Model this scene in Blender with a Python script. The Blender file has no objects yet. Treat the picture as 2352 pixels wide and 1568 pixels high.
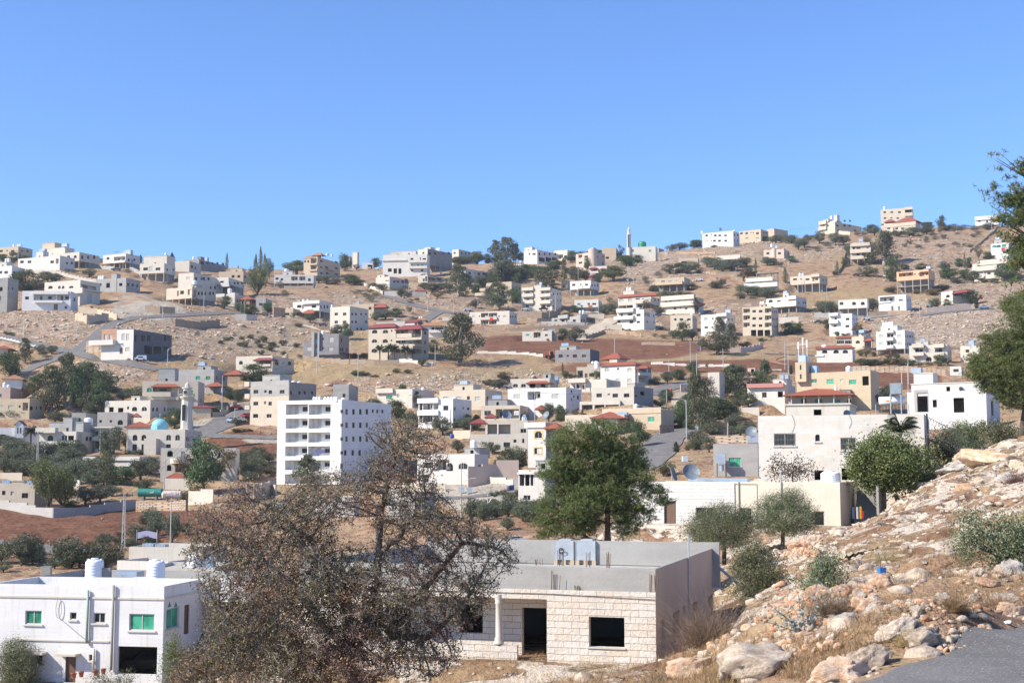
import bpy, math, random
import numpy as np
from mathutils import Vector, Matrix, kdtree
rnd = random.Random(7); RS = np.random.RandomState(11)
scene = bpy.context.scene; COL = scene.collection
# ---------------------------------------------------------------- camera, sky, sun, exposure
F = 3100.0; UC, VC, HZ = 1176.0, 784.0, 1085.0
PITCH = math.atan((HZ-VC)/F)
cd = bpy.data.cameras.new('camera'); cam = bpy.data.objects.new('camera', cd); COL.objects.link(cam)
cd.sensor_width = 36.0; cd.lens = 36.0*F/2352.0; cd.clip_start = 0.5; cd.clip_end = 9000
cam.location = (0, 0, 0); cam.rotation_euler = (math.pi/2+PITCH, 0, 0)
scene.camera = cam
SUNDIR = Vector((0.74, 0.29, -0.61)).normalized()          # the way the light travels
w = bpy.data.worlds.new('World'); scene.world = w; w.use_nodes = True
nt = w.node_tree; sky = nt.nodes.new('ShaderNodeTexSky'); sky.sky_type = 'NISHITA'; sky.sun_disc = False
sky.sun_elevation = math.asin(-SUNDIR.z); sky.sun_rotation = math.atan2(-SUNDIR.x, -SUNDIR.y)
sky.altitude = 3000; sky.air_density = 1.4; sky.dust_density = 0.4; sky.ozone_density = 10
bg = nt.nodes['Background']; bg.inputs['Strength'].default_value = 0.148
tint = nt.nodes.new('ShaderNodeMix'); tint.data_type = 'RGBA'; tint.blend_type = 'MULTIPLY'; tint.inputs[0].default_value = 1
tint.inputs[7].default_value = (1.02, .965, 1.0, 1); nt.links.new(sky.outputs[0], tint.inputs[6]); nt.links.new(tint.outputs[2], bg.inputs[0])
sl = bpy.data.lights.new('sun', 'SUN'); sl.energy = 5.0; sl.angle = math.radians(0.5); sl.color = (1.0, 0.92, 0.79)
so = bpy.data.objects.new('sun', sl); COL.objects.link(so); so.rotation_euler = SUNDIR.to_track_quat('-Z', 'Y').to_euler()
scene.view_settings.view_transform = 'Standard'; scene.view_settings.look = 'None'
scene.view_settings.exposure = 0.64; scene.view_settings.gamma = 1
# ---------------------------------------------------------------- helpers
def tz_of(v): return np.tan(PITCH+np.arctan((VC-v)/F))
def ray(u, v):
    dv = (VC-v)/F; q = math.cos(PITCH)-dv*math.sin(PITCH)
    return (u-UC)/F/q, (math.sin(PITCH)+dv*math.cos(PITCH))/q
TILE = {}
for k, x, y, s in [('A',0,900,700),('B',700,900,700),('C',1400,900,700),('D',2000,900,700),('E',2700,800,700),('F',3396,800,700),
   ('G',0,1300,700),('H',700,1250,700),('I',1400,1200,700),('J',2000,1200,700),('K',2700,1150,700),('L',3396,1150,700),
   ('M',0,1650,700),('N',600,1600,700),('O',1250,1600,700)]:
    TILE[k] = (x*.574219, y*.574219, s/2350*.574219)
TILE['P'] = (1004.9, 890.0, .1953); TILE['Q'] = (1406.8, 861.3, .1953); TILE['R'] = (1837.5, 832.6, .21875)
TILE['S'] = (1435.5, 1033.6, .2442); TILE['Z'] = (1004.9, 1177.1, .2808); TILE['Y'] = (0, 1119.7, .286)
TILE['W'] = (1550.4, 1177.1, .3408); TILE['V'] = (0, 0, 1.0)
def px(t, x, y): a = TILE[t]; return a[0]+a[2]*x, a[1]+a[2]*y
def vnoise(x, y, seed=0):
    xi = np.floor(x).astype(np.int64); yi = np.floor(y).astype(np.int64); fx = x-xi; fy = y-yi
    fx = fx*fx*(3-2*fx); fy = fy*fy*(3-2*fy)
    def h(a, b):
        n = (a*374761393+b*668265263+seed*974634777) & 0xffffffff
        n = ((n ^ (n >> 13))*1274126177) & 0xffffffff
        return ((n ^ (n >> 16)) & 0xffff)/65535.0
    return (h(xi, yi)*(1-fx)+h(xi+1, yi)*fx)*(1-fy)+(h(xi, yi+1)*(1-fx)+h(xi+1, yi+1)*fx)*fy
def fbm(x, y, o=4, seed=0):
    s = 0; a = .5
    for i in range(o): s = s+a*(vnoise(x*2**i, y*2**i, seed+i)-.5); a *= .55
    return s
def sstep(x): x = np.clip(x, 0, 1); return x*x*(3-2*x)
# ---------------------------------------------------------------- mesh builder
class MB:
    def __init__(s): s.v = []; s.f = []; s.m = []
    def face(s, pts, mi=0):
        n = len(s.v); s.v += [tuple(p) for p in pts]; s.f.append(tuple(range(n, n+len(pts)))); s.m.append(mi)
    def box(s, x0, x1, y0, y1, z0, z1, mi=0):
        if x1 < x0: x0, x1 = x1, x0
        if y1 < y0: y0, y1 = y1, y0
        if z1 < z0: z0, z1 = z1, z0
        n = len(s.v)
        s.v += [(x0,y0,z0),(x1,y0,z0),(x1,y1,z0),(x0,y1,z0),(x0,y0,z1),(x1,y0,z1),(x1,y1,z1),(x0,y1,z1)]
        for q in ((0,3,2,1),(4,5,6,7),(0,1,5,4),(1,2,6,5),(2,3,7,6),(3,0,4,7)): s.f.append(tuple(n+i for i in q)); s.m.append(mi)
    def tube(s, p, q, r0, r1=None, n=6, mi=0, cap=True):
        p = Vector(p); q = Vector(q); r1 = r0 if r1 is None else r1
        d = q-p
        if d.length < 1e-6: return
        d.normalize(); a = d.cross(Vector((0,0,1)) if abs(d.z) < .9 else Vector((1,0,0))).normalized(); b = d.cross(a)
        k = len(s.v)
        for c, r in ((p, r0), (q, r1)):
            for i in range(n):
                t = 2*math.pi*i/n; s.v.append(tuple(c+a*(r*math.cos(t))+b*(r*math.sin(t))))
        for i in range(n):
            j = (i+1) % n; s.f.append((k+j, k+i, k+n+i, k+n+j)); s.m.append(mi)
        if cap:
            s.f.append(tuple(k+i for i in range(n))); s.m.append(mi); s.f.append(tuple(k+n+i for i in reversed(range(n)))); s.m.append(mi)
    def path(s, pts, rs, n=6, mi=0):
        for i in range(len(pts)-1): s.tube(pts[i], pts[i+1], rs[i], rs[i+1], n, mi)
    def lathe(s, prof, c=(0,0,0), n=16, mi=0, ang=2*math.pi):
        k = len(s.v); m = len(prof)
        for r, z in prof:
            for i in range(n):
                t = ang*i/n; s.v.append((c[0]+r*math.cos(t), c[1]+r*math.sin(t), c[2]+z))
        for j in range(m-1):
            for i in range(n):
                i2 = (i+1) % n; s.f.append((k+j*n+i, k+j*n+i2, k+(j+1)*n+i2, k+(j+1)*n+i)); s.m.append(mi)
    def obj(s, name, mats, parent=None, smooth=False, loc=None):
        me = bpy.data.meshes.new(name); me.from_pydata(s.v, [], s.f)
        mats = mats if isinstance(mats, (list, tuple)) else [mats]
        for a in mats: me.materials.append(a)
        if len(mats) > 1: me.polygons.foreach_set('material_index', s.m)
        if smooth: me.polygons.foreach_set('use_smooth', [True]*len(s.f))
        me.update(); o = bpy.data.objects.new(name, me); COL.objects.link(o)
        if parent is not None: o.parent = parent
        if loc is not None: o.location = loc
        return o
def np_mesh(name, V, Fc, mats, k=4, midx=None, smooth=False):
    me = bpy.data.meshes.new(name); V = np.asarray(V, np.float32).reshape(-1, 3); Fc = np.asarray(Fc, np.int32).reshape(-1, k)
    me.vertices.add(len(V)); me.vertices.foreach_set('co', V.ravel())
    me.loops.add(Fc.size); me.loops.foreach_set('vertex_index', Fc.ravel())
    me.polygons.add(len(Fc)); me.polygons.foreach_set('loop_start', np.arange(0, Fc.size, k, dtype=np.int32))
    if smooth: me.polygons.foreach_set('use_smooth', np.ones(len(Fc), bool))
    for a in (mats if isinstance(mats, (list, tuple)) else [mats]): me.materials.append(a)
    if midx is not None: me.polygons.foreach_set('material_index', np.asarray(midx, np.int32))
    me.update(calc_edges=True); me.validate(); return me
def newobj(name, me, parent=None, loc=None):
    o = bpy.data.objects.new(name, me); COL.objects.link(o)
    if parent is not None: o.parent = parent
    if loc is not None: o.location = loc
    return o
def tag(o, label, cat, group=None, kind=None):
    wds = label.split()
    o['label'] = ' '.join(wds[:16]); o['category'] = cat
    if group: o['group'] = group
    if kind: o['kind'] = kind
    return o
def thing(name, label, cat, loc=(0,0,0), rz=0, group=None):
    o = bpy.data.objects.new(name, None); COL.objects.link(o); o.location = loc; o.rotation_euler = (0,0,rz)
    o.empty_display_size = .3
    return tag(o, label, cat, group)
def struct(o): o['kind'] = 'structure'; return o
# ---------------------------------------------------------------- materials
MATS = {}
def nodes(m):
    m.use_nodes = True; t = m.node_tree; return t, t.nodes, t.links, t.nodes['Principled BSDF']
def noise(t, vec, scale, detail=3, rough=.6, dist=0):
    n = t.nodes.new('ShaderNodeTexNoise'); n.inputs['Scale'].default_value = scale; n.inputs['Detail'].default_value = detail
    n.inputs['Roughness'].default_value = rough; n.inputs['Distortion'].default_value = dist
    if vec is not None: t.links.new(vec, n.inputs['Vector'])
    return n.outputs['Fac']
def ramp(t, fac, stops):
    r = t.nodes.new('ShaderNodeValToRGB'); e = r.color_ramp.elements
    while len(e) < len(stops): e.new(.5)
    for i, (p, c) in enumerate(stops): e[i].position = p; e[i].color = (c[0], c[1], c[2], 1) if len(c) == 3 else c
    t.links.new(fac, r.inputs[0]); return r.outputs[0]
def mixc(t, fac, a, b, mode='MIX'):
    m = t.nodes.new('ShaderNodeMix'); m.data_type = 'RGBA'; m.blend_type = mode
    for s, i in ((fac, 0), (a, 6), (b, 7)):
        if isinstance(s, (int, float)): m.inputs[i].default_value = s
        elif isinstance(s, tuple): m.inputs[i].default_value = (*s[:3], 1)
        else: t.links.new(s, m.inputs[i])
    return m.outputs[2]
def math_(t, op, a, b=None, c=None):
    m = t.nodes.new('ShaderNodeMath'); m.operation = op
    for i, s in enumerate((a, b, c)):
        if s is None: continue
        if isinstance(s, (int, float)): m.inputs[i].default_value = s
        else: t.links.new(s, m.inputs[i])
    return m.outputs[0]
def coords(t, which='Object', scale=(1,1,1)):
    c = t.nodes.new('ShaderNodeTexCoord'); m = t.nodes.new('ShaderNodeMapping'); m.inputs['Scale'].default_value = scale
    t.links.new(c.outputs[which], m.inputs[0]); return m.outputs[0]
def bump(t, h, strength, dist, bsdf):
    b = t.nodes.new('ShaderNodeBump'); b.inputs['Strength'].default_value = strength; b.inputs['Distance'].default_value = dist
    t.links.new(h, b.inputs['Height']); t.links.new(b.outputs[0], bsdf.inputs['Normal'])
def plain(key, rgb, rough=.7, metal=0, var=.12, scale=3.0, alpha=None):
    if key in MATS: return MATS[key]
    m = bpy.data.materials.new(key); t, n, l, b = nodes(m)
    c = ramp(t, noise(t, coords(t), scale, 4), [(.3, tuple(x*(1-var) for x in rgb)), (.7, tuple(min(1, x*(1+var*.5)) for x in rgb))])
    l.new(c, b.inputs['Base Color']); b.inputs['Roughness'].default_value = rough; b.inputs['Metallic'].default_value = metal
    MATS[key] = m; return m
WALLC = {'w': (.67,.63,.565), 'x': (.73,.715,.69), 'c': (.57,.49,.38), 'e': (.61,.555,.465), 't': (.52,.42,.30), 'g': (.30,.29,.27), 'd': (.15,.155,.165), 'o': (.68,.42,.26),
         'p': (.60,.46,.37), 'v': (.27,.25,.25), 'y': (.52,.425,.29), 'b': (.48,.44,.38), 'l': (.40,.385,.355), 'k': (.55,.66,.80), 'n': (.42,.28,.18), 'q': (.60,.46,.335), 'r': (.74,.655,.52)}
def wallmat(c):
    key = 'plaster_'+c
    if key in MATS: return MATS[key]
    m = bpy.data.materials.new(key); t, n, l, b = nodes(m); rgb = WALLC[c]
    oi = n.new('ShaderNodeObjectInfo')
    big = noise(t, coords(t, 'Object', (.25,.25,.6)), 1.0, 3)
    streak = noise(t, coords(t, 'Object', (2.5,2.5,.22)), 1.0, 5, .7)
    fine = noise(t, coords(t), 9, 4)
    d = .78 if c in 'gdlv' else .88
    c1 = ramp(t, big, [(.3, tuple(x*d for x in rgb)), (.65, rgb)])
    c2 = mixc(t, ramp(t, streak, [(.54, (0,0,0)), (.74, ((.25,)*3 if c in 'lqr' else (.65,)*3))]), c1, tuple(x*y for x, y in zip(rgb, (.66,.62,.56))))
    c3 = mixc(t, .10, c2, fine, 'OVERLAY')
    hs = n.new('ShaderNodeHueSaturation'); l.new(c3, hs.inputs['Color']); l.new(math_(t, 'MULTIPLY_ADD', oi.outputs['Random'], .10, .93), hs.inputs['Value'])
    sepz = n.new('ShaderNodeSeparateXYZ'); l.new(coords(t), sepz.inputs[0])
    crs = math_(t, 'FRACT', math_(t, 'MULTIPLY', sepz.outputs['Z'], 1/.31))
    jl = math_(t, 'LESS_THAN', crs, .07)
    l.new(hs.outputs[0], b.inputs['Base Color']); b.inputs['Roughness'].default_value = .9
    bump(t, math_(t, 'SUBTRACT', fine, math_(t, 'MULTIPLY', jl, .6)), .35, .03, b); MATS[key] = m; return m
def blockmat(key, rgb, joint, bw=.62, bh=.25, mort=.008, tint=.12, rough_bump=.6):
    if key in MATS: return MATS[key]
    m = bpy.data.materials.new(key); t, n, l, b = nodes(m)
    sep = n.new('ShaderNodeSeparateXYZ'); l.new(coords(t), sep.inputs[0])
    cb = n.new('ShaderNodeCombineXYZ'); l.new(math_(t, 'ADD', sep.outputs[0], sep.outputs[1]), cb.inputs[0]); l.new(sep.outputs[2], cb.inputs[1])
    br = n.new('ShaderNodeTexBrick'); l.new(cb.outputs[0], br.inputs['Vector']); br.inputs['Scale'].default_value = 1
    br.inputs['Brick Width'].default_value = bw; br.inputs['Row Height'].default_value = bh; br.inputs['Mortar Size'].default_value = mort
    br.inputs['Mortar Smooth'].default_value = .3
    br.inputs['Color1'].default_value = (*rgb, 1); br.inputs['Color2'].default_value = (rgb[0]*(1-tint*.4), rgb[1]*(1-tint*1.2), rgb[2]*(1-tint*2), 1); br.inputs['Mortar'].default_value = (*joint, 1)
    st = noise(t, coords(t, 'Object', (1.2,1.2,.4)), 1.0, 4)
    c = mixc(t, ramp(t, st, [(.5, (0,0,0)), (.8, (.55,.55,.55))]), br.outputs['Color'], tuple(x*.72 for x in rgb))
    fine = noise(t, coords(t), 14, 5, .7)
    c = mixc(t, .25, c, fine, 'OVERLAY')
    l.new(c, b.inputs['Base Color']); b.inputs['Roughness'].default_value = .92
    h = math_(t, 'SUBTRACT', math_(t, 'MULTIPLY', noise(t, coords(t), 7, 5, .7), .9), math_(t, 'MULTIPLY', br.outputs['Fac'], 1.2))
    bump(t, h, rough_bump, .05, b); MATS[key] = m; return m
def tilemat(key, rgb):
    if key in MATS: return MATS[key]
    m = bpy.data.materials.new(key); t, n, l, b = nodes(m)
    sep = n.new('ShaderNodeSeparateXYZ'); l.new(coords(t), sep.inputs[0])
    wv = math_(t, 'SINE', math_(t, 'MULTIPLY', math_(t, 'ADD', sep.outputs[0], sep.outputs[1]), 21))
    rw = math_(t, 'SINE', math_(t, 'MULTIPLY', sep.outputs[2], 30))
    h = math_(t, 'MULTIPLY_ADD', wv, .6, math_(t, 'MULTIPLY', rw, .3))
    c = ramp(t, noise(t, coords(t), 2.5, 5), [(.3, tuple(x*.72 for x in rgb)), (.7, rgb)])
    c = mixc(t, ramp(t, wv, [(0, (.28,.28,.28)), (.5, (0,0,0))]), c, tuple(x*.5 for x in rgb))
    l.new(c, b.inputs['Base Color']); b.inputs['Roughness'].default_value = .75; bump(t, h, .5, .05, b)
    MATS[key] = m; return m
def glassmat(key, rgb, rough=.12):
    if key in MATS: return MATS[key]
    m = bpy.data.materials.new(key); t, n, l, b = nodes(m)
    oi = n.new('ShaderNodeObjectInfo')
    c = mixc(t, math_(t, 'MULTIPLY', oi.outputs['Random'], .8), rgb, tuple(min(1, x*2.4+.03) for x in rgb))
    c = mixc(t, ramp(t, noise(t, coords(t), 1.6, 2), [(.4, (0,0,0)), (.6, (.5,.5,.5))]), c, tuple(x*.5 for x in rgb))
    l.new(c, b.inputs['Base Color']); b.inputs['Roughness'].default_value = rough; b.inputs['IOR'].default_value = 1.25
    MATS[key] = m; return m
GLASS = glassmat('window_glass', (.012,.013,.013), .25); GREENG = glassmat('green_curtained_glass', (.03,.20,.12)); BLUEG = glassmat('blue_glass', (.16,.30,.50))
SHUT = plain('pale_shutter', (.42,.41,.37), .6); FRM = plain('aluminium_frame', (.48,.48,.46), .4); DFR = plain('dark_frame', (.10,.08,.07), .5)
DECK = plain('roof_deck', (.42,.41,.38), .95, 0, .25, .8); DOORM = plain('brown_door', (.16,.09,.055), .5); DARKM = plain('dark_metal', (.03,.035,.035), .5, .4)
RED = tilemat('red_roof_tiles', (.34,.095,.052)); MAROON = tilemat('maroon_roof_sheets', (.26,.058,.055)); ORNG = tilemat('orange_roof_tiles', (.42,.20,.10))
TANKW = plain('white_tank_plastic', (.80,.82,.84), .4, 0, .06); TANKM = plain('galvanised_tank', (.46,.52,.58), .38, .55, .18, 1.4); TANKB = plain('blue_tank', (.30,.45,.62), .4)
CONC = wallmat('g'); STEEL = plain('pole_steel', (.50,.50,.48), .5, .3); RUST = plain('rusty_rebar', (.18,.10,.06), .8)
WOOD = plain('weathered_wood', (.20,.15,.11), .85)
# ---------------------------------------------------------------- terrain: distance against picture height, column by column
DK = [5,12,17,22,28,35,45,52,60,70,80,90,105,120,135,160,190,225,260,300,340,385,430,480,540,610,680,760,850]
def col(zn, vs): return (zn, vs)
# first list: ground level (m) for D=5..17 ; second: picture height (px of 2352x1568) from D=22 on
PROF = {
 -500: ([-2.7,-3.2,-4.5], [1760,1740,1715,1685,1670,1650,1632,1612,1590,1540,1488,1440,1360,1300,1240,1195,1155,1085,1020,950,885,830,770,700,640,615]),
 0: ([-2.7,-3.2,-4.5], [1760,1740,1715,1685,1670,1650,1632,1612,1590,1535,1478,1425,1340,1256,1212,1178,1120,1050,975,890,810,748,672,612,597]),
 300: ([-2.7,-3.2,-4.5], [1760,1735,1700,1680,1660,1640,1622,1605,1585,1535,1480,1425,1345,1262,1210,1168,1112,1050,985,846,792,738,676,618,598]),
 600: ([-2.7,-3.0,-4.3], [1750,1720,1690,1660,1640,1620,1590,1560,1528,1478,1430,1370,1305,1246,1192,1152,1105,1045,975,900,845,782,722,680,640]),
 900: ([-2.65,-3.0,-4.0], [1720,1690,1665,1630,1612,1590,1560,1520,1475,1420,1370,1320,1270,1220,1172,1138,1106,1040,960,880,818,778,738,690,642]),
 1200: ([-2.65,-2.8,-3.6], [1680,1655,1630,1605,1588,1565,1525,1480,1435,1385,1330,1285,1235,1190,1148,1108,1060,1000,935,875,835,796,746,700,640]),
 1500: ([-2.65,-2.7,-3.3], [1640,1610,1585,1558,1538,1510,1478,1440,1395,1350,1305,1265,1215,1160,1105,1055,1008,958,912,868,824,790,750,694,626]),
 1700: ([-2.65,-2.65,-3.0], [1580,1530,1490,1450,1435,1412,1380,1340,1305,1270,1245,1220,1175,1125,1082,1042,1000,958,915,868,826,794,755,690,615]),
 1950: ([-2.65,-2.65,-2.75], [1500,1440,1395,1350,1325,1300,1270,1248,1228,1208,1190,1160,1120,1075,1050,1015,985,948,905,862,825,792,748,680,606]),
 2100: ([-2.65,-2.65,-2.68], [1470,1415,1370,1320,1292,1262,1225,1190,1160,1120,1090,1066,1058,1052,1035,1008,978,940,898,855,820,780,735,668,600]),
 2352: ([-2.65,-2.65,-2.66], [1450,1385,1330,1272,1240,1205,1160,1118,1082,1042,1008,985,978,978,975,968,955,925,885,848,812,768,715,650,580]),
 2900: ([-2.65,-2.65,-2.66], [1440,1360,1300,1230,1190,1150,1100,1050,1010,960,920,890,880,885,890,900,900,880,850,820,790,740,680,610,560])}
LAST = {-500:(600,600), 0:(594,600), 300:(596,602), 600:(624,622), 900:(612,612), 1200:(604,600), 1500:(598,584), 1700:(575,556), 1950:(560,533), 2100:(553,523), 2352:(548,518), 2900:(540,510)}
us = sorted(PROF); tab = []
for u in us:
    zn, vs = PROF[u]; full = list(vs)
    if len(full) == 25: full.append(LAST[u][1])
    assert len(full) == 26, (u, len(full))
    r = list(zn)+[float(tz_of(v))*d for d, v in zip(DK[3:], full)]
    tab.append([z/d for z, d in zip(r, DK)])
tab = np.array(tab)
NX, ND = 660, 700
TXA = np.linspace(-.60, .60, NX); DA = np.exp(np.linspace(math.log(5), math.log(900), ND))
ustx = (np.array(us)-UC)/F
col_at = np.array([np.interp(np.log(DA), np.log(DK), tab[i]) for i in range(len(us))])
RT = np.array([np.interp(TXA, ustx, col_at[:, j]) for j in range(ND)])
def blur(a, n, ax):
    for _ in range(2):
        p = np.pad(a, [(n, n) if i == ax else (0, 0) for i in range(2)], mode='edge')
        c = np.cumsum(p, axis=ax); c = np.insert(c, 0, 0, axis=ax)
        a = (np.take(c, range(2*n+1, c.shape[ax]), axis=ax)-np.take(c, range(0, c.shape[ax]-2*n-1), axis=ax))/(2*n+1)
    return a
RT = blur(blur(RT, 7, 0), 14, 1)
ZB = RT*DA[:, None]; ZF = ZB.copy()
LD0 = math.log(5); LDS = (math.log(900)-LD0)/(ND-1)
def look(grid, X, Y):
    tx = X/Y; i = (tx+.60)/1.20*(NX-1); j = (math.log(max(Y, 5.01))-LD0)/LDS
    i = min(max(i, 0), NX-1.001); j = min(max(j, 0), ND-1.001); a = int(i); b = int(j); fi = i-a; fj = j-b
    return (grid[b,a]*(1-fi)+grid[b,a+1]*fi)*(1-fj)+(grid[b+1,a]*(1-fi)+grid[b+1,a+1]*fi)*fj
def at(u, v, D=None):
    """ground point seen at a place in the photograph (or the ground at a given distance along it)"""
    tx, tz = ray(u, v)
    if D is None:
        i = min(max((tx+.60)/1.20*(NX-1), 0), NX-1.001); a = int(i); c = RT[:, a]*(1-(i-a))+RT[:, a+1]*(i-a)
        ok = np.nonzero(c >= tz)[0]; ok = ok[ok > 40]
        if len(ok) == 0: j = int(np.argmax(c)); D = float(DA[j])
        else:
            j = int(ok[0])
            t = (tz-c[j-1])/(c[j]-c[j-1]) if c[j] > c[j-1] and c[j-1] < tz else 0
            D = float(DA[j-1]+(DA[j]-DA[j-1])*t) if t else float(DA[j])
        return Vector((tx*D, D, tz*D if len(ok) else float(c[j])*D))
    return Vector((tx*D, D, look(ZB, tx*D, D)))
PADS = []
def gz(X, Y): return look(ZF, X, Y)
# ---------------------------------------------------------------- every house, in the units of the study tiles
# H(nick, tile, front-left, front-right, side-right, top, base, colour, F/S=windows on front/side [(y,h,w,[x..],kind)], L/SL=loggias,
#   O/SO=open holes, B=balconies (x0,x1,y0,y1,proj), st=bottom of the walls over an open ground floor, P=roof boxes, R=red roofs, T=tanks
HS = []
def H(nick, tile, x0, x1, x2, yt, yb, c='w', **k): k.update(nick=nick, tile=tile, x0=x0, x1=x1, x2=x2, yt=yt, yb=yb, c=c); HS.append(k)
# upper left ridge
H('tan house at the far left end of the ridge','A',-120,240,435,285,405,'y',F=[(350,28,42,[15,170]),(345,16,14,[95])],S=[(350,25,25,[300,370])],T=[(190,258,32,1,'c'),(285,255,34,2,'c')])
H('long white house with square stair tower on left ridge','A',240,800,1000,410,610,'w',F=[(495,34,44,[295,395,700])],L=[(750,452,785,518,1.2)],S=[(512,32,26,[900,965])],P=[(490,580,355,1.0,4,'w')],T=[(580,326,95,1,'m')])
H('cream house with penthouse behind the white tower house','A',470,1060,1335,362,572,'e',F=[(425,34,36,[920,1010],'a')],S=[(432,50,28,[1105,1185,1265],'a')],st=480,P=[(475,875,298,3,7,'e'),(550,735,235,4.5,5,'t')],T=[(882,252,90,1,'m')],D=540)
H('white ridge house with blue door and metal roof tanks','A',1380,1685,1880,380,575,'w',L=[(1530,430,1680,486,1.5)],F=[(448,30,34,[1450],'a')],S=[(468,34,24,[1730,1805]),(490,62,28,[1775],'B')],st=498,B=[(1530,1690,486,502,.8)],P=[(1640,1700,362,3,5,'c')],T=[(1755,336,105,1,'m')])
H('cream ridge house in two tiers above an open ground floor','A',1875,2200,2350,510,760,'e',F=[(590,36,58,[1955,2120]),(590,66,50,[2025],'p')],S=[(600,34,20,[2245,2330])],st=642,P=[(1875,2350,405,3,8,'e')],T=[(2260,398,40,1,'c')])
H('low white house with two roof tanks at left edge','A',-60,155,330,545,712,'x',F=[(636,34,44,[5,82])],S=[(640,40,25,[192])],P=[(-60,90,497,2,6,'w')],T=[(105,448,40,2,'c')])
H('bare grey block building cut by the left edge','A',-160,90,235,710,1180,'g',F=[(860,50,35,[15],'o'),(985,60,35,[-10],'o')],S=[(850,30,14,[105,170],'o')],a=38)
H('white house with long pillared porch in upper left','A',290,945,1042,887,1150,'x',F=[(980,34,46,[362]),(1105,34,32,[885]),(1100,80,28,[735,762],'d')],L=[(450,930,750,1012,2.5),(762,932,925,1012,2.2)],S=[(1000,54,26,[1000])],B=[(470,850,1014,1048,1.4),(442,920,888,930,.8)])
H('cream house with arched windows behind white porch house','A',590,1070,1340,737,1060,'e',F=[(836,38,54,[678,957],'a'),(836,38,30,[797,848],'a')],SL=[(1090,792,1290,880,1.6)],B=[(760,1130,868,915,1.2)],SB=[(1072,1440,868,912,1.0)],S=[(985,140,90,[1200,1370],'p')],O=[])
H('unfinished grey house with black window holes and tower','A',1280,1690,1880,708,895,'l',O=[(1330,782,1362,818),(1427,780,1475,840),(1600,780,1642,818)],SO=[(1710,778,1733,822),(1772,782,1795,826),(1830,800,1852,840)],P=[(1500,1570,655,.0,3,'l')],T=[(1360,680,34,3,'c')])
# upper left middle
H('cream house over dark open garage with big roof tank','B',-120,225,545,827,1082,'c',F=[(905,46,46,[95]),(918,74,26,[40],'d')],L=[(172,864,220,936,1.5)],S=[(918,46,26,[320,365,405,470,515])],SL=[(232,866,288,972,1.5)],st=980,P=[(220,320,797,3,4,'b')],T=[(295,742,64,1,'c')])
H('cream flat house left of the dark grey block','B',-20,190,345,480,632,'e',S=[(558,40,28,[228]),(576,40,20,[275])],P=[],a=28)
H('dark grey ridge block with black window openings','B',105,320,680,457,610,'g',S=[(510,44,42,[365]),(512,26,24,[437,503,572],),(525,36,36,[645])],P=[(322,385,424,2,4,'g')],T=[(250,422,30,1,'c'),(450,436,50,1,'m')],a=34)
H('cream terraced house below the dark grey block','B',40,245,640,640,905,'e',S=[(720,42,28,[285,360,390,450]),(840,40,24,[480,540,603])],B=[],F=[(712,30,44,[175],'p')],a=34)
H('long white house with corner balcony over dark pilotis','B',490,715,930,702,925,'w',F=[(765,26,42,[630])],S=[(780,30,26,[735,800,845,900])],st=792,B=[(630,740,782,830,1.5)],a=25)
H('tan house with metal tank behind the poplars','B',585,915,1012,620,790,'t',F=[(690,30,34,[857,780])],S=[(697,34,22,[942]),(790,34,22,[942])],P=[(752,905,580,2,5,'t')],T=[(808,546,90,1,'m')])
H('white house with central tower over row of pilotis','B',1330,1860,1868,667,852,'w',F=[(725,36,36,[1370]),(730,26,26,[1435]),(735,34,30,[1805])],L=[(1560,690,1648,746,1.5),(1668,690,1752,746,1.5)],st=782,B=[(1350,1410,740,768,1.5)],P=[(1445,1578,622,1,4,'w')],T=[(1497,590,62,1,'c')],a=8)
H('four-storey tan apartment house with orange roofs','B',1725,1910,2215,427,702,'t',F=[(487,30,20,[1748,1790],'a')],L=[(1822,440,1900,520,2),(1822,532,1900,602,2)],S=[(485,28,38,[1965]),(500,28,40,[2168]),(568,28,38,[1965,2035]),(580,28,40,[2168]),(648,28,38,[1965,2045]),(660,28,38,[2168])],SL=[(2015,450,2125,502,1.6)],SB=[(2010,2130,590,622,1)],B=[(1810,1915,520,535,.8),(1810,1915,600,615,.8)],P=[(1845,1962,404,.4,4.5,'t')],R=[(1722,1840,445,414,0,5,'o'),(1842,1968,405,374,0,5,'o')],T=[(2066,376,34,1,'m'),(2133,388,28,1,'m')],a=30)
H('plain grey ridge house right of the orange roofs','B',2240,2350,2370,415,560,'l',F=[(480,40,36,[2300])])
H('white house with big cylinder tank and arched side window','B',670,800,945,927,1082,'e',S=[(1018,42,20,[838],'a')],F=[(965,26,26,[700])],P=[(672,800,908,2,4,'w')],B=[(545,672,928,966,.5)],T=[(738,849,62,1,'c')],a=32)
H('red-roofed veranda house on the left hillside road','B',880,1000,1085,1000,1115,'n',O=[(895,1010,920,1080),(930,1010,955,1080)],S=[(1030,44,18,[1015,1040,1065])],R=[(870,1092,998,958,0,0,'r')])
H('small grey block house beside the red veranda','B',1085,1215,1300,978,1148,'l',F=[(1062,28,38,[1150])])
H('low brown garage with cream top by the parked cars','B',1312,1322,1415,1102,1248,'n',a=60)
H('white house with arched windows on tall dark pilotis','B',1580,1950,2130,1012,1252,'w',F=[(1092,34,52,[1668]),(1100,54,24,[1718],'d'),(1092,34,54,[1865])],S=[(1097,48,22,[1957,2006,2048],'a')],st=1157,B=[(1740,1955,1125,1150,1.2),(1720,1955,1025,1052,1.0)],T=[(1725,994,36,1,'c'),(1787,994,36,1,'c')])
H('tan ground house with small red gazebo roof','B',1405,1585,1740,1117,1238,'t',F=[(1195,30,56,[1505])],S=[(1193,34,24,[1605,1645,1668])],R=[(1712,1868,1182,1140,2,3.5,'r')],T=[(1610,1105,46,1,'c')])
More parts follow.
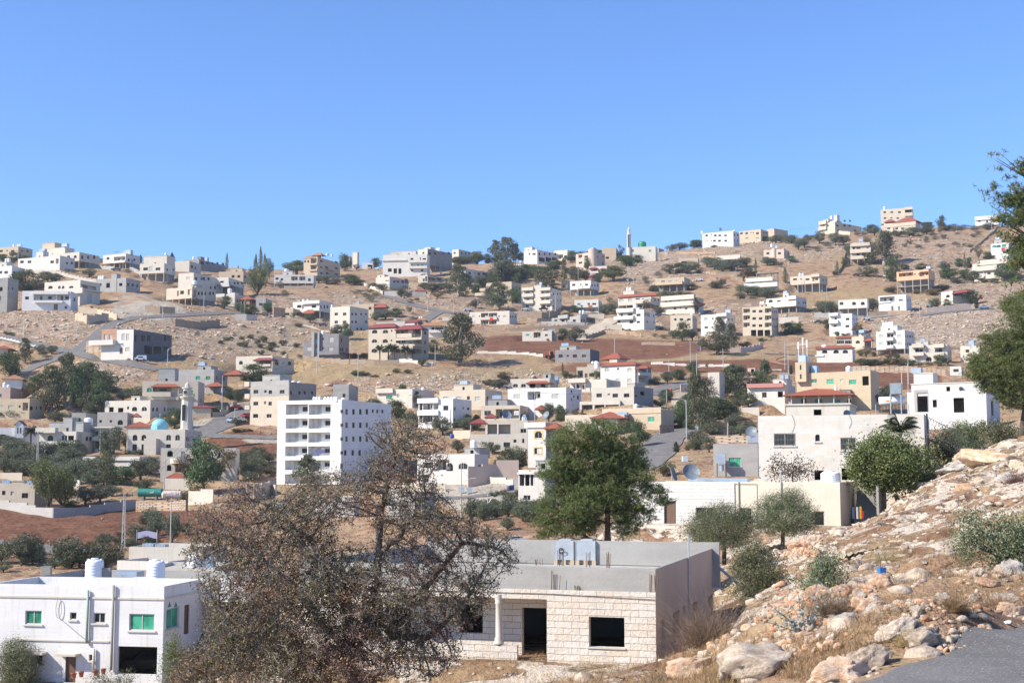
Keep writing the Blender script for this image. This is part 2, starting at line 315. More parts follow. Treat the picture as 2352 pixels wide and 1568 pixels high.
H('cream three-storey block with bulging shaded side','B',2080,2345,2595,1087,1422,'e',F=[(1195,36,40,[2165,2277]),(1302,36,40,[2165,2277])],S=[(1195,32,24,[2380,2430,2500,2565]),(1300,32,24,[2380,2430,2565]),(1395,32,24,[2450,2500])],T=[(2110,1068,34,1,'c')],a=36)
# upper middle
H('small ridge house with square turret','C',-40,60,105,412,560,'l',P=[(42,105,366,.3,3,'e')],a=25)
H('white ridge garage with a car inside','C',165,305,312,508,592,'w',O=[(238,534,300,588)],a=6)
H('big cream villa in three tiers on the ridge','C',440,1035,1042,392,682,'w',F=[(458,26,34,[832]),(460,26,42,[998]),(458,40,16,[945],'d'),(540,24,28,[832,970],'g'),(545,30,20,[915]),(608,22,28,[832,968])],O=[(510,583,560,628),(585,583,630,650),(650,583,690,655)],B=[(795,1038,474,504,1.4),(795,1038,556,584,1.4),(430,760,468,478,.6)],P=[(550,745,352,3,6,'e'),(700,885,348,1,6,'w'),(455,560,392,4,4,'e')],T=[(530,378,46,1,'m')],a=10)
H('tall grey unfinished block beside the cream villa','C',905,1040,1370,315,628,'e',S=[(380,32,30,[1073,1142,1328]),(380,20,18,[1250])],SO=[],F=[(375,24,20,[985])],st=532,P=[(1000,1150,288,3,4,'e')],T=[(1210,303,30,2,'c')],a=40,sc='g')
H('cream house under the round ridge pines','C',1370,1460,1695,325,425,'e',F=[(375,24,24,[1405])],S=[(378,28,18,[1500,1550,1600,1650])],a=35)
H('white and yellow house with arched side windows','C',345,530,795,690,852,'e',F=[(748,14,12,[485,510])],S=[(760,32,32,[597,645]),(758,46,38,[707],'a'),(752,60,50,[757],'d')],P=[(345,460,666,1,4,'e')],a=35)
H('grey bungalow with deep shaded porch and satellite dish','C',915,1040,1370,667,768,'b',F=[(738,40,22,[990]),(722,62,20,[1022],'o')],SL=[(1055,698,1150,755,2),(1165,698,1235,755,2)],S=[(740,24,34,[1292])],a=38,DI=[(1222,668)])
H('white house on open pillars left of the tall eucalyptus','C',1480,1548,1855,582,780,'w',S=[(645,34,34,[1607]),(645,16,14,[1680]),(658,34,34,[1732])],SL=[(1778,630,1848,680,2)],st=702,a=42)
H('large tan house half hidden by the twin eucalyptus','C',1830,2170,2300,757,1052,'t',S=[(838,34,16,[2190,2232]),(848,30,22,[2275])],B=[(1700,1840,918,950,2.0),(1760,1836,855,890,1.6)])
H('long cream bungalow with red cloth on its balcony','C',1605,2140,2245,1150,1332,'e',F=[(1228,26,36,[1660,1830,1940,2078],'p'),(1226,24,20,[1787]),(1224,14,12,[1737,2000])],L=[(1758,1182,1856,1240,1.2),(1864,1182,1975,1240,1.2),(1757,1272,1856,1330,2),(1866,1272,1966,1330,2)],S=[(1230,26,16,[2155,2187,2222])],B=[(1750,1978,1242,1268,.8)])
H('tan roadside house with red veranda corner','I',-120,320,510,47,240,'t',R=[(318,488,96,48,-.5,4,'r')],SL=[(340,100,480,140,2.5)],S=[],F=[(110,34,30,[270])],T=[(110,22,40,1,'m')],a=20)
H('open shed with a faded red gable roof','C',880,1000,1010,885,946,'g',O=[(905,890,990,940)],R=[(868,1010,884,850,0,0,'r')])
# centre right upper
H('pale yellow shop building with bare column stubs','D',320,500,780,330,517,'w',F=[(390,26,18,[395,445,468])],S=[(390,34,22,[530,600,665,742])],SO=[(520,430,600,500),(615,430,690,505),(700,430,765,490)],P=[(320,430,296,.4,3,'e')],STUB=[432,497,563,637,705],a=38)
H('cream unfinished house behind the shop building','D',725,905,1010,332,475,'e',F=[(425,34,36,[880])],L=[(770,400,845,450,2)])
H('pinkish stone house with rounded stair tower','D',1020,1250,1410,360,605,'p',F=[(424,28,42,[1157]),(507,28,42,[1080,1150])],L=[(1053,396,1104,438,1.2)],S=[(425,26,16,[1310,1385]),(515,26,16,[1380])],RT=(1245,62,325),T=[(1250,305,50,1,'m')],P=[])
H('tan house behind the autumn tree near the mosque','D',1370,1560,1570,302,485,'t',F=[(440,26,40,[1440])],D=800)
H('white cottage with two small red awnings','D',1195,1435,1490,547,680,'w',F=[(605,28,34,[1378])],L=[(1238,585,1322,622,1.6)],R=[(1198,1310,584,564,-1.0,2,'r'),(1350,1406,592,578,-1.0,1.4,'r')],B=[(1190,1330,626,646,1.2)])
H('bluish house right of the green-domed mosque','D',2095,2130,2205,310,380,'l',a=30,D=800)
H('white pergola house among the dark trees','D',150,335,418,522,655,'w',F=[(590,40,40,[300])],L=[(160,548,270,640,2.5)],T=[(280,478,30,1,'m')],a=22)
H('white house in two-tone shade above grey pillars','D',940,1220,1335,738,950,'w',F=[(803,26,38,[990]),(798,16,14,[1085]),(803,24,34,[1163])],S=[(810,28,16,[1237,1275,1312])],st=852,B=[(1055,1222,824,850,1.2)])
H('four-storey cream apartment block with stacked balconies','D',305,700,830,847,1148,'e',F=[(910,28,34,[375,640]),(913,44,22,[443,575],'d'),(1000,28,34,[375,640]),(1003,44,22,[443,575],'d'),(1088,26,34,[368,588,650]),(1103,50,24,[437],'p'),(1110,56,26,[513],'d'),(850,38,12,[506]),(930,38,12,[506]),(1025,38,12,[506])],B=[(305,460,846,876,1.3),(545,690,846,876,1.3),(305,460,926,962,1.3),(538,690,926,962,1.3),(303,460,1016,1054,1.3),(538,690,1016,1054,1.3)],S=[(925,34,12,[716,775,811]),(1012,34,12,[716,775,811]),(1090,30,12,[716])],P=[(465,560,806,.3,4,'e')],T=[(510,775,30,1,'d'),(550,770,36,1,'m')])
H('long grey bungalow with shaded end porch','D',695,1080,1280,1215,1325,'l',F=[(1283,30,36,[750,847,997]),(1290,44,22,[897],'d')],S=[(1280,30,16,[1095,1130])],SL=[(1160,1240,1275,1318,3)],B=[(795,925,1215,1250,1.0)],P=[(1032,1185,1188,2,4,'l')],T=[(1105,1142,34,1,'c'),(1148,1138,34,1,'c')])
H('white terraced house with washing on the line','D',1000,1325,1370,998,1175,'w',F=[(1062,24,38,[1060],'g'),(1060,28,28,[1192]),(1062,26,48,[1265])],B=[(1075,1330,1080,1106,1.2)])
H('white villa with long orange-red tiled roof edge','D',1585,2030,2145,957,1118,'e',F=[(1003,54,52,[1632,1747],'ap'),(1006,44,50,[1850]),(1006,38,30,[1920]),(1006,42,44,[2002],'a')],S=[(1005,38,16,[2083,2130])],st=1056,R=[(1588,2100,957,926,-.3,3,'r')],P=[(1655,1800,880,3,4,'e')],T=[(1714,832,34,1,'c'),(1752,832,34,1,'c')],B=[(1800,2035,1008,1045,1.3)])
H('white three-storey house with laundry on side balcony','D',1575,1935,2088,1132,1402,'w',F=[(1208,38,20,[1635]),(1208,42,60,[1747]),(1207,30,48,[1860]),(1300,36,46,[1765]),(1302,24,38,[1858]),(1295,30,26,[1600])],S=[(1298,24,18,[1978]),(1218,30,14,[2065]),(1305,30,14,[2068])],SL=[(1940,1170,2012,1235,1.2)],B=[(1545,1805,1234,1262,1.4),(1578,1805,1130,1166,1.2)],P=[(1755,1870,1108,1,3,'w')],T=[(1815,1060,60,1,'c')])
H('unfinished tan house over a ground floor of columns','E',-262,125,205,1030,1222,'t',F=[(1100,28,44,[68,-70,-160]),(1100,28,22,[15])],st=1118,B=[(-290,108,1112,1130,1.6)])
H('small white bungalow beside the red field','J',300,695,765,413,548,'e',F=[(468,22,38,[372],'g'),(470,26,32,[622])],L=[(450,430,545,502,1.5)],S=[(470,28,20,[713])],T=[(685,394,60,1,'m')])
H('yellow-beige house behind the dark eucalyptus','D',825,915,940,740,852,'y',F=[(820,24,16,[858])],a=20)
# right upper
H('white two-storey building alone on the right ridge','E',370,785,868,412,627,'x',F=[(477,24,30,[425,541,601,679]),(462,14,12,[490]),(548,24,32,[530,598,681]),(552,22,40,[426],'p'),(548,12,10,[489])],S=[(468,28,18,[842,797]),(545,30,14,[802,842])],B=[(350,372,420,450,.4)],T=[(608,374,26,1,'d'),(820,400,30,1,'c')])
H('tan two-storey building behind the white ridge building','E',860,1155,1255,390,560,'t',F=[(448,28,30,[893,962,1108]),(440,14,10,[1020,1050]),(512,22,32,[965,1107],'g')],S=[(440,24,16,[1190,1225])],D=800)
H('flat tan building last on the middle ridge','E',1235,1330,1515,380,440,'t',a=38,D=840)
H('cream ridge house crowded with antennas','E',1940,2150,2550,290,432,'c',F=[(345,26,24,[1995]),(345,26,24,[2050])],S=[(280,26,28,[2280,2350],'g'),(345,28,30,[2183,2277,2345]),(410,26,28,[2200,2420])],B=[(1940,2042,292,322,1.2),(1938,2042,366,396,1.2)],P=[(1995,2060,258,1,4,'c'),(2055,2420,232,2,6,'w'),(2165,2260,186,3,3,'w')],a=36,T=[(2100,212,36,1,'c')])
H('small cream house with rounded entrance bay','E',1190,1465,1540,655,778,'p',F=[(716,30,34,[1247,1403]),(712,54,34,[1325],'d')],S=[(722,28,14,[1475,1525])],RT=(1330,34,652),T=[(1300,590,36,1,'c'),(1365,612,32,1,'m')])
H('long low white house half buried above the olives','E',560,875,940,755,832,'e',B=[(560,878,755,790,1.0)],F=[(812,20,60,[720])])
H('little tan house with wide dark window','E',55,310,325,775,860,'t',F=[(838,36,78,[125])])
H('white house crowned by a bare concrete pergola','E',960,1320,1392,1056,1240,'w',F=[(1117,24,36,[1045,1152,1256])],B=[(955,1318,1056,1086,1.2),(935,1385,1130,1160,1.6)],PG=(1090,1362,985,1056),S=[(1125,30,20,[1370])])
H('cream house above a wide open dark ground floor','E',1550,1945,2050,998,1228,'c',F=[(1065,24,46,[1611,1780]),(1062,14,12,[1693]),(1068,50,24,[1858],'d'),(1064,24,36,[1902])],S=[(1075,26,14,[1990,2030])],st=1113,B=[(1830,1948,1000,1028,1.0)],T=[(1677,978,32,1,'c'),(1717,980,30,1,'c')])
H('white house with arched windows on pilotis right','E',1225,1635,1768,1292,1505,'w',F=[(1360,44,46,[1285],'a'),(1365,38,52,[1395],'a'),(1366,36,28,[1538]),(1364,34,44,[1588])],S=[(1380,28,14,[1662,1726,1752])],st=1422,B=[(1222,1640,1385,1422,1.2),(1522,1636,1292,1330,1.0)],P=[(1450,1522,1250,.4,3,'w')],T=[(1490,1224,58,1,'m')])
H('tan four-storey apartment block with white loggias','K',912,1300,1392,246,657,'c',F=[(318,30,40,[1063,1150]),(415,30,40,[1063,1150]),(510,30,40,[1061,1148])],L=[(918,280,1006,335,1.4),(1207,280,1300,335,1.4),(918,376,1006,431,1.4),(1206,376,1298,431,1.4),(918,472,1004,527,1.4),(1206,472,1296,527,1.4)],O=[(1020,570,1092,655),(1108,570,1186,655),(1202,570,1280,655)],S=[(328,32,12,[1314,1338,1360,1380]),(425,32,12,[1314,1338,1360,1380]),(520,30,12,[1314,1338,1360,1380])],P=[(1130,1212,222,2,3,'c')],T=[(1170,184,32,2,'c'),(1270,236,30,1,'c')])
H('cream two-storey house above the tan annex','K',-175,262,385,120,352,'e',F=[(187,26,34,[53,212,-60]),(187,26,24,[132,-120]),(282,22,30,[0,150]),(275,16,12,[73])],B=[(-180,262,205,238,1.2),(-180,262,122,152,.9)],T=[(235,96,40,1,'c')])
H('tan annex with two windows below the cream house','K',-60,235,295,362,572,'c',F=[(428,26,40,[87,188]),(428,26,24,[5])],S=[(430,28,14,[248,283])],T=[(228,335,42,1,'c')])
H('white house with stepped porch and metal roof tank','K',350,700,815,348,642,'w',F=[(423,36,42,[415],'p'),(415,16,14,[508,550]),(424,30,38,[658],'p'),(535,26,40,[420]),(532,16,14,[500])],S=[(430,36,14,[722,768])],B=[(568,700,350,384,1.0),(600,700,450,486,1.1)],P=[(708,795,330,1,4,'w')],T=[(758,292,72,1,'m')])
H('tall white house with grey band and balcony right','K',2075,2382,2460,345,642,'x',F=[(415,30,24,[2158]),(422,28,40,[2318]),(518,26,44,[2315]),(515,24,36,[2150])],S=[(425,28,14,[2405,2440]),(520,28,14,[2405,2440])],B=[(2072,2196,346,380,1.2),(2072,2196,440,480,1.2)])
H('white upper house with scalloped arch windows','L',-140,250,272,150,388,'w',F=[(213,38,44,[68,185,-100],'a')],st=270,a=8)
H('low house under flat red roof edge right','L',-230,80,118,305,345,'l',R=[(-235,112,306,276,0,0,'r')],a=8)
H('white one-storey house with red roof edge and arched windows','K',1905,2385,2420,812,1000,'w',F=[(860,40,62,[2010,2163,2287],'a')],R=[(1898,2395,812,780,-.3,3,'r')],B=[(1885,2000,905,925,.3)],T=[(2005,765,80,1,'c')],sb='l',a=9)
H('cream upper storey with red roof and wide dark windows','K',2170,2385,2390,672,778,'c',F=[(732,42,92,[2222,2332])],R=[(2165,2390,672,646,-.3,3,'r')],a=6,D=500)
H('white house with timber-strewn balcony and outside stairs','L',400,770,842,90,318,'x',F=[(167,30,58,[695],'d'),(278,66,28,[583],'d'),(275,58,24,[672],'d')],L=[(412,128,615,192,2.2)],S=[(170,34,10,[785,805,825])],B=[(400,560,190,202,.4)])
H('three-storey white block on pilotis with four roof tanks','L',370,755,885,567,885,'w',F=[(648,38,54,[435,680],'ap'),(648,44,34,[532]),(650,44,30,[578]),(750,38,54,[432,680],'ap'),(750,44,34,[532]),(752,44,30,[578])],S=[(655,38,12,[765,788,810,830,852,874]),(762,38,12,[765,788,810,830])],st=817,B=[(495,608,674,712,1.3),(492,608,780,812,1.3),(500,608,575,606,1.0)],P=[(425,648,512,1,5,'w')],T=[(524,460,38,4,'c')])
H('cream house with two rounded double balconies','L',812,1325,1382,760,1018,'e',F=[(843,50,46,[918,1225],'a'),(848,40,32,[970,1175]),(848,54,66,[1072],'ap'),(958,46,66,[925],'p'),(958,52,66,[1072],'a'),(960,42,62,[1210])],S=[(870,50,12,[1345,1365])],B=[(855,1010,874,916,1.5),(1130,1282,874,916,1.5),(850,1010,760,806,1.4),(1140,1282,760,806,1.4)],P=[(900,1062,722,2,4,'e')],T=[(992,688,72,1,'m')])
H('white block corner peeking left of the big pine','L',1500,1760,1800,780,1005,'e',P=[],T=[(1648,712,72,1,'m')],F=[(850,34,40,[1590])],a=12)
H('small white hut above the unfinished white house','L',1357,1512,1540,1055,1178,'w',F=[(1112,32,62,[1437])])
H('small cream house with twin blue tanks and red awning','L',40,200,322,650,832,'c',F=[(730,36,46,[118],'a')],SL=[(210,718,300,800,1.5)],P=[(130,320,615,2,4,'c')],R=[(198,305,712,684,-1,2,'r')],T=[(216,565,38,2,'b')],a=30)
H('four-storey tan tower house on the right skyline','F',430,850,862,100,382,'c',F=[(165,22,32,[480,575,678]),(245,20,30,[485,655]),(240,14,28,[570]),(330,20,30,[450])],O=[(752,128,842,172)],B=[(745,856,174,212,.8),(745,856,100,128,.8)],T=[(475,86,30,1,'c')],a=6,T_=6)
H('restaurant-like cream hall with wide red hipped roof','F',470,895,962,290,432,'c',F=[(383,24,34,[533,641,717]),(392,40,20,[602],'d'),(306,30,120,[545,690,820],'o')],R=[(600,960,292,238,0,0,'r'),(472,608,292,262,0,5,'r')],B=[(468,898,324,334,.3)])
H('white ridge house at the right end','F',1695,2015,2030,228,345,'x',F=[(285,20,30,[1752,1950]),(286,26,20,[1855])],B=[(1690,2015,228,252,.8)],st=327,a=6)
H('cream house with two balconied floors under metal tank','F',22,300,345,590,850,'c',F=[(650,30,50,[127],'a'),(650,40,24,[65,250]),(731,30,38,[122,257]),(728,34,28,[192])],B=[(18,300,670,702,1.3),(20,282,588,612,1.0)],st=780,T=[(162,524,54,1,'m')],P=[(50,200,562,2,4,'c')])
H('orange-fronted house on two open concrete storeys','F',645,1075,1160,930,1242,'o',F=[(996,14,14,[885,940])],L=[(668,966,864,1016,2.0),(945,966,1068,1016,1.5)],st=1055,mid=1138,T=[(1105,888,58,1,'m')],P=[(1020,1160,915,1.5,4,'o')])
H('wide cream house with veranda and small red canopies','F',1665,2125,2215,816,1085,'e',F=[(885,24,56,[1878]),(885,22,42,[1988,2078]),(985,26,38,[1880]),(985,18,14,[1975])],L=[(1715,850,1800,895,2.2)],B=[(1660,2000,902,936,1.4),(1770,2128,815,848,1.0)],R=[(1702,1808,948,924,-1,2,'r'),(2120,2218,858,824,-.5,4,'r')],SL=[(2128,862,2210,915,2)])
H('white villa with green arched windows and red cloth','F',1910,2150,2242,567,800,'x',F=[(623,36,54,[1952,2010],'ag'),(615,46,54,[2082],'g'),(705,30,36,[2088]),(704,24,22,[2150,2190])],O=[(2125,752,2225,795)],B=[(2040,2150,640,668,1.2)],T=[(2000,505,56,1,'m')],P=[(1945,2050,530,2,4,'l')])
H('cream cottage with red sheet roof and palm','F',1240,1395,1640,1217,1392,'e',F=[(1290,40,44,[1328],'a')],SL=[(1400,1246,1580,1300,2.5)],R=[(1392,1588,1243,1214,0,3,'m')],a=40)
# left and middle valley
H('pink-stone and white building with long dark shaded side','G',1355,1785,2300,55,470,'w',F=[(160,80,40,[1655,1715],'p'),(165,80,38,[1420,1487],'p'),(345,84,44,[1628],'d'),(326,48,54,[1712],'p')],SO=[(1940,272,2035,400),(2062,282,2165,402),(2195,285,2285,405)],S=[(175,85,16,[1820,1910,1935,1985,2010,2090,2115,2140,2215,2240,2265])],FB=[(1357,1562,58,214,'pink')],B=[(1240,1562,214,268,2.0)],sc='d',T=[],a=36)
H('tan roadside house with recessed corner at left edge','G',-120,390,590,987,1262,'y',F=[(1100,42,62,[145,10],'p'),(1093,26,20,[265])],L=[(305,1040,375,1142,1.2)],S=[(1115,54,42,[418]),(1112,44,18,[490]),(1112,44,26,[548])],a=25)
H('pale pink upper house with round white tanks','G',-60,135,282,832,1000,'p',F=[(945,36,28,[5])],S=[(890,20,14,[232])],P=[],T=[(65,768,52,1,'c'),(120,800,60,1,'c')],D=392)
H('house under low orange hipped roof among dark trees','G',60,300,345,732,830,'w',R=[(45,312,732,674,0,0,'o')],F=[],D=425)
H('veranda house with red tiled roof left of the junction','G',-60,100,180,322,432,'c',O=[(55,345,92,390)],SL=[(105,335,172,395,2)],R=[(-70,242,326,284,0,0,'r')],B=[(-60,110,396,428,1.2)])
H('large tan villa with glazed gazebo and red roof','G',1905,2655,2740,752,1120,'c',F=[(870,52,72,[2010],'ag'),(900,44,60,[2560],'g')],L=[(2050,832,2300,898,1.8)],R=[(2040,2400,826,766,-1.5,5,'r')],B=[(2045,2308,900,965,2.0)],P=[(2130,2350,580,5,6,'l')],S=[(1010,50,22,[2700])],D=385)
H('stone house with arched windows above the mosque','G',1405,2015,2290,1007,1230,'e',F=[(1125,52,62,[1807,1937],'a'),(1110,32,18,[1720])],O=[(1465,1100,1525,1165),(1586,1110,1655,1168)],S=[(1130,54,24,[2057,2110,2213,2262],'a')],P=[(1765,1878,957,3,4,'e')],D=365,a=32)
H('white stone house with single arched window left of dome','G',1302,1705,1790,1170,1400,'e',F=[(1305,56,62,[1615],'a'),(1290,26,26,[1350,1490])],S=[(1305,60,20,[1730,1752])],R=[(1778,1870,1226,1184,3,3,'r')],D=335)
H('grey concrete upper house with shaded recess','G',960,1150,1302,1177,1320,'l',F=[(1278,56,104,[1026],'o')],S=[(1245,30,26,[1170],'p')],D=350)
H('white chapel-like house with gabled turret','M',-60,500,520,205,432,'x',O=[(0,290,75,345)],F=[(235,80,14,[240,276])],GB=(205,318,135,340),a=10,D=325)
H('unfinished villa with outside stair and grey parapets','M',520,1015,1270,250,560,'e',F=[(340,62,68,[677],'a'),(472,50,60,[630]),(342,64,28,[845,885])],O=[(915,308,990,376),(822,452,982,545)],S=[(347,60,32,[1168],'a'),(347,60,32,[1215],'a'),(330,100,50,[1070],'p')],B=[(520,782,204,272,1.5)],P=[(580,1310,128,4,7,'l'),(850,972,72,3.5,3,'l')],T=[(1400,75,120,1,'c')],D=318,a=30)
H('white annex with black openings beside the villa','M',1268,1465,1560,205,500,'e',O=[(1270,245,1320,305),(1275,385,1392,480)],S=[(285,80,30,[1480])],F=[(285,76,26,[1400])],B=[(1265,1470,325,375,1.2),(1265,1570,190,205,1.2)],D=325,a=28)
H('low white house with green windows behind olives','M',1117,1885,2130,590,830,'w',F=[(758,68,122,[1712],'g'),(748,52,60,[1540],'g')],B=[(1120,1885,590,640,.4)],a=28,D=285)
H('cream house with arched upper loggia and round balcony','N',135,1145,1160,642,1090,'e',F=[(735,90,48,[445],'p'),(740,60,22,[930,1070]),(740,60,36,[1100],'p')],O=[],AO=[(232,674,306,757),(228,866,286,948),(585,680,650,765)],L=[(340,850,500,965,2.0)],RB=(445,158,782,848),R=[(232,450,1040,978,-2,3,'r')],a=8)
H('tan house behind the weeping light-green tree','M',-80,460,700,947,1262,'c',F=[(1082,42,30,[163],'p'),(1112,56,74,[335]),(1075,44,34,[50])],T=[(100,912,100,1,'b'),(410,912,60,1,'b')],P=[(240,320,918,1,1,'c')],a=22)
H('tall tan building with grey cement top storey','H',1005,1525,1890,930,1520,'c',F=[(1062,42,58,[1088,1440]),(1057,28,26,[1216]),(1066,42,40,[1281]),(1220,42,58,[1085]),(1210,34,22,[1210]),(1220,44,38,[1277]),(1385,44,60,[1082,1262])],S=[(1075,46,24,[1557,1672,1743,1842])],P=[(1175,1410,840,2,5,'l')],B=[(945,1008,930,990,.4),(945,1008,1092,1150,.3),(945,1008,1245,1300,.3)],FB=[(1002,1527,930,1110,'cem')],T=[(1468,905,60,1,'c'),(1638,912,60,1,'c'),(1717,922,56,1,'c')],sc='g')
H('six-storey white apartment block with stacked loggias','H',1362,2225,2897,1165,2305,'x',six=1,S=[(1325,44,14,[2242,2242]),(1330,72,34,[2304],'d'),(1330,72,34,[2397,2489,2577]),(1320,48,18,[2657]),(1325,48,28,[2717,2785]),(1510,44,14,[2242]),(1510,72,34,[2304],'d'),(1510,72,34,[2397,2489,2577]),(1510,48,28,[2717,2785]),(1695,44,14,[2242]),(1695,72,34,[2304],'d'),(1695,72,34,[2397,2489,2577]),(1880,44,14,[2242]),(1880,72,34,[2287,2387,2480]),(2060,72,34,[2240])],T=[(1907,1125,42,3,'c'),(2083,1128,48,4,'c'),(2245,1150,50,1,'c'),(2330,1140,60,1,'c')],a=30)
H('modern grey house with blue glass strips and fins','H',1950,2195,2335,282,642,'v',F=[(362,60,54,[2098],'p'),(490,46,52,[2093],'p'),(355,20,16,[1988]),(478,20,16,[1988])],S=[(368,58,14,[2237]),(498,50,18,[2222,2250,2308])],B=[(1950,2215,520,566,1.2)],SB=[(2197,2334,520,562,1.0)],FIN=1,a=22,T=[(1990,240,50,1,'w')])
H('cream house with maroon gazebo and arched side windows','H',815,1303,1595,577,830,'e',F=[(672,44,44,[885],'a')],L=[(1130,642,1296,700,2.0)],S=[(680,50,48,[1368,1538],'a'),(675,28,14,[1453])],R=[(1055,1306,637,597,-1.5,4,'m')],B=[(1120,1306,698,720,1.5)],a=28)
H('weathered grey house with green windows and red gazebos','H',-40,520,700,760,1085,'l',F=[(878,42,54,[308,444],'g')],S=[(875,60,22,[565]),(890,40,14,[657])],P=[(300,485,716,2,5,'l')],T=[(375,664,90,1,'m')],R=[(640,885,832,770,3,6,'r'),(405,628,986,937,-3,5,'r')],a=25)
H('small shed with maroon roof and yellow base','H',225,478,510,1280,1402,'c',R=[(222,512,1282,1246,0,0,'m')],FB=[(226,478,1350,1402,'yel')])
H('flat-topped grey house behind the six-storey block','I',-230,-20,105,1130,1400,'l',F=[(1280,40,30,[-80])],D=345)
H('beige villa with maroon roofs behind five palms','I',245,840,1055,365,800,'c',F=[(423,44,64,[332,476],'a'),(412,20,16,[560]),(550,44,64,[328,473],'a'),(542,18,14,[557]),(552,44,50,[645,718],'a'),(677,46,66,[325,470],'a'),(678,46,46,[642,712],'a')],L=[(606,390,836,456,2),(786,504,834,582,1.5)],SL=[(846,398,962,462,2),(846,510,962,590,2),(846,645,962,718,2)],S=[(442,48,26,[1010]),(572,48,22,[1008]),(695,48,30,[1006])],SB=[(842,968,462,508,.7),(842,965,592,636,.7)],B=[(603,842,458,500,.9)],R=[(248,612,366,320,-.2,4,'m'),(606,960,390,338,-1.2,5,'m'),(742,908,299,264,2,4,'m')],P=[(250,742,280,5,5,'b'),(748,905,299,2,4,'w')],T=[(616,272,42,1,'m')],a=28)
H('white porch house with long orange roof right of villa','I',955,1270,1300,342,500,'w',O=[(1095,356,1132,398)],L=[(1140,346,1230,402,2.2)],R=[(950,1250,342,304,-.5,4,'o')],B=[(1058,1250,404,440,1.2)])
H('tiny red-roofed kiosk with round tanks','I',905,1012,1025,272,330,'w',R=[(898,1020,273,236,0,0,'o')],T=[(950,220,26,2,'c')],D=520)
H('pale flat house mostly hidden by dark trees','I',365,835,1130,1190,1450,'e',F=[(1305,40,76,[528],'g')],T=[(1030,1168,50,1,'c'),(920,1186,36,1,'m')],B=[(362,590,1190,1245,.8)],a=30,D=335)
H('long beige house with shuttered windows','I',1200,1815,2040,1197,1470,'c',F=[(1325,54,62,[1288,1713],'p'),(1325,54,62,[1465],'p'),(1312,38,30,[1590])],S=[(1325,58,24,[1848])],P=[(1395,1655,1135,2,5,'c')],T=[(1547,1086,110,1,'m')],a=28,D=345)
H('white house with stacked round-cornered balconies','O',1422,1885,2135,-23,372,'x',F=[(105,56,58,[1790]),(262,44,60,[1788],'ap')],O=[(1436,36,1474,134),(1432,200,1475,290)],L=[(1482,38,1612,126,1.6),(1622,42,1690,122,1.6),(1482,202,1612,290,1.6),(1622,205,1690,285,1.6)],S=[(115,48,26,[1912]),(105,30,14,[2025]),(115,32,32,[2090]),(265,42,28,[1910])],B=[(1420,1700,-22,36,.6),(1420,1700,140,200,.6)],T=[(1965,-45,60,1,'c')],a=28)
H('tan porch house with white pillars and signboard','P',510,970,1090,205,380,'c',F=[(300,50,70,[590])],L=[(684,252,762,358,2.5),(772,252,958,358,2.5)],R=[(1148,1258,256,208,4,4,'r')],P=[(592,820,140,6,4,'g')],T=[(705,92,105,1,'m')],D=290,sg=(930,298,54,46))
H('big white stone house with central loggia and shutters','P',826,1512,1690,-4,300,'x',F=[(103,50,74,[935,1383],'p')],L=[(1058,50,1210,140,1.8)],S=[(45,36,12,[1577]),(103,28,12,[1606]),(140,36,12,[1577]),(115,46,24,[1652])],a=25,D=300,sb='g')
H('cream house with arched windows and hipped red gazebo','J',140,665,780,1050,1200,'e',F=[(1147,42,58,[208,315],'a'),(1150,40,58,[577],'a'),(1147,40,70,[435],'o')],R=[(355,662,1114,1066,-1.5,5,'r')],P=[(705,945,1112,3,5,'l')],T=[(862,1060,50,3,'b')],B=[(50,140,1140,1160,.5)],D=345)
H('cream arcade house with red door','J',940,1430,1620,1060,1230,'e',F=[(1156,52,60,[1030],'a'),(1172,56,44,[1130],'d')],L=[],B=[(940,1172,1060,1108,1.5)],COLS=[1020,1142],S=[(1130,60,60,[1500],'p')],D=350)
H('white three-storey house with long red tiled edge','J',1350,1815,2035,872,1145,'w',F=[(937,52,58,[1437,1742],'ap'),(922,20,20,[1585]),(1080,50,62,[1742],'ap'),(1075,48,56,[1435,1582],'ap')],SL=[(1835,918,1975,975,1.6),(1850,1030,1958,1106,1.6)],S=[(943,62,14,[2000,2014])],SB=[(1830,1978,978,1025,1.2)],R=[(1352,1822,873,838,-.3,3,'r'),(1818,1980,912,884,-.3,2.5,'r')],P=[(1358,1572,785,5,6,'c')],HR=(1350,1612,785,724,5,6),T=[(1300,818,70,1,'c')],a=30)
H('cream half-built wing with open porch and boards','J',1030,1340,1352,895,1048,'c',F=[(1003,38,56,[1230]),(1012,58,34,[1157],'d'),(990,20,22,[1335])],L=[(1040,946,1114,1040,2.5)],P=[(1170,1350,853,2,5,'c')],T=[(1262,820,34,2,'c')],D=400)
H('dark grey rendered bungalow with metal tanks','J',740,1210,1335,655,832,'v',F=[(750,38,50,[815,1006,1128]),(748,20,18,[911])],P=[(805,1020,618,3,4,'l')],T=[(880,580,34,3,'b')],sc='d',a=20)
H('olive-grey concrete house with stair tower','J',1230,1800,2060,1158,1400,'b',F=[(1278,44,64,[1331,1699]),(1266,16,26,[1462]),(1280,44,64,[1547])],SO=[(1885,1222,1940,1280)],S=[(1285,30,14,[1827])],P=[(1875,1990,1108,1,5,'b')],a=32,D=350,sc='g')
H('white pillared porch house below the olive-grey one','J',1070,1610,1800,1350,1560,'e',F=[(1465,52,80,[1198]),(1480,70,60,[1390],'ao'),(1470,60,22,[1318],'d')],L=[(1096,1405,1244,1505,2.5),(1268,1405,1402,1505,2.5),(1416,1405,1598,1505,2.5)],T=[(1828,1392,74,1,'c')],D=310,a=20)
H('long tan house with green window beside the road bend','Q',-120,572,700,400,640,'t',F=[(518,48,70,[455],'g')],T=[(277,336,66,1,'c')],B=[(-120,574,398,444,.15)],DI=[(335,398,.9)],D=285,a=30)
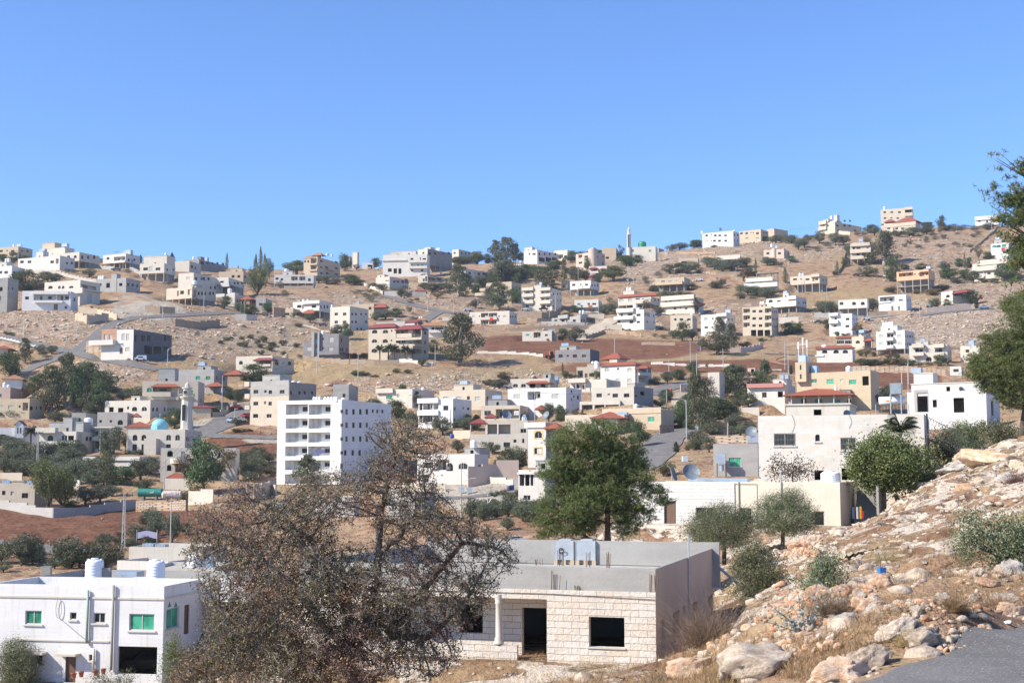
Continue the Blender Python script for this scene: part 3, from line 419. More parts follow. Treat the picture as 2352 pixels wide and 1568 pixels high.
H('grey-white house under large red hipped roof','P',1820,2120,2212,356,560,'b',F=[(390,60,30,[1990],'p')],S=[(415,44,12,[2205])],R=[(1818,2218,356,290,0,0,'r')],P=[],D=268)
H('tan block wing behind the red hipped roof','P',1500,2200,2380,310,520,'c',F=[(440,50,24,[2230])],T=[(2180,290,60,2,'b')],D=290,a=20)
H('cream house with pillared balcony and maroon roofs','P',385,1062,1080,545,745,'e',F=[(667,46,50,[627]),(670,46,66,[815]),(628,30,30,[912]),(625,40,16,[1008])],UP=(570,1062,388,545,[(582,430,700,545,2.5),(712,432,858,545,2.5)],[(507,50,68,[1010])]),R=[(382,572,416,362,0,5,'m'),(563,682,350,306,2,4,'m')],P=[],T=[(1102,338,62,1,'c'),(1190,362,34,1,'b')],DI=[(805,362,1.3),(1285,388,1.1)],a=6)
H('tall white house with yellow-framed arched window','P',1065,1275,1420,408,935,'w',F=[(553,70,74,[1187],'aY'),(744,60,74,[1182],'Y')],SL=[(1285,490,1410,600,2),(1230,690,1400,830,2)],R=[(1256,1440,476,418,-.5,4,'r')],P=[],B=[(1025,1276,408,468,.3)],a=22)
H('low white-stone house with shaded side and stair','O',1405,2175,2360,722,1130,'w',F=[(885,72,112,[2023],'a'),(872,62,110,[1560]),(895,95,78,[1842],'ao')],L=[(1660,800,1835,935,2.0)],S=[(892,48,36,[2245]),(885,40,14,[2310]),(890,44,30,[2345])],P=[(2042,2340,642,3,5,'l')],T=[(2152,536,74,1,'c'),(2247,536,74,1,'c')],O=[(1480,1000,1560,1100)],a=25)
H('unfinished white block house with open column bay','P',950,1262,1330,965,1382,'w',F=[(1293,58,82,[1053])],O=[(965,1020,1140,1152)],COLO=[1025,1088,1132],a=18,P=[(1290,1382,860,4,3,'l')])
H('tan arcaded house behind the bare almond tree','O',430,1160,1180,745,1010,'c',L=[(455,806,492,925,2.5),(512,806,580,925,2.5),(625,815,760,930,2.5)],B=[(428,1160,742,806,1.0)],F=[(860,70,80,[880,1040])],D=258,a=8)
H('long low white wall-like house below the almond tree','O',990,1370,1650,1230,1600,'l',F=[(1400,92,78,[1252]),(1380,90,60,[1050])],SO=[(1400,1310,1480,1420)],D=215,a=30)  # white house in grey plaster: the shade on its front is in the colour
H('white house left behind the almond crown','O',-100,560,600,1290,1560,'w',F=[(1400,60,60,[100,300])],D=175,a=8)
H('white roadside house half behind the eucalyptus','K',445,600,640,1135,1560,'e',F=[(1235,70,36,[490],'p')],D=372,a=15)
H('white house with rose-coloured curved cornice','K',975,1475,1620,1295,1560,'w',B=[(975,1470,1295,1336,1.0)],O=[(1378,1395,1450,1470)],F=[(1440,60,50,[1200])],P=[(1320,1640,1230,4,5,'w')],T=[(1505,1195,56,1,'m'),(1550,1172,100,1,'m')],D=345,rose=1)
H('little pink rooftop hut in the red field','K',975,1075,1120,1078,1150,'p',O=[(1020,1092,1062,1150)],D=395)
H('tan building with projecting oriel tower and antennas','K',1640,2636,2735,1110,1640,'y',F=[(1253,42,66,[1867],'g'),(1262,58,86,[2085],'g'),(1245,24,28,[2237],'p'),(1268,56,88,[2386],'g')],O=[(2515,1190,2603,1310)],ORL=(1640,1790,1010,1265),T=[(1880,1055,80,1,'b'),(2330,1050,76,1,'c')],a=20,D=330)
H('pavilion house with broad red hipped roof on posts','R',-116,545,605,345,560,'c',F=[(405,42,72,[195],'g'),(408,42,62,[390],'g'),(405,55,56,[40],'d'),(415,50,40,[518])],R=[(-135,562,346,272,-3,0,'r')],POST=[-90,42,198,356,516],B=[(-130,520,440,534,2.5)],P=[(545,605,285,1,5,'g')],T=[(375,232,24,1,'w')],D=270)
# nearer houses and the two mosques
H('pale mosque building under the green dome','D',1700,2090,2094,285,485,'e',F=[(345,30,28,[1783,2013],'ag')],a=8)
H('beige annex in front of the green-domed mosque','D',1765,2035,2110,366,482,'c',F=[(425,20,36,[1832]),(420,26,30,[1960])],a=30,st_=0)
H('pale mosque building under the turquoise dome','M',1710,2479,2634,225,560,'e',F=[(335,68,56,[1812,1932,2265,2385],'a'),(465,75,52,[1808,1928,2262])],S=[(350,62,20,[2512,2538,2577,2605],'a')],B=[(1975,2130,348,580,2.5)],TT=16)
H('stone annex with red hipped roof behind turquoise dome','M',1695,2030,2040,200,420,'e',R=[(1690,2035,192,124,0,0,'r')],D=352)
H('grey rendered house between road and stone house','Q',1190,1715,1722,806,1185,'l',F=[(1022,104,142,[1440],'g')],a=3,T=[],TT=8)
H('big pale stone house with grilled windows','R',-430,1320,1326,536,1195,'w',bm=lambda: GSTONE,F=[(807,134,223,[-161],'G'),(852,134,158,[506],'G'),(790,78,52,[185],'a')],O=[(150,1130,250,1230),(435,1108,562,1230)],P=[(-150,520,440,4,7,'e')],DI=[(500,534,.6)],a=2,TT=13)
H('unfinished white block house with concrete portal','R',1135,1965,2352,290,690,'x',bm=lambda: BSTONE,O=[(1610,370,1727,522),(1392,390,1438,468),(1228,318,1345,515)],FB=[(1197,1352,288,515,'cem')],SO=[(2005,400,2040,560),(2110,430,2150,565)],P=[(1137,1960,206,2.5,7,'w'),(1150,1392,112,5,5,'w')],T=[(1228,58,102,1,'m')],DI=[(1692,210,.8)],a=9,TT=16)
H('white stone and cream bungalow with big round roof tank','S',40,2030,2120,300,706,'r',F=[(597,120,196,[765],'Y'),(598,112,116,[1135]),(642,138,92,[1830]),(585,215,110,[425],'dY'),(592,96,120,[1395])],FB=[(42,1035,302,700,'rough')],B=[(60,560,697,822,1.6)],a=8,TT=11)
H('long white two-storey house with green windows','Y',-120,1300,1610,790,1575,'x',F=[(1040,108,136,[268],'g'),(1028,58,56,[587]),(1044,82,98,[797]),(1078,130,206,[1138],'g'),(1380,90,62,[310]),(1362,50,36,[730]),(1455,210,90,[566],'d')],S=[(1045,160,100,[1387],'g'),(1055,228,40,[1500],'d')],O=[(945,1270,1258,1500)],D=90,a=24)
H('white walled roof terrace house behind the green-window house','Y',935,1345,1700,592,800,'w',a=30,TT=10,D=118)
H('cream flat-roofed house with rooftop box tanks','Y',1030,1620,1760,478,700,'e',a=20,TT=9,D=136,T=[(1205,446,92,1,'m'),(1300,452,84,1,'m')])
H('low cream terrace with round tank above green-window house','Y',1175,1720,1735,640,830,'e',D=106,a=14,TT=9,T=[(1567,535,125,1,'c'),(1680,560,90,1,'b')])
H('pale rough-stone house with empty black openings','Z',-1150,1790,2265,650,1240,'e',custom=1,a=10.7,D=52,pad=3.5)
# ---------------------------------------------------------------- house frames (position, turn, size) before the terrain mesh is made
class Fr: pass
def make_frame(h):
    f = Fr(); t = h['tile']; u1, v1 = px(t, h['x1'], h['yb']); D = h.get('D')
    tx, tz = ray(u1, v1)
    P = at(u1, v1)
    if D:
        Q_ = Vector((tx*D, D, tz*D)); gap = Q_.z-look(ZB, Q_.x, Q_.y)
        if gap < 3.0 and D < P.y: P = Q_
    f.P = P; k = P.y/F; phi = math.atan(P.x/P.y); s = (h['x2']-h['x1'])*TILE[t][2]*k
    a = math.radians(h['a']) if 'a' in h else math.asin(min(max(s/11.0, math.sin(math.radians(5))), math.sin(math.radians(42))))
    f.at = phi+a; f.w = Vector((math.cos(f.at), -math.sin(f.at), 0)); f.n = Vector((math.sin(f.at), math.cos(f.at), 0)); f.k = k; f.tile = t
    def fp(x, y, off=0):
        tx, tz = ray(*px(t, x, y)); Q = P+f.n*off
        q = (Q.x-tx*Q.y)/(tx*f.w.y-f.w.x); d = Q.y+q*f.w.y
        return q, tz*d-P.z
    def sp(x, y):
        tx, tz = ray(*px(t, x, y)); den = tx*f.n.y-f.n.x
        q = (P.x-tx*P.y)/den if abs(den) > 1e-4 else 10
        q = min(max(q, 0.1), 60); d = P.y+q*f.n.y
        return q, tz*d-P.z
    f.fp = fp; f.sp = sp
    f.W = -fp(h['x0'], h['yb'])[0]; f.Hh = fp(h['x1'], h['yt'])[1]
    f.T = sp(h['x2'], h['yb'])[0] if h['x2']-h['x1'] > 14 else 9.0
    f.T = h.get('TT', min(max(f.T, 6.0), 30.0))
    PADS.append((P.x, P.y, P.z, f.w.x, f.w.y, f.n.x, f.n.y, f.W, f.T, h.get('pad', 6.0)))
    f.u0 = px(t, h['x0'], 0)[0]; f.u1 = u1; f.u2 = px(t, h['x2'], 0)[0]; f.vt = px(t, 0, h['yt'])[1]; f.vb = v1
    return f
for h in HS: h['f'] = make_frame(h)
def pane(pos): pass
# ---------------------------------------------------------------- walls with real openings
def wall_holes(mb, org, ax, inn, x0, x1, z0, z1, holes, mi=0, thick=.25):
    """flat wall in the plane org + ax*x + z, openings cut out, reveals running along inn"""
    org = Vector(org); ax = Vector(ax); inn = Vector(inn); up = Vector((0,0,1))
    hs = []
    for h in holes:
        a, b = max(h[0], x0+.05), min(h[1], x1-.05); c, d = max(h[2], z0+.02), min(h[3], z1-.05)
        if b-a > .1 and d-c > .1: hs.append((a, b, c, d, h[4], h[5]))
    xs = sorted({x0, x1}|{v for h in hs for v in h[:2]}); zs = sorted({z0, z1}|{v for h in hs for v in h[2:4]})
    P = lambda x, z, d=0: org+ax*x+up*z+inn*d
    for j in range(len(zs)-1):
        run = None
        for i in range(len(xs)-1):
            cx, cz = (xs[i]+xs[i+1])/2, (zs[j]+zs[j+1])/2
            inside = any(h[0] < cx < h[1] and h[2] < cz < h[3] for h in hs)
            if not inside:
                if run is None: run = xs[i]
            if (inside or i == len(xs)-2) and run is not None:
                e = xs[i] if inside else xs[i+1]
                mb.face([P(run, zs[j]), P(e, zs[j]), P(e, zs[j+1]), P(run, zs[j+1])], mi); run = None
    for a, b, c, d, dep, arch in hs:
        q = dep if dep > 0 else thick
        mb.face([P(a,c), P(a,d), P(a,d,q), P(a,c,q)], mi); mb.face([P(b,c), P(b,c,q), P(b,d,q), P(b,d)], mi)
        mb.face([P(a,d), P(b,d), P(b,d,q), P(a,d,q)], mi); mb.face([P(a,c), P(a,c,q), P(b,c,q), P(b,c)], mi)
        if dep > .5 and arch != 'nb': mb.face([P(a,c,q), P(a,d,q), P(b,d,q), P(b,c,q)], mi)
        if arch and arch != 'nb':
            r = (b-a)/2; hh = min(r, (d-c)*.5); m = (a+b)/2; n = 5
            for s in (-1, 1):
                prev = None
                for i in range(n+1):
                    t = math.pi/2*i/n; x = m+s*r*math.cos(t); z = d-hh+hh*math.sin(t)
                    if prev: mb.face([P(prev[0], prev[1], .004), P(x, z, .004), P(m+s*r, d, .004)], mi)
                    prev = (x, z)
def window_part(root, org, ax, inn, a, b, c, d, kind, near=False):
    ax = Vector(ax); inn = Vector(inn); org = Vector(org); up = Vector((0,0,1)); mb = MB(); dp = .13
    w, hgt = b-a, d-c; fw = min(.07, w*.12) if w < 3 else .1
    def bx(m, p, q, r, s, e0, e1, mi):
        c8 = [org+ax*x+up*z+inn*e for e in (e0, e1) for x, z in ((p, r), (q, r), (q, s), (p, s))]
        n = len(m.v); m.v += [tuple(v) for v in c8]
        for f in ((0,1,2,3),(7,6,5,4),(0,4,5,1),(1,5,6,2),(2,6,7,3),(3,7,4,0)): m.f.append(tuple(n+i for i in f)); m.m.append(mi)
    door = 'd' in kind or 'B' in kind
    for p, q, r, s in ((a, a+fw, c, d), (b-fw, b, c, d), (a+fw, b-fw, c, c+fw), (a+fw, b-fw, d-fw, d)): bx(mb, p, q, r, s, dp-.05, dp+.03, 0)
    if not door and w > .8:
        n = 2 if w < 2.6 else 4
        for i in range(1, n): m = a+w*i/n; bx(mb, m-.03, m+.03, c+fw, d-fw, dp-.03, dp+.02, 0)
    if 'p' in kind: gm, fm = SHUT, FRM
    elif 'g' in kind: gm, fm = GREENG, FRM
    elif 'B' in kind: gm, fm = BLUEG, FRM
    elif 'd' in kind: gm, fm = DOORM, DFR
    else: gm, fm = GLASS, (FRM if near or rnd.random() < .3 else DFR)
    if near:
        o = mb.obj('door' if door else 'window', fm, root); m2 = MB(); bx(m2, a+fw*.5, b-fw*.5, c+fw*.5, d-fw*.5, dp, dp+.02, 0); m2.obj('pane', gm, o)
    else:
        bx(mb, a+fw*.5, b-fw*.5, c+fw*.5, d-fw*.5, dp, dp+.02, 1)
        o = mb.obj('door' if door else 'window', [fm, gm], root)
    if near and not door and 'p' not in kind:
        m2 = MB(); bx(m2, a-.12, b+.12, c-.1, c-.002, -.1, .1, 0); m2.obj('sill', wallmat('w'), o)
    if 'G' in kind:
        m2 = MB(); nb = int(w/.13)
        for i in range(nb+1): x = a+.05+(w-.1)*i/nb; m2.tube(org+ax*x+up*c+inn*-.06, org+ax*x+up*d+inn*-.06, .013, .013, 4)
        for q in (.08, .5, .92): m2.tube(org+ax*a+up*(c+(d-c)*q)+inn*-.06, org+ax*b+up*(c+(d-c)*q)+inn*-.06, .016, .016, 4)
        m2.obj('grille', plain('grille_grey', (.22,.22,.21), .5), o)
    if 'Y' in kind:
        m2 = MB()
        for p, q, r, s in ((a-.25, a, c-.2, d+.25), (b, b+.25, c-.2, d+.25), (a, b, d, d+.25), (a, b, c-.2, c)): bx(m2, p, q, r, s, -.04, .05, 0)
        m2.obj('window_surround', plain('yellow_stone', (.62,.47,.22), .8), root)
    return o
def hip_roof(mb, x0, x1, y0, y1, z0, z1, ov=.35, mi=0):
    x0 -= ov; x1 += ov; y0 -= ov; y1 += ov; W, Dp = x1-x0, y1-y0; r = min(W, Dp)/2*.96; t = .14
    if W >= Dp: A = (x0+r, (y0+y1)/2, z1); B = (x1-r, (y0+y1)/2, z1)
    else: A = ((x0+x1)/2, y0+r, z1); B = ((x0+x1)/2, y1-r, z1)
    c = [(x0,y0,z0),(x1,y0,z0),(x1,y1,z0),(x0,y1,z0)]
    if W >= Dp: fs = [[c[0],c[1],B,A],[c[1],c[2],B],[c[2],c[3],A,B],[c[3],c[0],A]]
    else: fs = [[c[0],c[1],A],[c[1],c[2],B,A],[c[2],c[3],B],[c[3],c[0],A,B]]
    for f in fs: mb.face(f, mi)
    mb.box(x0, x1, y0, y1, z0-t, z0-.004, mi)
    for p, q in ((c[0], A), (c[1], B if W >= Dp else A), (c[2], B), (c[3], A if W >= Dp else B), (A, B)): mb.tube(p, q, .07, .07, 4, mi, False)
WSTONE = blockmat('rough_white_stone', (.76,.74,.69), (.60,.58,.53), .7, .28, .005, .05, 1.2); GSTONE = blockmat('smooth_grey_stone', (.63,.60,.545), (.48,.46,.42), .75, .27, .005, .09, .2); BSTONE = blockmat('raw_white_block', (.74,.73,.70), (.36,.33,.30), .62, .27, .012, .05, .3); NSTONE = blockmat('hammered_pale_stone', (.68,.63,.555), (.33,.30,.26), .66, .25, .005, .10, 1.3)
ROOFM = {'r': RED, 'm': MAROON, 'o': ORNG}
CUSTOM = {'rough': lambda: WSTONE, 'pink': lambda: blockmat('pink_rubble_stone', (.55,.36,.28), (.35,.2,.15), .5, .35, .03, .35), 'cem': lambda: wallmat('l'), 'yel': lambda: wallmat('y')}
def tank_mesh(kind):
    key = 'tk'+kind
    if key in MATS: return MATS[key]
    mb = MB()
    if kind in 'cw':
        pr = [(0,0),(.48,0),(.5,.03)]
        for i in range(5): z = .1+i*.14; pr += [(.5,z),(.475,z+.03),(.5,z+.06)]
        pr += [(.5,.8),(.44,.88),(.2,.93),(.2,.99),(0,1)]
        mb.lathe(pr, n=16); me = mb.obj('t', TANKW, None, True)
    else:
        m = TANKM if kind == 'm' else (plain('dark_tank', (.10,.11,.12), .5) if kind == 'd' else TANKB)
        mb.box(-.5,.5,-.5,.5,.16,1,0); mb.box(-.18,.18,-.18,.18,1.0,1.05,0)
        for i in (-1,0,1):
            for x, y in ((i*.34,-.505),(-.505*0+.505,i*.34)): mb.box(x-.012, x+.012, y-.012, y+.012, .18, .98, 0)
        for sx in (-.42,.42):
            for sy in (-.42,.42): mb.box(sx-.05, sx+.05, sy-.05, sy+.05, 0, .16, 1)
        me = mb.obj('t', [m, CONC], None)
    r = me.data; bpy.data.objects.remove(me); MATS[key] = r; return r
TNAME = {'c': 'white plastic water tank', 'w': 'white plastic water tank', 'm': 'galvanised box water tank', 'b': 'bluish water tank', 'd': 'dark box water tank'}
def add_tanks(h, f, root):
    T = h.get('T', []); R = Matrix.Translation(f.P) @ Matrix.Rotation(-f.at, 4, 'Z')
    for xc, yt, wpx, n, kind in T:
        zd = f.Hh-.45; off = 1.6
        for p in h.get('P', []):
            if p[0]-4 <= xc <= p[1]+4: zd = f.fp((p[0]+p[1])/2, p[2], p[3])[1]+.02 if p[3] < 30 else zd; off = p[3]+1.4
        x, zt = f.fp(xc, yt, off)
        if xc > h['x1']+8: off = min(f.sp(xc, yt)[0], f.T-1.2); x = -1.3; zt = max(f.sp(xc, yt)[1], zd+1.0)
        wd = wpx*TILE[f.tile][2]*f.k; hg = max(zt-zd, .7)
        if hg > 3.2: zd = zt-1.9; hg = 1.9
        for i in range(n):
            loc = R @ Vector((x+(i-(n-1)/2)*wd*1.04, off, zd))
            o = newobj('water_tank', tank_mesh(kind), None, loc); o.rotation_euler = (0,0,-f.at)
            o.scale = (wd, wd if kind in 'cw' else min(max(wd, 1.2), 1.9), hg)
            tag(o, TNAME[kind]+' on '+h['nick'], 'water tank', 'roof water tanks')
def dish(loc, r, az=0.5, label='grey satellite dish', el=.5):
    mb = MB(); n = 16; rings = 5
    for j in range(rings):
        a0, a1 = r*j/rings, r*(j+1)/rings
        for i in range(n):
            t0, t1 = 2*math.pi*i/n, 2*math.pi*(i+1)/n
            for off, fl in ((0, 0), (.025, 1)):
                q = [(a*math.cos(t), -off+.35*a*a/r, a*math.sin(t)) for a, t in ((a0,t0),(a1,t0),(a1,t1),(a0,t1))]
                q = [(x, -y, z) for x, y, z in q]
                mb.face(q if fl else q[::-1], 0)
    root = thing('satellite_dish', label, 'satellite dish', loc, 0, 'satellite dishes')
    o = mb.obj('reflector', plain('dish_shade_grey', (.17,.20,.23), .5), root, True); o.location = (0,0,r*1.05); o.rotation_euler = (-el, 0, az)  # grey-blue darkened, shade of the side facing the camera put into the colour
    m2 = MB(); m2.tube((0,0,0), (0,0,r*1.0), .035, .035); m2.tube((0,0,r*1.05), (math.sin(az)*r*.9, -math.cos(az)*r*.9, r*1.45), .018, .018); m2.obj('mast', STEEL, root)
    return root
def build_house(h):
    f = h['f']; t = h['tile']; W, T, Hh = f.W, f.T, f.Hh; near = f.P.y < 230
    big = any(k in h['nick'] for k in ('storey', 'apartment', 'building', 'block'))
    root = thing('apartment_block' if big else 'house', h['nick'], 'apartment building' if big else 'house', f.P, -f.at, 'houses of the hillside town')
    mats = [h['bm']() if 'bm' in h else wallmat(h['c']), wallmat(h['sc']) if 'sc' in h else (h['bm']() if 'bm' in h else wallmat(h['c'])), DECK]
    z0 = f.fp(h['x1'], h['st'])[1] if 'st' in h else -5.0
    zt = Hh
    fh, sh, wins = [], [], []
    FO, FA, FI = (0,0,0), (1,0,0), (0,1,0); SA, SI = (0,1,0), (-1,0,0)
    def rect(fn, xa, ya, xb, yb):
        x_a, za = fn(xa, ya); x_b, zb = fn(xb, yb); return min(x_a, x_b), max(x_a, x_b), min(za, zb), max(za, zb)
    for e in h.get('F', []):
        kd = e[4] if len(e) > 4 else ''
        for x in e[3]:
            a, b, c, d = rect(f.fp, x-e[2]/2, e[0]+e[1]/2, x+e[2]/2, e[0]-e[1]/2)
            if h['tile'] in 'AB' and f.P.y < 1: pass
            e_ = .10 if not near and 'd' not in kd else 0; a -= e_; b += e_; c -= e_; d += e_
            if 'd' in kd: d = min(d, c+2.7)
            fh.append((a, b, c, d, 0, 'a' in kd))
            if 'o' not in kd: wins.append(('f', a, b, c, d, kd))
    for e in h.get('S', []):
        kd = e[4] if len(e) > 4 else ''
        for x in e[3]:
            y, z = f.sp(x, e[0]); ww = max(e[2]*TILE[t][2]*f.k/max(math.sin(f.at-math.atan(f.P.x/f.P.y)), .3), .9); ww = min(ww, 3.2)
            hh = e[1]*TILE[t][2]*f.k*(1+y*f.n.y/f.P.y)
            if y+ww/2 > T-.2: continue
            sh.append((y-ww/2, y+ww/2, z-hh/2, z+hh/2, 0, 'a' in kd))
            if 'o' not in kd: wins.append(('s', y-ww/2, y+ww/2, z-hh/2, z+hh/2, kd))
    if h.get('six'):
        for i in range(6):
            y0 = 1235+186.3*i; y1 = y0+130
            for xa, xb in ((1490, 1783), (1797, 2090)):
                h.setdefault('L', []).append((xa-i*3, y0, xb-i*3, y1, 1.8))
    for xa, ya, xb, yb, d in h.get('L', []):
        a, b, c, dd = rect(f.fp, xa, ya, xb, yb); d = min(d, T*.6); fh.append((a, b, c, dd, d, False)); w_ = b-a; hh = dd-c
        org = (0, d-.14, 0)
        if w_ > 2.2 and hh > 1.7:
            wins.append(('fl', a+w_*.22, a+w_*.22+min(.95, w_*.2), c+.03, c+min(2.15, hh*.86), 'd' if not h.get('six') else 'p', d))
            wins.append(('fl', a+w_*.58, a+w_*.58+min(1.5, w_*.28), c+hh*.33, c+hh*.78, '', d))
        elif w_ > 1.1 and hh > .9: wins.append(('fl', a+w_*.3, a+w_*.7, c+hh*.25, c+hh*.75, '', d))
    for xa, ya, xb, yb in h.get('O', []): a, b, c, d = rect(f.fp, xa, ya, xb, yb); fh.append((a, b, c, d, 0, False))
    for xa, ya, xb, yb in h.get('AO', []): a, b, c, d = rect(f.fp, xa, ya, xb, yb); fh.append((a, b, c, d, 0, True))
    for xa, ya, xb, yb in h.get('SO', []): a, b, c, d = rect(f.sp, xa, ya, xb, yb); sh.append((a, min(b, T-.2), c, d, 0, False))
    for xa, ya, xb, yb, d in h.get('SL', []):
        a, b, c, dd = rect(f.sp, xa, ya, xb, yb); b = min(b, T-.2); d = min(d, W*.5); sh.append((a, b, c, dd, d, False))
        if b-a > 2: wins.append(('sl', a+(b-a)*.3, a+(b-a)*.6, c+.03, c+min(2.1, (dd-c)*.85), 'd', d))
    mb = MB()
    wall_holes(mb, FO, FA, FI, -W, 0, z0, zt, fh, 0)
    wall_holes(mb, FO, SA, SI, 0, T, z0, zt, sh, 1)
    mb.face([(-W,0,z0), (-W,0,zt), (-W,T,zt), (-W,T,z0)], 0); mb.face([(-W,T,z0), (-W,T,zt), (0,T,zt), (0,T,z0)], 0)
    pr, dk = .18, min(.75, Hh*.14)
    red_full = any(r[5] == 0 for r in h.get('R', []))
    mb.face([(-W,0,zt), (0,0,zt), (-pr,pr,zt), (-W+pr,pr,zt)], 0); mb.face([(0,0,zt), (0,T,zt), (-pr,T-pr,zt), (-pr,pr,zt)], 0)
    mb.face([(0,T,zt), (-W,T,zt), (-W+pr,T-pr,zt), (-pr,T-pr,zt)], 0); mb.face([(-W,T,zt), (-W,0,zt), (-W+pr,pr,zt), (-W+pr,T-pr,zt)], 0)
    zd = zt-dk; c4 = [(-W+pr,pr), (-pr,pr), (-pr,T-pr), (-W+pr,T-pr)]
    for i in range(4):
        p, q = c4[i], c4[(i+1) % 4]; mb.face([(*p,zt), (*q,zt), (*q,zd), (*p,zd)], 0)
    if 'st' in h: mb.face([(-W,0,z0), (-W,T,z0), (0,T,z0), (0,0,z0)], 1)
    mb.obj('wall', mats, root)
    m2 = MB(); m2.face([(*p, zd) for p in c4], 0); m2.face([(-W+.02,.02,zd-.25), (-W+.02,T-.02,zd-.25), (-.02,T-.02,zd-.25), (-.02,.02,zd-.25)], 0)
    m2.obj('roof', DECK, root)
    for wd in wins:
        if wd[0] == 'f': window_part(root, FO, FA, FI, *wd[1:6], near)
        elif wd[0] == 's': window_part(root, FO, SA, SI, *wd[1:6], near)
        elif wd[0] == 'fl': window_part(root, (0, wd[6]-.19, 0), FA, FI, *wd[1:6], near)
        else: window_part(root, (-wd[6]+.19, 0, 0), SA, SI, *wd[1:6], near)
    if 'st' in h:
        n = max(3, int(W/3.6)+1); g = z0; cm = wallmat('l')
        levels = [(0, g)]
        if 'mid' in h: zm = f.fp(h['x1'], h['mid'])[1]; levels = [(0, zm-.12), (zm+.12, g)]; m = MB(); m.box(-W-.05, .05, -.05, T, zm-.12, zm+.12); m.obj('floor_slab', cm, root)
        for a_, b_ in levels:
            for i in range(n):
                x = -W+.2+(W-.4)*i/(n-1); m = MB(); m.box(x-.17, x+.17, .05, .39, a_-(3 if a_ == 0 else 0), b_-.002); m.obj('column', cm, root)
            for j in (1, 2):
                y = T*j/3; m = MB(); m.box(-.36, -.02, y-.17, y+.17, a_-(2 if a_ == 0 else 0), b_-.002); m.obj('column', cm, root)
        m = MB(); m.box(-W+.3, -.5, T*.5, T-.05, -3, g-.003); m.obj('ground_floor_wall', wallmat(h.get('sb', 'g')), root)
    for (lst, side) in ((h.get('B', []), 0), (h.get('SB', []), 1)):
        for xa, xb, ya, yb, pj in lst:
            if side == 0:
                a, b, c, d = rect(f.fp, xa, ya, xb, yb); m = MB()
                if pj > .9 and d-c > .5:     # balcony tray: floor and three parapets
                    m.box(a, b, -pj, -.003, c, c+.16); m.box(a, b, -pj, -pj+.14, c+.16, d); m.box(a, a+.14, -pj+.14, -.003, c+.16, d-.003); m.box(b-.14, b, -pj+.14, -.003, c+.16, d-.003)
                    if c > Hh-1.6: m.box(a+.14, b-.14, -pj+.14, -.003, d-.12, d-.01)
                else: m.box(a, b, -pj, -.003, c, d)
                m.obj('balcony' if pj > .9 and c < Hh-1.8 else 'cornice', plain('rose_cornice', (.45,.20,.17)) if h.get('rose') else mats[0], root)
            else:
                a, b, c, d = rect(f.sp, xa, ya, xb, yb); b = min(b, T); m = MB(); m.box(.003, pj, a, b, c, d); m.obj('balcony', mats[1], root)
    for P_ in h.get('P', []):
        xa, xb, yt_, back, dep = P_[:5]; c = P_[5] if len(P_) > 5 else h['c']
        a, _ = f.fp(xa, yt_, back); b, z1 = f.fp(xb, yt_, back); back = max(back, .0)
        if back > .3: b = min(b, -.35); a = min(a, b-2.4); a = max(a, -W+.3) if b > -W+1 else a
        zb = zd+.002 if back > .3 else -4.0
        if back <= .3: y0 = -back-.12 if back > 0 else -.15
        else: y0 = back
        if z1 < zb+.4: z1 = zb+2.2
        dep = max(dep, 2.5); m = MB(); fhh = []
        if b-a > 1.6 and z1-max(zb, 0) > 1.8 and back > .3: fhh = [((a+b)/2-.35, (a+b)/2+.35, zb+.9, min(zb+1.8, z1-.4), 0, False)]
        wall_holes(m, (0,y0,0), FA, FI, a, b, zb, z1, fhh, 0)
        y1 = y0+dep
        m.face([(b,y0,zb),(b,y1,zb),(b,y1,z1),(b,y0,z1)], 0); m.face([(a,y0,zb),(a,y0,z1),(a,y1,z1),(a,y1,zb)], 0); m.face([(a,y1,zb),(a,y1,z1),(b,y1,z1),(b,y1,zb)], 0)
        m.box(a-.12, b+.12, y0-.12, y1+.12, z1, z1+.15, 0)
        m.obj('stair_tower', wallmat(c), root)
    for xa, xb, ye, yp, back, dep, mt in h.get('R', []):
        full = dep == 0
        if full: a, b, y0, y1 = f.fp(xa, ye, 0)[0], f.fp(xb, ye, 0)[0], 0, T; a = max(a, -W-1); b = min(b, 1.2) if 'POST' not in h else b
        else: a = f.fp(xa, ye, back)[0]; b = f.fp(xb, ye, back)[0]; y0, y1 = back, back+dep
        if 'POST' in h: y0, y1 = -3, T; a, b = -W-.5, .5
        z_e = f.fp((xa+xb)/2, ye, y0)[1]; z_p = max(f.fp((xa+xb)/2, yp, (y0+y1)/2)[1], z_e+.5)
        if full and z_e < zt: z_e = zt+.16; z_p = max(z_p, z_e+.8)
        m = MB(); hip_roof(m, a, b, y0, y1, z_e, z_p, .25 if not full else .5); m.obj('tiled_roof', ROOFM[mt], root)
        if not full and (y0 < -.6 or z_e > zt+.8):
            zb = zd if z_e > zt+.8 else max(z_e-3, 0)
            for cx in (a+.1, b-.1):
                mm = MB(); mm.box(cx-.1, cx+.1, y0+.1, y0+.3, zb, z_e-.145); mm.obj('column', wallmat('e'), root)
            if y0 < -.6 and zb > .5:
                mm = MB(); mm.box(a, b, y0, -.004, zb-.9, zb-.002); mm.obj('balcony', mats[0], root)
    add_tanks(h, f, root)
    R4 = Matrix.Translation(f.P) @ Matrix.Rotation(-f.at, 4, 'Z'); f.R4 = R4; f.zd = zd
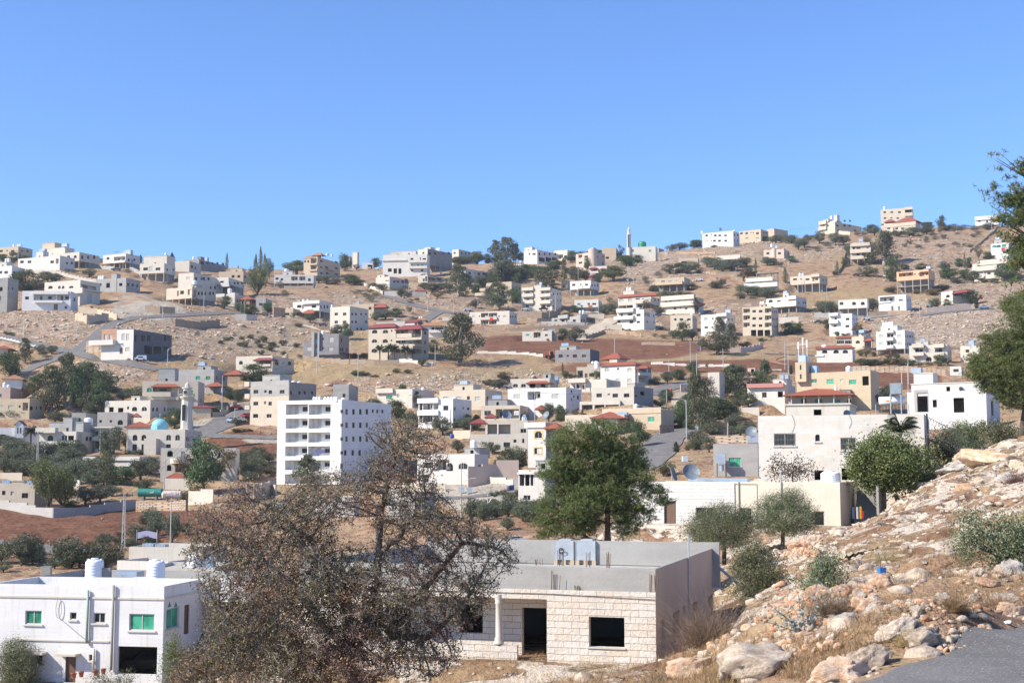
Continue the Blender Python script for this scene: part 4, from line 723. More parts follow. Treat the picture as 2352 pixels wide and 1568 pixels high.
    # the special pieces single houses have
    for xa, xb, ya, yb, mk in h.get('FB', []):
        a, b, c, d = rect(f.fp, xa, ya, xb, yb); a = max(a, -W); b = min(b, 0); m = MB()
        hs2 = [q for q in fh if q[0] < b and q[1] > a]; wall_holes(m, (0,-.05,0), FA, FI, a, b, c, d, hs2, 0, .05)
        m.face([(a,-.05,d),(b,-.05,d),(b,0,d),(a,0,d)]); m.face([(a,-.05,c),(a,0,c),(b,0,c),(b,-.05,c)]); m.obj('wall_facing', CUSTOM[mk](), root)
    if 'RT' in h:
        xc, r, y = h['RT']; x, z1 = f.fp(xc, y, .5); rr = r*TILE[t][2]*f.k; m = MB(); m.lathe([(rr,-1),(rr,z1),(rr*.9,z1),(0.01,z1-.1)], (x,.6,0), 20); m.obj('round_stair_tower', mats[0], root, False)
    if 'PG' in h:
        xa, xb, ya, yb = h['PG']; a, z1 = f.fp(xa, ya, 2); b, _ = f.fp(xb, ya, 2); m = MB(); m.box(a-.3, b+.3, 1.7, 6.3, z1-.25, z1); m.obj('pergola_slab', CONC, root)
        for i in range(4):
            for yy in (2, 5.7): x = a+.2+(b-a-.4)*i/3; m = MB(); m.box(x-.15, x+.15, yy, yy+.3, zd+.002, z1-.252); m.obj('column', CONC, root)
    for x in h.get('STUB', []):
        if x < h['x1']: a, z1 = f.fp(x, 283, 0); q = (a, .3)
        else: y, z1 = f.sp(x, 288); q = (-.5, min(y, T-.4))
        m = MB(); m.box(q[0]-.17, q[0]+.17, q[1]-.1, q[1]+.24, zd+.002, zt+1.9); m.obj('column_stub', CONC, root)
    if 'RB' in h:
        xc, r, ya, yb = h['RB']; x, z1 = f.fp(xc, ya); _, zb = f.fp(xc, yb); rr = r*TILE[t][2]*f.k; m = MB(); m.lathe([(rr,zb),(rr,z1),(rr-.15,z1),(rr-.15,zb+.2),(.01,zb+.2)], (x,.3-rr*.35,0), 24); m.obj('round_balcony', mats[0], root)
    for key in ('COLS', 'POST', 'COLO'):
        for x in h.get(key, []):
            if key == 'POST': a = f.fp(x, 400, -2.7)[0]; zz0, zz1 = f.fp(0, 442, -2.6)[1], f.fp(0, 350, -2.6)[1]; y = -2.6
            elif key == 'COLS': a = f.fp(x, 1150, -1.3)[0]; zz0, zz1 = 0, Hh-1.2; y = -1.3
            else: a, zz0 = f.fp(x, 1152); zz1 = f.fp(x, 1020)[1]; y = .14
            m = MB(); m.lathe([(.16,zz0),(.12,zz0+.1),(.12,zz1-.1),(.17,zz1)], (a,y,0), 10); m.obj('column', wallmat('w'), root)
    if 'COLO' in h: m = MB(); m.box(f.fp(950,0)[0]-.1, f.fp(1150,0)[0], -.4, -.004, f.fp(1000,1018)[1], f.fp(1000,998)[1]); m.obj('canopy', wallmat('w'), root)
    if 'GB' in h:
        xa, xb, ya, yb = h['GB']; a, b, c, d = rect(f.fp, xa, ya+30, xb, yb); m = MB(); m.box(a, b, -.8, 4, c, d); p = (a+b)/2
        m.face([(a,-.8,d),(b,-.8,d),(p,-.8,d+1.1)]); m.face([(a,4,d),(p,4,d+1.1),(b,4,d)]); m.obj('gabled_turret', mats[0], root)
        m = MB(); m.face([(a-.2,-1,d-.05),(p,-1,d+1.2),(p,4.2,d+1.2),(a-.2,4.2,d-.05)]); m.face([(b+.2,-1,d-.05),(b+.2,4.2,d-.05),(p,4.2,d+1.2),(p,-1,d+1.2)]); m.obj('tiled_roof', MAROON, root)
        m = MB()
        for i in (.3, .62): m.box(a+(b-a)*i, a+(b-a)*(i+.12), -.83, -.802, d-2.2, d-.7)
        m.obj('window', GLASS, root)
    if h.get('FIN'):
        for xa, xb, yt_, pj in ((1846, 1880, 265, .8), (1928, 1950, 268, .8)):
            a, _ = f.fp(xa, yt_, 0); b, z1 = f.fp(xb, yt_, 0); m = MB(); m.box(a, b, -pj, 4, -3, z1); m.obj('wall_fin', wallmat('l'), root)
        a, z1 = f.fp(1880, 290); b, _ = f.fp(1928, 290); m = MB(); m.box(a+.002, b-.002, .3, 5, -3, z1); m.obj('stair_shaft', wallmat('v'), root)
        for ya, yb in ((350, 418), (474, 540)):
            a, b, c, d = rect(f.fp, 1886, ya, 1916, yb); m = MB(); m.box(a, b, .24, .297, c, d); m.obj('window', BLUEG, root)
        a, z1 = f.fp(1728, 392); b, _ = f.fp(1846, 392); m = MB(); m.box(a, b-.002, .1, 9, -3, z1); m.obj('side_wing', wallmat('v'), root)
        a, b, c, d = rect(f.fp, 1778, 468, 1830, 512); m = MB(); m.box(a, b, .06, .097, c, d); m.obj('shutter', SHUT, root)
    if 'UP' in h:
        xa, xb, yt_, yb, Ls, Fs = h['UP']; a, _ = f.fp(xa, yt_); b, z1 = f.fp(xb, yt_); fh2 = []
        for l in Ls: q = rect(f.fp, *l[:4]); fh2.append((*q, l[4], False))
        for y, hh, ww, xs in Fs:
            for x in xs: q = rect(f.fp, x-ww/2, y-hh/2, x+ww/2, y+hh/2); fh2.append((*q, 0, False)); window_part(root, (0,.001,0), FA, FI, *q, '', near)
        m = MB(); wall_holes(m, (0,0,0), FA, FI, a, b, Hh+.002, z1, fh2); m.face([(b,0,Hh),(b,T-1,Hh),(b,T-1,z1),(b,0,z1)]); m.face([(a,0,Hh),(a,0,z1),(a,T-1,z1),(a,T-1,Hh)]); m.face([(a,0,z1),(b,0,z1),(b,T-1,z1),(a,T-1,z1)])
        m.obj('upper_wall', mats[0], root)
        for l in Ls:
            q = rect(f.fp, *l[:4]); m = MB(); m.box(q[0]-.12, q[0]+.12, -.1, .12, q[2], q[3]); m.obj('column', wallmat('w'), root)
        h['zdU'] = z1
    if 'HR' in h:
        xa, xb, ye, yp, back, dep = h['HR']; a = f.fp(xa, ye, back)[0]; b, ze = f.fp(xb, ye, back); zp = f.fp(xa, yp, back+3)[1]; m = MB(); hip_roof(m, a, b, back, back+dep, ze+.18, max(zp, ze+1.2), .3); m.obj('tiled_roof', RED, root)
    if 'ORL' in h:
        xa, xb, ya, yb = h['ORL']; a, b, c, d = rect(f.fp, xa, ya, xb, yb); m = MB(); m.box(a, b, -1.3, 3, c, d); m.obj('oriel_tower', mats[0], root)
        m = MB(); p = (a+b)/2
        for zz in (d-1.9, d-4.2): m.box(p-.2, p+.2, -1.33, -1.302, zz, zz+1.2)
        m.obj('window', GLASS, root)
        m = MB(); m.box(p-.9, p+1.1, -.6, 1.4, d+.1, d+1.8); o = m.obj('water_tank', TANKM); o.matrix_world = R4; tag(o, 'grey metal tank on top of the tan oriel tower', 'water tank', 'roof water tanks')
        m = MB()
        for dx, hh in ((-1.0, 5.2), (.2, 6.2), (1.3, 5.6)): m.tube((p+dx,0,d), (p+dx,0,d+hh), .09, .09, 6); m.box(p+dx-.17, p+dx+.17, -.15, .15, d+hh-1.8, d+hh+.1)
        m.tube((p-1,0,d+4.6), (p+1.3,0,d+4.6), .06, .06); o = m.obj('antenna_mast', plain('antenna_white', (.7,.7,.68), .5)); o.matrix_world = R4; tag(o, 'cluster of mobile phone antennas above the tan oriel tower', 'antenna')
    for i, dd in enumerate(h.get('DI', [])):
        off = 1.5; x, z = f.fp(dd[0], dd[1], off); rr = dd[2] if len(dd) > 2 else .7
        zz = h.get('zdU', zd); dish(R4 @ Vector((x, off, zz)), rr, .5 if i == 0 else -.9, 'satellite dish %son %s' % ('' if i == 0 else 'turned left ', h['nick']))
    if 'sg' in h:
        xc, yc, ww, hh = h['sg']; a, b, c, d = rect(f.fp, xc-ww/2, yc-hh/2, xc+ww/2, yc+hh/2); m = MB(); m.box(a, b, -.12, -.02, c, d, 0); m.box(a+.15, b-.15, -.14, -.122, c+(d-c)*.4, c+(d-c)*.55, 1); m.box(a+.15, b-.6, -.14, -.122, c+(d-c)*.2, c+(d-c)*.28, 2)
        o = m.obj('sign', [plain('sign_white', (.75,.77,.8)), plain('sign_red', (.5,.08,.08)), plain('sign_blue', (.1,.15,.4))]); o.matrix_world = R4; tag(o, 'white signboard with red stripe on tan porch house', 'sign')
    if 'sc' in h and h.get('FB') and 'pink' in str(h['FB']):
        a, b, c, d = rect(f.fp, 1604, 247, 1656, 266); a2, b2, c2, d2 = rect(f.fp, 1604, 267, 1656, 282); m = MB(); m.box(a, b, -.08, -.004, c, d, 0); m.box(a2, b2, -.08, -.004, c2, d2, 1)
        o = m.obj('sign', [plain('sign_blue2', (.06,.12,.45)), plain('sign_yellow', (.6,.6,.15))]); o.matrix_world = R4; tag(o, 'small blue and yellow shop sign above the brown door', 'sign')
    h['root'] = root
# ---------------------------------------------------------------- terrain surface
XX = TXA[None, :]*DA[:, None]; YY = np.repeat(DA[:, None], NX, 1)
UU = UC+TXA[None, :]*F+0*YY; VV = VC-F*np.tan(np.arctan(RT)-PITCH)
ROADS = [  # (points in the photograph, width in metres, label)
 ('G', [(0,160),(300,225),(620,300),(860,345),(1060,385),(1250,430),(1500,490),(1800,548),(2130,606)], 5.5, 'asphalt road'),
 ('G', [(1000,372),(1120,300),(1230,215),(1350,120),(1480,-10),(1640,-60),(1800,-100),(2100,-115),(2300,-120),(2700,-145),(3150,-175),(3500,-150)], 6.0, 'asphalt road'),
 ('G', [(900,370),(760,470),(600,520),(440,560),(300,640)], 5.0, 'asphalt road'),
 ('V', [(585,930),(560,945),(530,962),(500,980),(470,995),(430,1003)], 8.5, 'asphalt road'),
 ('V', [(455,999),(520,1003),(580,1004),(640,1006)], 5.0, 'asphalt road'),
 ('V', [(1440,1085),(1475,1072),(1500,1050),(1512,1030),(1530,1005),(1555,988),(1590,978),(1640,975)], 8.5, 'asphalt road'),
 ('V', [(1480,908),(1510,898),(1545,887),(1575,882),(1600,876)], 7.5, 'asphalt road'),
 ('C', [(400,950),(520,962),(640,1000),(760,1045),(900,1085),(1020,1118),(1150,1146),(1280,1170),(1420,1190),(1600,1200)], 5.5, 'asphalt road'),
 ('C', [(1210,1160),(1120,1205),(1030,1262),(960,1300)], 5.5, 'asphalt road'),
 ('J', [(1060,540),(1130,500),(1200,450),(1290,395),(1370,335),(1450,285),(1540,250)], 8.0, 'pale dirt track'),
 ('Y', [(-300,430),(0,455),(250,478),(450,508),(700,545),(900,590)], 5.5, 'asphalt road'),
 ('P', [(-250,1330),(0,1300),(250,1310),(430,1290),(600,1262),(760,1240),(940,1222)], 5.5, 'asphalt road'),
 ('B', [(1720,1345),(1950,1410),(2080,1445)], 3.0, 'pale dirt track'),
 ('L', [(850,365),(700,345),(400,395),(250,410)], 4.0, 'grey gravel track'),
 ('L', [(950,375),(1300,330),(1650,290),(1950,285)], 4.5, 'asphalt road'),
 ('K', [(1200,890),(1500,900),(1850,915)], 3.5, 'asphalt road'),
 ('K', [(1450,925),(1320,950),(1270,985),(1330,1020),(1500,1045)], 3.0, 'red dirt track')]
def clean(pts):
    out = []
    for p in pts:
        if not out or (p-out[-1]).length > 1.5: out.append(p)
    return out
RP = []
for t, pts, wd, lb in ROADS:
    P = [at(*px(t, *p)) for p in pts]
    for i in range(1, len(P)-1):       # even out jumps in distance
        P[i].x = (P[i-1].x+2*P[i].x+P[i+1].x)/4; P[i].y = (P[i-1].y+2*P[i].y+P[i+1].y)/4
    dense = []
    for i in range(len(P)-1):
        n = max(2, int((P[i+1]-P[i]).length/2.0))
        a = P[max(i-1,0)]; b = P[i]; c = P[i+1]; d = P[min(i+2,len(P)-1)]
        for k in range(n):
            s = k/n; dense.append(.5*((2*b)+(c-a)*s+(2*a-5*b+4*c-d)*s*s+(3*b-a-3*c+d)*s**3))
    dense.append(P[-1]); RP.append((dense, wd, lb))
NR0 = Vector((4.3,17.0,0)); NR1 = Vector((8.3,22.0,0)); nrd = (NR1-NR0).normalized(); nrn = Vector((nrd.y,-nrd.x,0))
def neardist(X, Y): return (X-NR0.x)*nrn.x+(Y-NR0.y)*nrn.y      # >0 on the near road's side
rdist = np.full(XX.shape, 99.0)
for dense, wd, lb in RP:
    xs = np.array([p.x for p in dense]); ys = np.array([p.y for p in dense])
    m = (XX > xs.min()-14) & (XX < xs.max()+14) & (YY > ys.min()-14) & (YY < ys.max()+14)
    if not m.any(): continue
    X_, Y_ = XX[m], YY[m]; d = np.full(X_.shape, 99.0)
    for i in range(0, len(xs), 1): d = np.minimum(d, (X_-xs[i])**2+(Y_-ys[i])**2)
    rdist[m] = np.minimum(rdist[m], np.sqrt(d)-wd/2)
nd_ = neardist(XX, YY); nearroad = (nd_ > -1.2) & (nd_ < 9) & (YY < 60)
# zones: centre, radii in the photograph, kind, weight
ZN = [(430,770,330,55,'k',.9),(1120,705,130,35,'k',.8),(2180,745,190,55,'k',1.3),(2170,600,200,60,'k',.8),(1510,610,110,45,'k',1.1),(1790,575,200,28,'k',.9),(1120,690,110,30,'k',.7),
 (900,690,150,30,'k',.8),(250,850,90,32,'k',1.0),(110,745,150,38,'k',1.0),(1100,885,320,28,'k',.7),(2150,1200,330,160,'k',.35),(1850,1440,300,100,'k',.8),(1370,745,160,16,'k',1.0),(1750,720,260,24,'k',.7),(2300,640,120,60,'k',.9),(660,720,120,40,'k',.8),
 (2150,1090,170,70,'k',.9),(560,700,120,30,'k',.5),
 (1370,800,260,22,'r',1.0),(1230,785,120,18,'r',1.0),(1700,842,330,14,'r',1.0),(200,1200,300,40,'r',1.2),(560,1020,90,28,'r',1.2),(2070,870,90,26,'r',1.2),(1370,845,110,12,'r',.7),(520,1190,120,22,'r',.6),(1150,1200,160,40,'r',.5),(1950,640,160,40,'r',.35),
 (2000,1230,250,120,'r',.35),(1750,1440,200,90,'r',.25),
 (330,715,90,22,'p',.8),(1060,1120,180,22,'p',.9),(620,1010,60,10,'p',.8),(470,985,40,20,'p',.9),(1100,1150,90,20,'p',.9),(2050,1260,200,60,'p',.15),(300,690,60,20,'p',.5),
 (650,850,250,25,'g',.8),(1250,865,260,22,'g',.8),(1500,822,330,10,'g',.7),(700,780,220,30,'g',.5),(2000,690,200,25,'g',.4)]
Z = {k: np.zeros(XX.shape) for k in 'krpg'}; KMAT = 1
for u, v, ru, rv, kd, wt in ZN:
    q = ((UU-u)/ru)**2+((VV-v)/rv)**2; Z[kd] = np.maximum(Z[kd], wt*sstep(1.5-q*.9)) if kd != 'k' else np.maximum(Z[kd], wt*sstep(1.4-q*.8))
rough_amp = np.clip(YY/150, .12, 1)
fieldm = np.clip(Z['r']*1.2, 0, 1)*(YY > 100)
nz = fbm(XX/26, YY/26, 5, 3)*3.2*rough_amp+fbm(XX/5, YY/5, 4, 9)*(1.1*rough_amp+.15)*(1-.8*fieldm)
nslab = sstep((fbm(XX/3.2, YY/2.2, 4, 31)+.02)/.10)*.40*(YY < 125)*np.clip((YY-26)/20, 0, 1)
ledge = nslab+(np.abs((YY/9+fbm(XX/30, YY/30, 3, 5)*3) % 1-.5)*2)**2*.7*Z['k']*rough_amp
nz = nz+ledge
flat = sstep(rdist/5)*np.where(nearroad, 0, 1)*sstep((-nd_-1.0)/2.5+np.where(nd_ > 9, 1, 0))
flat = np.where(YY < 60, flat, sstep(rdist/5))
ZF = ZB+nz*flat
for wx_, wy_, rr_m, hm in ((1000,800,2.4,.45),(820,820,1.6,.30),(1250,780,1.5,.22),(1500,900,1.6,.35),(1780,830,2.0,.35),(560,960,1.6,.3),(900,330,4,.35),(1120,300,3,.2),(2150,620,2.5,.5)):
    pm = at(*px('W', wx_, wy_)); ZF = ZF+hm*np.exp(-(((XX-pm.x)/rr_m)**2+((YY-pm.y)/(rr_m*.8))**2))*(YY < 120)
nrk = sstep((nd_+1.0)/1.0)*sstep((10.5-nd_)/1.5)*(YY < 70); ZF = ZF*(1-nrk)+(-2.65)*nrk
pool = np.where((nd_ > -.4) & (nd_ < 9) & (YY < 45), 1.0, 0)
for (Px, Py, Pz, wx, wy, nx_, ny_, W_, T_, bl) in sorted(PADS, key=lambda p: -p[1]):
    m = (np.abs(XX-Px) < W_+T_+bl+4) & (np.abs(YY-Py) < W_+T_+bl+4)
    X_, Y_ = XX[m]-Px, YY[m]-Py; lx = X_*wx+Y_*wy; ly = X_*nx_+Y_*ny_
    dx = np.maximum(np.maximum(-W_-.6-lx, lx-.6), 0); dy = np.maximum(np.maximum(-.6-ly, ly-T_-.6), 0)
    d = np.hypot(dx, dy); kf = 1-sstep(d/bl); z = ZF[m]; ZF[m] = z+(Pz-.05-z)*kf*(1-nrk[m])
rock_dis = np.where(ZF == ZF, 1, 0)
padm = np.zeros(XX.shape)
for (Px, Py, Pz, wx, wy, nx_, ny_, W_, T_, bl) in PADS:
    m = (np.abs(XX-Px) < W_+T_+4) & (np.abs(YY-Py) < W_+T_+4); X_, Y_ = XX[m]-Px, YY[m]-Py; lx = X_*wx+Y_*wy; ly = X_*nx_+Y_*ny_
    padm[m] = np.maximum(padm[m], (lx > -W_-1) & (lx < 1) & (ly > -1) & (ly < T_+1))
# far side of the ridge and the ground beyond it
extraD = [930, 1000, 1150, 1400, 1900, 2800, 4200]; rows = [ZF]
xr, yr = [XX], [YY]
for i, D in enumerate(extraD):
    drop = [3, 12, 30, 60, 90, 110, 120][i]
    rows.append((ZF[-1]-drop)[None, :]); xr.append((TXA*D)[None, :]); yr.append(np.full((1, NX), D))
V3 = np.stack([np.concatenate(xr), np.concatenate(yr), np.concatenate(rows)], -1); NDT = V3.shape[0]
idx = np.arange(NDT*NX).reshape(NDT, NX)
Q = np.stack([idx[:-1,:-1], idx[:-1,1:], idx[1:,1:], idx[1:,:-1]], -1).reshape(-1, 4)
def groundmat():
    m = bpy.data.materials.new('hillside_ground'); t, n, l, b = nodes(m)
    at1 = n.new('ShaderNodeAttribute'); at1.attribute_name = 'zone'; sp = n.new('ShaderNodeSeparateColor'); l.new(at1.outputs['Color'], sp.inputs[0])
    K, R_, G_, A_ = sp.outputs[0], sp.outputs[1], sp.outputs[2], at1.outputs['Alpha']
    co = coords(t); big = noise(t, co, .035, 4, .6); mid = noise(t, co, .22, 5, .65); fin = noise(t, co, 1.3, 6, .7); vf = noise(t, co, 6.0, 4, .7)
    soil = ramp(t, math_(t, 'MULTIPLY_ADD', mid, .75, math_(t, 'MULTIPLY', fin, .25)), [(.38, (.18,.10,.06)), (.46, (.30,.185,.115)), (.55, (.41,.275,.175)), (.66, (.51,.38,.26))])
    grass = ramp(t, fin, [(.33, (.19,.13,.07)), (.5, (.33,.235,.125)), (.66, (.45,.34,.20))])
    gm = ramp(t, math_(t, 'ADD', math_(t, 'MULTIPLY', big, .5), math_(t, 'ADD', math_(t, 'MULTIPLY', mid, .5), math_(t, 'MULTIPLY', G_, .30))), [(.46, (0,0,0)), (.60, (1,1,1))])
    c = mixc(t, gm, soil, grass)
    red = ramp(t, math_(t, 'MULTIPLY_ADD', fin, .6, math_(t, 'MULTIPLY', mid, .4)), [(.38, (.115,.050,.030)), (.55, (.215,.105,.062)), (.7, (.33,.20,.13))])
    rm = math_(t, 'MULTIPLY', R_, 1.0)
    c = mixc(t, ramp(t, math_(t, 'ADD', rm, math_(t, 'MULTIPLY', math_(t, 'SUBTRACT', mid, .5), .8)), [(.35, (0,0,0)), (.75, (1,1,1))]), c, red)
    vo = n.new('ShaderNodeTexVoronoi'); vo.feature = 'F1'; vo.inputs['Scale'].default_value = .85; l.new(coords(t, 'Object', (1,1,2)), vo.inputs['Vector'])
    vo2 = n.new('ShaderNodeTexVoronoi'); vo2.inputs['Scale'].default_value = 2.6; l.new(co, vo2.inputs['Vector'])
    rk = noise(t, coords(t, 'Object', (.30,.5,.5)), 1.0, 6, .72, .4)
    rthr = math_(t, 'ADD', math_(t, 'MULTIPLY', K, .115), math_(t, 'ADD', rk, math_(t, 'MULTIPLY', math_(t, 'SUBTRACT', vf, .5), .10)))
    rthr = math_(t, 'SUBTRACT', rthr, math_(t, 'MULTIPLY', vo.outputs['Distance'], .12))
    rmask = ramp(t, rthr, [(.535, (0,0,0)), (.575, (1,1,1))])
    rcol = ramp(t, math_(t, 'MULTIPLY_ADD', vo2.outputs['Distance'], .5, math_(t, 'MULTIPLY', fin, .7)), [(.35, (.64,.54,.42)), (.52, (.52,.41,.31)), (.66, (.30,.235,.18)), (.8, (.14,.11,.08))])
    at2 = n.new('ShaderNodeAttribute'); at2.attribute_name = 'near'
    nk = noise(t, coords(t, 'Object', (.33,.55,1.1)), 1.0, 5, .58, .8); slab = ramp(t, math_(t, 'ADD', nk, math_(t, 'MULTIPLY', math_(t, 'SUBTRACT', fin, .5), .14)), [(.49, (0,0,0)), (.52, (1,1,1))])
    slab = math_(t, 'MULTIPLY', slab, at2.outputs['Fac']); rmask = math_(t, 'MAXIMUM', rmask, slab)
    for sc_, cov, kc in ((1.05, .24, .55), (.42, .12, .45), (.2, .05, .30)):
        v_ = n.new('ShaderNodeTexVoronoi'); v_.inputs['Scale'].default_value = sc_; mp = n.new('ShaderNodeVectorMath'); mp.operation = 'MULTIPLY_ADD'; nn_ = n.new('ShaderNodeTexNoise'); nn_.inputs['Scale'].default_value = sc_*2.5; l.new(co, nn_.inputs['Vector'])
        l.new(nn_.outputs['Color'], mp.inputs[0]); mp.inputs[1].default_value = (.9/sc_,)*3; l.new(coords(t, 'Object', (.8,1,1.6)), mp.inputs[2]); l.new(mp.outputs[0], v_.inputs['Vector'])
        sr = n.new('ShaderNodeSeparateColor'); l.new(v_.outputs['Color'], sr.inputs[0])
        on = math_(t, 'LESS_THAN', sr.outputs[0], math_(t, 'MULTIPLY', math_(t, 'MULTIPLY_ADD', K, kc, cov), math_(t, 'MULTIPLY_ADD', mid, 3.2, -.7)))
        st_ = math_(t, 'MULTIPLY', on, ramp(t, v_.outputs['Distance'], [(.30, (1,1,1)), (.46, (0,0,0))])); rmask = math_(t, 'MAXIMUM', rmask, st_)
    nored = math_(t, 'SUBTRACT', 1.0, math_(t, 'MULTIPLY', R_, .9))
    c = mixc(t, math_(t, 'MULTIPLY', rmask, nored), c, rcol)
    c = mixc(t, math_(t, 'MULTIPLY', slab, .85), c, ramp(t, math_(t, 'MULTIPLY_ADD', fin, .6, math_(t, 'MULTIPLY', vf, .4)), [(.36, (.30,.235,.17)), (.48, (.56,.475,.375)), (.62, (.70,.62,.51))]))
    pale = ramp(t, fin, [(.35, (.33,.28,.22)), (.65, (.50,.44,.35))])
    c = mixc(t, ramp(t, math_(t, 'ADD', A_, math_(t, 'MULTIPLY', math_(t, 'SUBTRACT', mid, .5), .6)), [(.4, (0,0,0)), (.7, (1,1,1))]), c, pale)
    c = mixc(t, .35, c, vf, 'OVERLAY')
    l.new(c, b.inputs['Base Color']); b.inputs['Roughness'].default_value = 1; b.inputs['Specular IOR Level'].default_value = .1
    hh = math_(t, 'ADD', math_(t, 'MULTIPLY', fin, .8), math_(t, 'ADD', math_(t, 'MULTIPLY', rmask, .8), math_(t, 'MULTIPLY', vf, .25)))
    bump(t, hh, .9, .45, b); return m
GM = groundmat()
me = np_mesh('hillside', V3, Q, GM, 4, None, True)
ca = me.color_attributes.new('zone', 'FLOAT_COLOR', 'POINT')
nearm = (1-np.clip((YY-115)/40, 0, 1))*np.clip((YY-30)/25, 0, 1)
def padrows(a): return np.concatenate([a, np.repeat(a[-1:], len(extraD), 0)])
gravel = np.clip(Z['p'], 0, 1); gravel = np.maximum(gravel, .45*(1-sstep(rdist/2.5)))
zc = np.stack([padrows(np.clip(Z['k'], 0, 1.3)*np.clip((YY-70)/120, 0, 1)-.35*(1-np.clip((YY-50)/100, 0, 1))), padrows(np.clip(Z['r'], 0, 1)), padrows(np.clip(Z['g'], 0, 1)), padrows(gravel)], -1).astype(np.float32)
ca.data.foreach_set('color', zc.ravel()); na = me.attributes.new('near', 'FLOAT', 'POINT'); na.data.foreach_set('value', padrows(nearm).astype(np.float32).ravel()); hill = struct(newobj('hillside', me))
# ---------------------------------------------------------------- roads
def asphalt(key, rgb):
    m = bpy.data.materials.new(key); t, n, l, b = nodes(m); co = coords(t)
    f = noise(t, co, 22, 5, .85); g = noise(t, co, .5, 4)
    c = ramp(t, g, [(.35, tuple(x*.8 for x in rgb)), (.65, tuple(x*1.15 for x in rgb))]); c = mixc(t, .9, c, f, 'OVERLAY')
    vo = n.new('ShaderNodeTexVoronoi'); vo.inputs['Scale'].default_value = 16; l.new(co, vo.inputs['Vector'])
    c = mixc(t, ramp(t, vo.outputs['Distance'], [(.12, (.9,.9,.9)), (.26, (0,0,0))]), c, (.42,.39,.35))
    l.new(c, b.inputs['Base Color']); b.inputs['Roughness'].default_value = .95; b.inputs['Specular IOR Level'].default_value = .2; bump(t, f, .6, .02, b); return m
ASPH = asphalt('asphalt', (.165,.155,.145)); DIRT = asphalt('dirt_track', (.47,.39,.29)); GRAV = asphalt('gravel', (.24,.23,.21)); REDD = asphalt('red_dirt', (.30,.16,.09))
for dense, wd, lb in RP:
    mb = MB(); prev = None; n = 5
    for i, p in enumerate(dense):
        a = dense[max(i-1, 0)]; b = dense[min(i+1, len(dense)-1)]; d = Vector((b.x-a.x, b.y-a.y, 0))
        if d.length < 1e-4: continue
        d.normalize(); s = Vector((d.y, -d.x, 0)); row = []
        for j in range(n+1):
            q = p+s*(wd*(j/n-.5)*(1+.05*math.sin(i*.7))); row.append((q.x, q.y, gz(q.x, q.y)+.07+p.y*.0003))
        if prev:
            for j in range(n): mb.face([prev[j], row[j], row[j+1], prev[j+1]])
        prev = row
    nm = 'road' if 'road' in lb else 'path'
    struct(mb.obj(nm, ASPH if 'asphalt' in lb else (GRAV if 'gravel' in lb else (REDD if 'red' in lb else DIRT)), None, True))
mb = MB(); prev = None
for i in range(-30, 90):
    c = NR0+nrd*(i*.6); row = []
    for j in range(9):
        q = c+nrn*(j*.95-.35+ (.12*math.sin(i*1.3)+.1*math.sin(i*.41+1) if j == 0 else 0)); 
        if q.y < 5.2: row = None; break
        row.append((q.x, q.y, gz(q.x, q.y)+.03))
    if prev and row:
        for j in range(8): mb.face([prev[j], row[j], row[j+1], prev[j+1]])
    prev = row
struct(mb.obj('road', ASPH, None, True))
# ---------------------------------------------------------------- loose stones spread over the slopes
def rockmat(key, stops):
    m = bpy.data.materials.new(key); t, n, l, b = nodes(m); co = coords(t); oi = n.new('ShaderNodeObjectInfo')
    f = noise(t, co, 3.0, 6, .7); g = noise(t, co, .9, 3)
    c = ramp(t, math_(t, 'ADD', math_(t, 'MULTIPLY_ADD', f, .65, math_(t, 'MULTIPLY', g, .35)), math_(t, 'MULTIPLY', math_(t, 'SUBTRACT', oi.outputs['Random'], .5), .12)), stops)
    c = mixc(t, .3, c, noise(t, co, 18, 4, .7), 'OVERLAY'); l.new(c, b.inputs['Base Color']); b.inputs['Roughness'].default_value = .95
    bump(t, math_(t, 'MULTIPLY_ADD', f, 1.0, math_(t, 'MULTIPLY', noise(t, co, 14, 5, .75), .35)), .8, .12, b); return m
ROCK = rockmat('limestone', [(.33, (.20,.145,.10)), (.45, (.47,.37,.275)), (.58, (.68,.58,.46))])
ROCKO = rockmat('orange_limestone', [(.36, (.30,.13,.06)), (.47, (.58,.36,.22)), (.60, (.74,.57,.42))])
ROCKG = rockmat('grey_limestone', [(.34, (.19,.16,.13)), (.48, (.46,.41,.345)), (.62, (.66,.60,.51))])
def ico(sub):
    bpy_m = bpy.data.meshes.new('i'); import bmesh; bm = bmesh.new(); bmesh.ops.create_icosphere(bm, subdivisions=sub, radius=1)
    V = np.array([v.co[:] for v in bm.verts]); Fc = np.array([[v.index for v in f.verts] for f in bm.faces]); bm.free(); bpy.data.meshes.remove(bpy_m); return V, Fc
IV, IF = ico(1)
nr = 130000; ii = RS.randint(0, NX, nr); uu_ = RS.rand(nr)
jj = (np.clip(RS.rand(nr), 0, 1)**.55*(ND-1)).astype(int)
keep = (padm[jj, ii] < .5) & (rdist[jj, ii] > .6) & (DA[jj] > 60) & (RS.rand(nr) < np.clip(.05+Z['k'][jj, ii]*.9-Z['r'][jj, ii]*.8*(DA[jj] > 130), .03, 1))
ii, jj = ii[keep], jj[keep]; nr = len(ii)
sz = (.12+.50*RS.rand(nr)**3.0)*np.clip(DA[jj]/280, .35, 1.4)*np.where(Z['k'][jj, ii] > .2, 1, .5)
cx = XX[jj, ii]+RS.uniform(-.9, .9, nr)*DA[jj]/300; cy = YY[jj, ii]+RS.uniform(-1.2, 1.2, nr)*DA[jj]/300; cz = ZF[jj, ii]
ang = RS.rand(nr)*6.28; sc3 = np.stack([sz*RS.uniform(.9, 1.9, nr), sz*RS.uniform(.7, 1.2, nr), sz*RS.uniform(.45, .8, nr)], -1)
